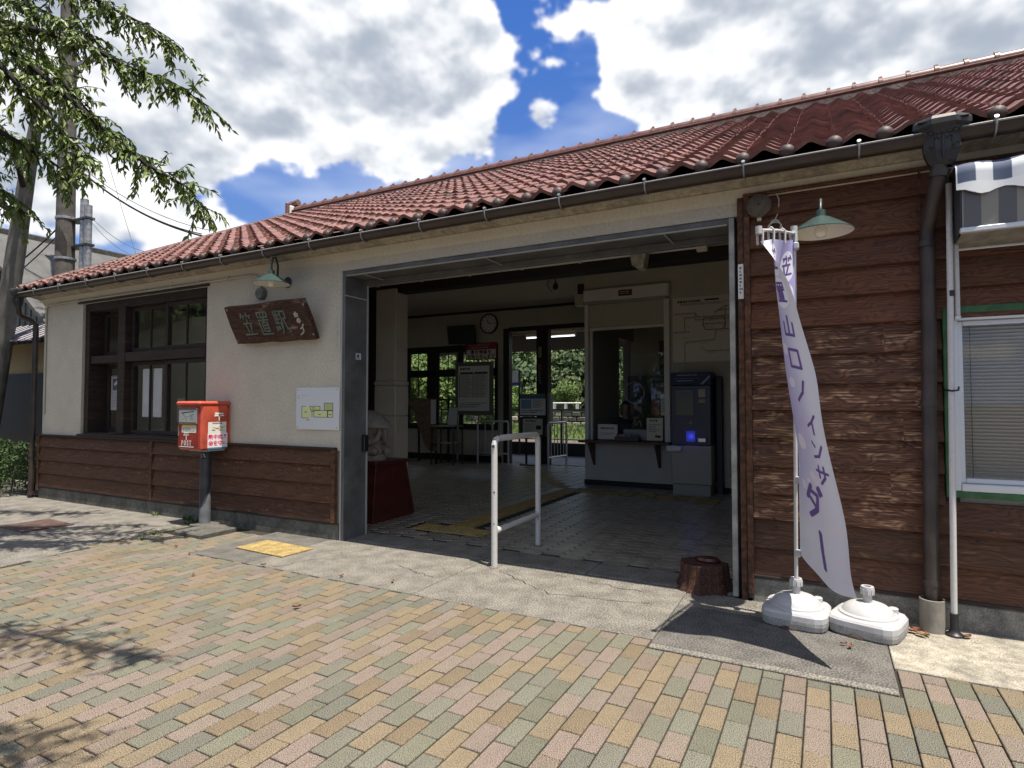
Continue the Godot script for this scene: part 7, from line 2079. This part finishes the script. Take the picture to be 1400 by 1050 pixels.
func twigs_and_leaves(lb: MB, wb: MB, pts: Array, step: float, reach: float, dens: int, start := 0.0) -> void:
	# walk along a limb, put out drooping twigs, hang leaves on them
	var acc := 0.0
	var total := 0.0
	for k in pts.size() - 1: total += (pts[k + 1] - pts[k]).length()
	var run := 0.0
	for k in pts.size() - 1:
		var a: Vector3 = pts[k]; var c: Vector3 = pts[k + 1]
		var L := (c - a).length()
		var d := (c - a) / L
		var s := acc
		while s < L:
			var f := (run + s) / total
			if f >= start:
				var base := a + d * s
				var td := (d * rng.randf_range(0.1, 0.9) + rdir() * 0.9 + Vector3(0, -0.15, 0)).normalized()
				var tl := reach * rng.randf_range(0.45, 1.0) * (1.0 - 0.35 * f)
				var tp := [base]
				var q := base
				var n := 5
				for i in n:
					td = (td + Vector3(0, -0.16, 0) + rdir() * 0.14).normalized()
					q += td * tl / n
					tp.push_back(q)
				wb.tube(tp, [0.0055, 0.0048, 0.004, 0.0034, 0.0026, 0.0016], 4, false)
				for i in dens:
					var u := (i + 0.6) / dens * n
					var i0 := mini(int(u), n - 1)
					var p: Vector3 = tp[i0].lerp(tp[i0 + 1], u - i0)
					var along: Vector3 = (tp[i0 + 1] - tp[i0]).normalized()
					var out := (along * 0.5 + rdir() * 0.7 + Vector3(0, -0.6, 0)).normalized()
					var sh := rng.randf_range(0.72, 1.25)
					lb.col = Color(sh * rng.randf_range(0.9, 1.25), sh, sh * rng.randf_range(0.7, 1.0))
					leaf(lb, p, out, (Vector3.UP * 0.9 + rdir() * 0.8).normalized(), rng.randf_range(0.05, 0.10), rng.randf_range(0.010, 0.017))
			s += step
		acc = s - L
		run += L

func tree_and_plants() -> void:
	rng.seed = 303
	var bark := rough_mat(0.08, 0.07, 0.06, M.agg_t, M.agg_n, 1.6, 0.95, 0.7)
	var bark_dark := rough_mat(0.025, 0.021, 0.018, M.agg_t, M.agg_n, 2.5, 0.95, 0.6)
	var lm := leaf_mat(0.115, 0.17, 0.036, 0.5)
	# cherry whose limbs reach in from the left of the forecourt
	var t := thing("cherry_tree", "leafy cherry tree spreading drooping green branches over the forecourt", "tree", Vector3.ZERO)
	var b := nb()
	var hub := Vector3(-8.1, 4.2, 3.1)
	b.tube([Vector3(-9.2, -0.1, 4.2), Vector3(-9.1, 0.6, 4.15), Vector3(-8.9, 2.2, 3.9), Vector3(-8.4, 3.5, 3.4), hub], [0.26, 0.19, 0.17, 0.14, 0.11], 14)
	part("trunk", b, bark, t)
	var limbs := [
		[[-6.69, 4.8, 2.21], [-6.18, 4.65, 1.94], [-5.84, 4.6, 1.64], [-5.5, 4.37, 1.45], [-5.25, 4.3, 1.2], [-5.02, 4.11, 0.96]],
		[[-6.43, 4.69, 2.3], [-6.0, 4.32, 2.06], [-5.63, 3.95, 1.84], [-5.46, 3.72, 1.64], [-5.24, 3.45, 1.39], [-5.02, 3.29, 1.16], [-4.97, 3.1, 1.01]],
		[[-6.18, 4.26, 2.37], [-5.87, 4.09, 2.2], [-5.68, 3.78, 1.98], [-5.58, 3.52, 1.8], [-5.40, 3.38, 1.68]],
		[[-6.32, 3.78, 2.31], [-6.0, 3.60, 2.14], [-5.83, 3.45, 1.91], [-5.75, 3.32, 1.72]],
		[[-6.97, 3.6, 2.08], [-6.80, 3.36, 1.84], [-6.70, 3.16, 1.66]],
		[[-6.94, 5.43, 2.14], [-6.24, 5.23, 1.76], [-5.93, 5.1, 1.48], [-5.62, 4.92, 1.2], [-5.44, 4.75, 0.99]],
		[[-8.23, 5.79, 1.7], [-7.54, 5.24, 1.32], [-7.06, 4.6, 1.04], [-6.88, 4.25, 0.79]],
		[[-7.2, 4.9, 2.4], [-6.6, 5.1, 2.1], [-6.2, 4.9, 1.75], [-5.9, 4.7, 1.5]],
		[[-7.0, 4.5, 2.9], [-5.6, 4.8, 3.2], [-4.0, 4.7, 3.25], [-2.9, 4.5, 3.15], [-2.0, 4.25, 3.0]],
		[[-7.0, 4.5, 3.1], [-5.2, 4.9, 3.7], [-3.4, 4.8, 3.9], [-2.3, 4.5, 3.85], [-1.45, 4.3, 3.7]],
		[[-7.0, 4.6, 3.4], [-5.4, 5.0, 4.4], [-3.8, 4.9, 4.6], [-2.4, 4.6, 4.6]]]
	var lb := nb(); var wb := nb()
	for q in limbs.size():
		var pts := [hub]
		for e in limbs[q]: pts.push_back(Vector3(e[0], e[1], e[2]))
		var rr := []
		for k in pts.size(): rr.push_back(lerpf(0.05 if q < 8 else 0.06, 0.005, pow(float(k) / (pts.size() - 1), 0.7)))
		wb.tube(pts, rr, 8)
		if q < 8:
			twigs_and_leaves(lb, wb, pts, 0.024, 0.50, 15, 0.26)
		else:
			twigs_and_leaves(lb, wb, pts, 0.021, 0.6, 12, 0.35)
	part("limbs", wb, bark_dark, t)
	part("crown", lb, lm, t)
	print("cherry leaves ", lb.v.size() / 6)
	# leaning trunk by the station corner
	t = thing("leaning_tree", "smooth grey leaning tree trunk rising behind the hedge and gutter", "tree", Vector3.ZERO)
	b = nb(); b.tube([Vector3(-13.0, -0.15, -0.35), Vector3(-12.85, 0.73, -0.4), Vector3(-12.53, 2.67, -0.5), Vector3(-12.34, 3.97, -0.55), Vector3(-12.18, 5.13, -0.6), Vector3(-12.0, 6.2, -0.65), Vector3(-11.87, 7.2, -0.7)], [0.20, 0.165, 0.148, 0.138, 0.12, 0.09, 0.05], 18)
	part("trunk", b, rough_mat(0.15, 0.145, 0.13, M.soft_t, M.agg_n, 1.2, 0.9, 0.35), t)
	lb = nb(); wb = nb()
	for e in [[[-12.2, 5.0, -0.6], [-11.8, 5.4, -0.3], [-11.2, 5.6, 0.1], [-10.7, 5.5, 0.4]], [[-12.1, 5.6, -0.62], [-12.6, 6.2, 0.0], [-13.0, 6.6, 0.4]], [[-12.0, 6.2, -0.65], [-11.5, 6.8, -0.4], [-11.0, 7.1, 0.0]], [[-12.0, 6.2, -0.65], [-12.2, 7.0, -1.0], [-12.6, 7.6, -1.3]], [[-12.25, 4.6, -0.57], [-12.8, 5.0, -0.1], [-13.4, 5.2, 0.2]]]:
		var pts := []
		for p in e: pts.push_back(Vector3(p[0], p[1], p[2]))
		var rr := []
		for k in pts.size(): rr.push_back(lerpf(0.05, 0.008, float(k) / (pts.size() - 1)))
		wb.tube(pts, rr, 7)
		twigs_and_leaves(lb, wb, pts, 0.05, 0.5, 11, 0.25)
	part("limbs", wb, bark_dark, t); part("crown", lb, lm, t)
	# clipped hedge left of the drainpipe
	t = thing("hedge", "dense dark green clipped hedge beside the corner drainpipe", "hedge", Vector3(-11.5, 0, 0.0))
	for k in 24:
		var p := Vector3(rng.randf_range(-1.2, 0.95), 0, rng.randf_range(-0.45, 0.35))
		b = nb(); b.tube([p, p + Vector3(rng.randf_range(-0.1, 0.1), 0.6, rng.randf_range(-0.1, 0.1))], 0.012, 5)
		part("stem", b, bark_dark, t)
	lb = nb()
	for k in 5200:
		var p := Vector3(rng.randf_range(-1.4, 1.05), 0, rng.randf_range(-0.6, 0.5))
		var hh := 0.68 + 0.08 * sin(p.x * 5.0) + 0.05 * sin(p.z * 9.0 + p.x * 3.0)
		p.y = hh * pow(rng.randf(), 0.55)
		var sh := rng.randf_range(0.6, 1.3)
		lb.col = Color(sh * 1.0, sh, sh * 0.8)
		leaf(lb, p, (rdir() + Vector3(0, 0.5, 0.2)).normalized(), (rdir() + Vector3.UP).normalized(), rng.randf_range(0.045, 0.075), rng.randf_range(0.012, 0.02))
	part("leaves", lb, leaf_mat(0.045, 0.085, 0.02), t)
	# small weeds in the joints
	var spots := [[-6.30, 0.14, 0.10], [-6.34, 0.20, 0.05], [-6.55, 0.07, 0.07], [-6.02, 0.9, 0.04], [-6.15, 0.7, 0.05], [-10.6, 0.4, 0.14], [-10.35, 0.42, 0.10], [-7.2, 0.05, 0.05], [-10.9, 0.5, 0.12]]
	for k in spots.size():
		lb = nb()
		for i in 26:
			var a := rng.randf() * TAU
			var sh := rng.randf_range(0.7, 1.2)
			lb.col = Color(sh, sh, sh)
			var h: float = spots[k][2]
			leaf(lb, Vector3(cos(a), 0, sin(a)) * rng.randf() * 0.04, Vector3(cos(a) * 0.6, rng.randf_range(0.5, 1.2), sin(a) * 0.6).normalized(), Vector3(cos(a), 0.6, sin(a)).normalized(), h * rng.randf_range(0.5, 1.2), 0.006)
		var o := part("weed", lb, leaf_mat(0.08, 0.13, 0.03), null, Vector3(spots[k][0], -0.003, spots[k][1]))
		tag(o, "small green weed in the joint at the foot of the wall" if k in [0, 1, 2, 7] else ("small green weed at the paving edge" if k in [3, 4] else "small green weed at the foot of the hedge"), "weed", "weeds in the joints")

func clump(n: int, size: float, leafsz: float, sd: int) -> MB:
	var rg := RandomNumberGenerator.new(); rg.seed = sd
	var b := nb()
	var cs := []
	for k in 9: cs.push_back([Vector3(rg.randf_range(-0.6, 0.6), rg.randf_range(0.25, 1.15), rg.randf_range(-0.6, 0.6)) * size, rg.randf_range(0.3, 0.5) * size])
	for k in n:
		var c: Array = cs[k % cs.size()]
		var d := Vector3(rg.randfn(), rg.randfn(), rg.randfn()).normalized()
		var p: Vector3 = c[0] + d * c[1] * rg.randf_range(0.75, 1.05)
		var nn := (d + Vector3(rg.randfn(), rg.randfn(), rg.randfn()) * 0.45).normalized()
		var u := nn.cross(Vector3(rg.randfn(), rg.randfn(), rg.randfn())).normalized()
		var w := nn.cross(u)
		var s := leafsz * rg.randf_range(0.6, 1.3)
		var sh := rg.randf_range(0.65, 1.3)
		b.col = Color(sh * rg.randf_range(0.9, 1.2), sh, sh * 0.9)
		b.quad(p - u * s - w * s * 0.5, p + u * s * 0.4 - w * s * 0.7, p + u * s + w * s * 0.5, p - u * s * 0.4 + w * s * 0.7)
	return b

# ---------------------------------------------------------------- platform, track, hills
func beyond() -> void:
	rng.seed = 88
	var b := nb(); b.bx(-40, 12, -0.14, -0.004, -10.4, -7.71); struct("platform", b, rough_mat(0.17, 0.175, 0.18, M.conc_t, M.conc_n, 0.6, 0.6, 0.4))
	b = nb(); b.bx(-40, 12, -0.2, 0.01, -10.75, -10.41, 0.01); struct("platform_edge", b, M.concrete_dark)
	b = nb(); b.bx(-60, 30, -0.155, -0.10, -17.5, -10.76); struct("track_bed", b, rough_mat(0.16, 0.135, 0.11, M.agg_t, M.agg_n, 0.6, 1.0, 0.9))
	for z in [-12.6, -13.7]:
		b = nb(); b.bx(-60, 30, -0.05, 0.06, z - 0.035, z + 0.035, 0.01); struct("rail", b, rough_mat(0.10, 0.06, 0.04, M.soft_t, null, 2.0, 0.5))
	# platform canopy: fascia, purlins, corrugated sheet, lit tube
	var t := thing("platform_canopy", "brown platform canopy with corrugated underside behind the station", "canopy", Vector3.ZERO)
	b = nb()
	var n := 90
	for k in n:
		var x0 := -16.0 + k * 0.2
		for q in 2:
			var xa := x0 + q * 0.1
			var ya := 0.03 if q == 0 else 0.0
			var yb := 0.0 if q == 0 else 0.03
			b.quad(Vector3(xa, 3.28 + ya, -7.72), Vector3(xa + 0.1, 3.28 + yb, -7.72), Vector3(xa + 0.1, 3.06 + yb, -10.0), Vector3(xa, 3.06 + ya, -10.0))
	part("corrugated_sheet", b, mt(0.30, 0.25, 0.17, 0.7), t)
	for z in [-8.2, -8.9, -9.55]:
		b = nb(); b.bx(-16, 2, 2.99 + (z + 10) * 0.09, 3.05 + (z + 10) * 0.09, z - 0.03, z + 0.03); part("purlin", b, mt(0.32, 0.28, 0.2, 0.7), t)
	b = nb(); b.bx(-16, 2, 2.86, 3.08, -10.05, -9.98, 0.006); part("fascia", b, mt(0.11, 0.075, 0.045, 0.7), t)
	for x in [-13.0, -9.2, -3.2]:
		b = nb(); b.tube([Vector3(x, 0, -9.7), Vector3(x, 3.0, -9.7)], 0.06, 10); part("post", b, mt(0.16, 0.15, 0.13, 0.5), t)
	b = nb(); b.tube([Vector3(-5.2, 2.75, -9.75), Vector3(-5.75, 3.12, -9.75)], 0.03, 8); part("brace", b, mt(0.35, 0.32, 0.25, 0.6), t)
	tube_lamp("platform_lamp", "lit white tube lamp hanging under the platform canopy", Vector3(-5.86, 2.97, -8.65), 1.32, 0.0, true)
	# platform sign on a post
	t = thing("platform_sign", "white station sign with blue band on a dark post on the platform", "sign", Vector3(-7.22, 0, -9.6))
	b = nb(); b.bx(-0.62, 0.0, 1.92, 2.24, -0.02, 0.02, 0.004); part("panel", b, mt(0.75, 0.77, 0.78, 0.4), t)
	b = nb(); b.bx(-0.62, 0.0, 1.83, 1.918, -0.02, 0.02, 0.004); part("band", b, mt(0.12, 0.10, 0.5, 0.4), t)
	for x in [0.03, -0.66]:
		b = nb(); b.tube([Vector3(x, 0, 0), Vector3(x, 2.26, 0)], 0.028, 10); part("post", b, M.dark_metal, t)
	# platform fence
	t = thing("platform_fence", "black rail fence with low dark kerb along the platform edge", "fence", Vector3.ZERO)
	b = nb(); b.tube([Vector3(-18, 1.19, -9.9), Vector3(2, 1.19, -9.9)], 0.025, 8); part("rail", b, M.black, t)
	for k in 11:
		b = nb(); b.tube([Vector3(-17.5 + k * 1.9, 0, -9.9), Vector3(-17.5 + k * 1.9, 1.2, -9.9)], 0.025, 8); part("post", b, M.black, t)
	b = nb(); b.bx(-18, 2, 0.0, 0.32, -9.95, -9.86, 0.006); part("kerb_board", b, M.black, t)
	# grass strip and opposite platform
	b = nb(); b.quad(Vector3(-90, -0.06, -17.5), Vector3(50, -0.06, -17.5), Vector3(50, 0.06, -30), Vector3(-90, 0.06, -30)); struct("grass_bank", b, rough_mat(0.07, 0.105, 0.025, M.agg_t, null, 0.5, 1.0))
	var blades := nb()
	for k in 7000:
		var p := Vector3(rng.randf_range(-32, 4), -0.03, rng.randf_range(-29, -16.5))
		var sh := rng.randf_range(0.7, 1.3)
		blades.col = Color(sh * 1.1, sh, sh * 0.7)
		leaf(blades, p, (Vector3.UP + rdir() * 0.5).normalized(), rdir(), rng.randf_range(0.12, 0.3), 0.03)
	var gs := part("grass", blades, leaf_mat(0.11, 0.165, 0.035), null)
	gs.set_meta("kind", "stuff")
	tag(gs, "rough green grass growing beside the railway track", "grass")
	t = thing("stone_platform", "old stone faced platform across the railway track", "platform", Vector3.ZERO)
	b = nb(); b.bx(-60, 30, -0.2, 0.86, -34.0, -30.3); part("core", b, M.earth, t)
	b = nb(); b.bx(-60, 30, 0.86, 0.98, -34.0, -30.1, 0.02); part("coping", b, rough_mat(0.28, 0.255, 0.23, M.conc_t, null, 0.5), t)
	var sm := []
	for k in 4:
		b = nb(); b.uo = Vector2(rng.randf(), rng.randf()); b.box(Vector3.ZERO, Vector3(0.56, 0.30, 0.2), 0.05); sm.push_back(b.mesh([M.foundation, M.concrete_dark, M.mortar, M.foundation][k]))
	for i in 46:
		for j in 3: put("stone", sm[rng.randi() % 4], t, Vector3(-32.0 + i * 0.59 + (0.3 if j % 2 == 1 else 0.0), 0.06 + j * 0.32, -30.2 + rng.randf_range(-0.04, 0.04)))
	t = thing("white_bench", "low white bench on the far stone platform", "bench", Vector3(-15.0, 0.98, -31.5))
	b = nb(); b.box(Vector3(0, 0.42, 0), Vector3(2.0, 0.08, 0.4), 0.02); part("seat", b, M.white, t)
	for x in [-0.8, 0.0, 0.8]:
		b = nb(); b.box(Vector3(x, 0.19, 0), Vector3(0.12, 0.38, 0.3), 0.02); part("leg", b, M.white, t)
	# trees behind the platform, each its own
	var lm := leaf_mat(0.10, 0.165, 0.035)
	var lm2 := leaf_mat(0.05, 0.095, 0.025)
	var shapes := []
	for k in 3: shapes.push_back(clump(5200, 2.4, 0.085, 500 + k).mesh(lm if k < 2 else lm2))
	var trunk := nb(); trunk.tube([Vector3(0, -0.2, 0), Vector3(0.1, 1.0, 0), Vector3(0, 2.2, 0.1)], [0.2, 0.15, 0.08], 8)
	var tm := trunk.mesh(rough_mat(0.05, 0.042, 0.034, M.agg_t, null, 1.5))
	var tl := [[-17.5, -38, 0.75, 0, "round bright green tree behind the white bench"], [-21.0, -37, 0.8, 1, "broad light green tree behind the old stone platform"], [-25.0, -38, 0.85, 0, "tall light green tree far behind the platform sign"], [-13.0, -36.5, 0.9, 1, "leafy light green tree behind the ticket office corner"], [-15.5, -23.5, 0.62, 0, "large-leaved bright shrub on the grass before the bench"], [-17.0, -13.6 - 5, 0.9, 0, "bright green tree beyond the platform window, on its left side"], [-15.2, -19.0, 1.0, 1, "light green tree beyond the platform window, behind the timetable board"], [-19.5, -20.0, 1.1, 0, "spreading light green tree beyond the track left of the sign"], [-22.5, -22.0, 1.3, 1, "wide green tree beyond the track behind the waiting hall"], [-9.6, -27.0, 1.1, 2, "dark green tree seen through the side window of the office"], [-7.0, -30.0, 1.5, 2, "dark green tree beyond the track behind the ticket office"]]
	for e in tl:
		t = thing("bank_tree", e[4], "tree", Vector3(e[0], 0.0, e[1]), rng.randf() * TAU, "trees beyond the railway")
		t.scale = Vector3.ONE * e[2]
		put("trunk", tm, t); put("crown", shapes[e[3]], t, Vector3(0, 0.5 if e[2] > 0.7 else -0.4, 0))
	# trees across the forecourt, behind the viewer, which the window panes mirror
	for e in [[-21.0, 9.0, 1.7, 2], [-24.0, 13.0, 2.0, 1], [-19.0, 15.0, 1.8, 2], [-27.0, 6.5, 1.9, 1], [-15.0, 19.0, 2.0, 2], [-31.0, 11.0, 2.3, 2], [-10.0, 23.0, 2.1, 1]]:
		t = thing("forecourt_tree", "leafy street tree across the station forecourt", "tree", Vector3(e[0], 0.0, e[1]), rng.randf() * TAU, "trees across the forecourt")
		t.scale = Vector3.ONE * e[2]
		put("trunk", tm, t); put("crown", shapes[e[3]], t, Vector3(0, 0.5, 0))
	# wooded hill
	var g := []
	var nz := FastNoiseLite.new(); nz.seed = 3; nz.frequency = 0.018
	var hh := func(x: float, z: float) -> float:
		var d := clampf((-z - 45.0) / 95.0, 0, 1)
		return -0.3 + d * d * (3.0 - 2.0 * d) * (33.0 + nz.get_noise_2d(x, z) * 16.0) + nz.get_noise_2d(x * 3.0, z * 3.0) * 2.0 * d
	for i in 29:
		var row := []
		for j in 61:
			var x := -240.0 + j * 7.0; var z := -180.0 + i * 5.0
			row.push_back(Vector3(x, hh.call(x, z), z))
		g.push_back(row)
	b = nb(); b.sheet(g); struct("wooded_hill", b, rough_mat(0.022, 0.03, 0.012, M.agg_t, null, 0.2, 1.0))
	var mmi := MultiMeshInstance3D.new()
	mmi.name = "hillside_wood"
	var mm := MultiMesh.new()
	mm.transform_format = MultiMesh.TRANSFORM_3D
	mm.use_colors = true
	var hm := leaf_mat(0.06, 0.10, 0.03)
	mm.mesh = clump(1500, 2.6, 0.16, 700).mesh(hm)
	mm.instance_count = 2800
	for k in 2800:
		var z := rng.randf_range(-140, -44); var x := rng.randf_range(-150, 40)
		var s := rng.randf_range(0.8, 1.9)
		mm.set_instance_transform(k, Transform3D(Basis(Vector3.UP, rng.randf() * TAU).scaled(Vector3(s, s * rng.randf_range(0.8, 1.3), s)), Vector3(x, hh.call(x, z) - 0.5, z)))
		var sh := rng.randf_range(0.6, 1.5)
		mm.set_instance_color(k, Color(sh * rng.randf_range(0.8, 1.3), sh, sh * rng.randf_range(0.8, 1.1)))
	mmi.multimesh = mm
	mmi.set_meta("kind", "stuff")
	add_child(mmi)
	tag(mmi, "dense green wood covering the hillside beyond the railway", "woodland")
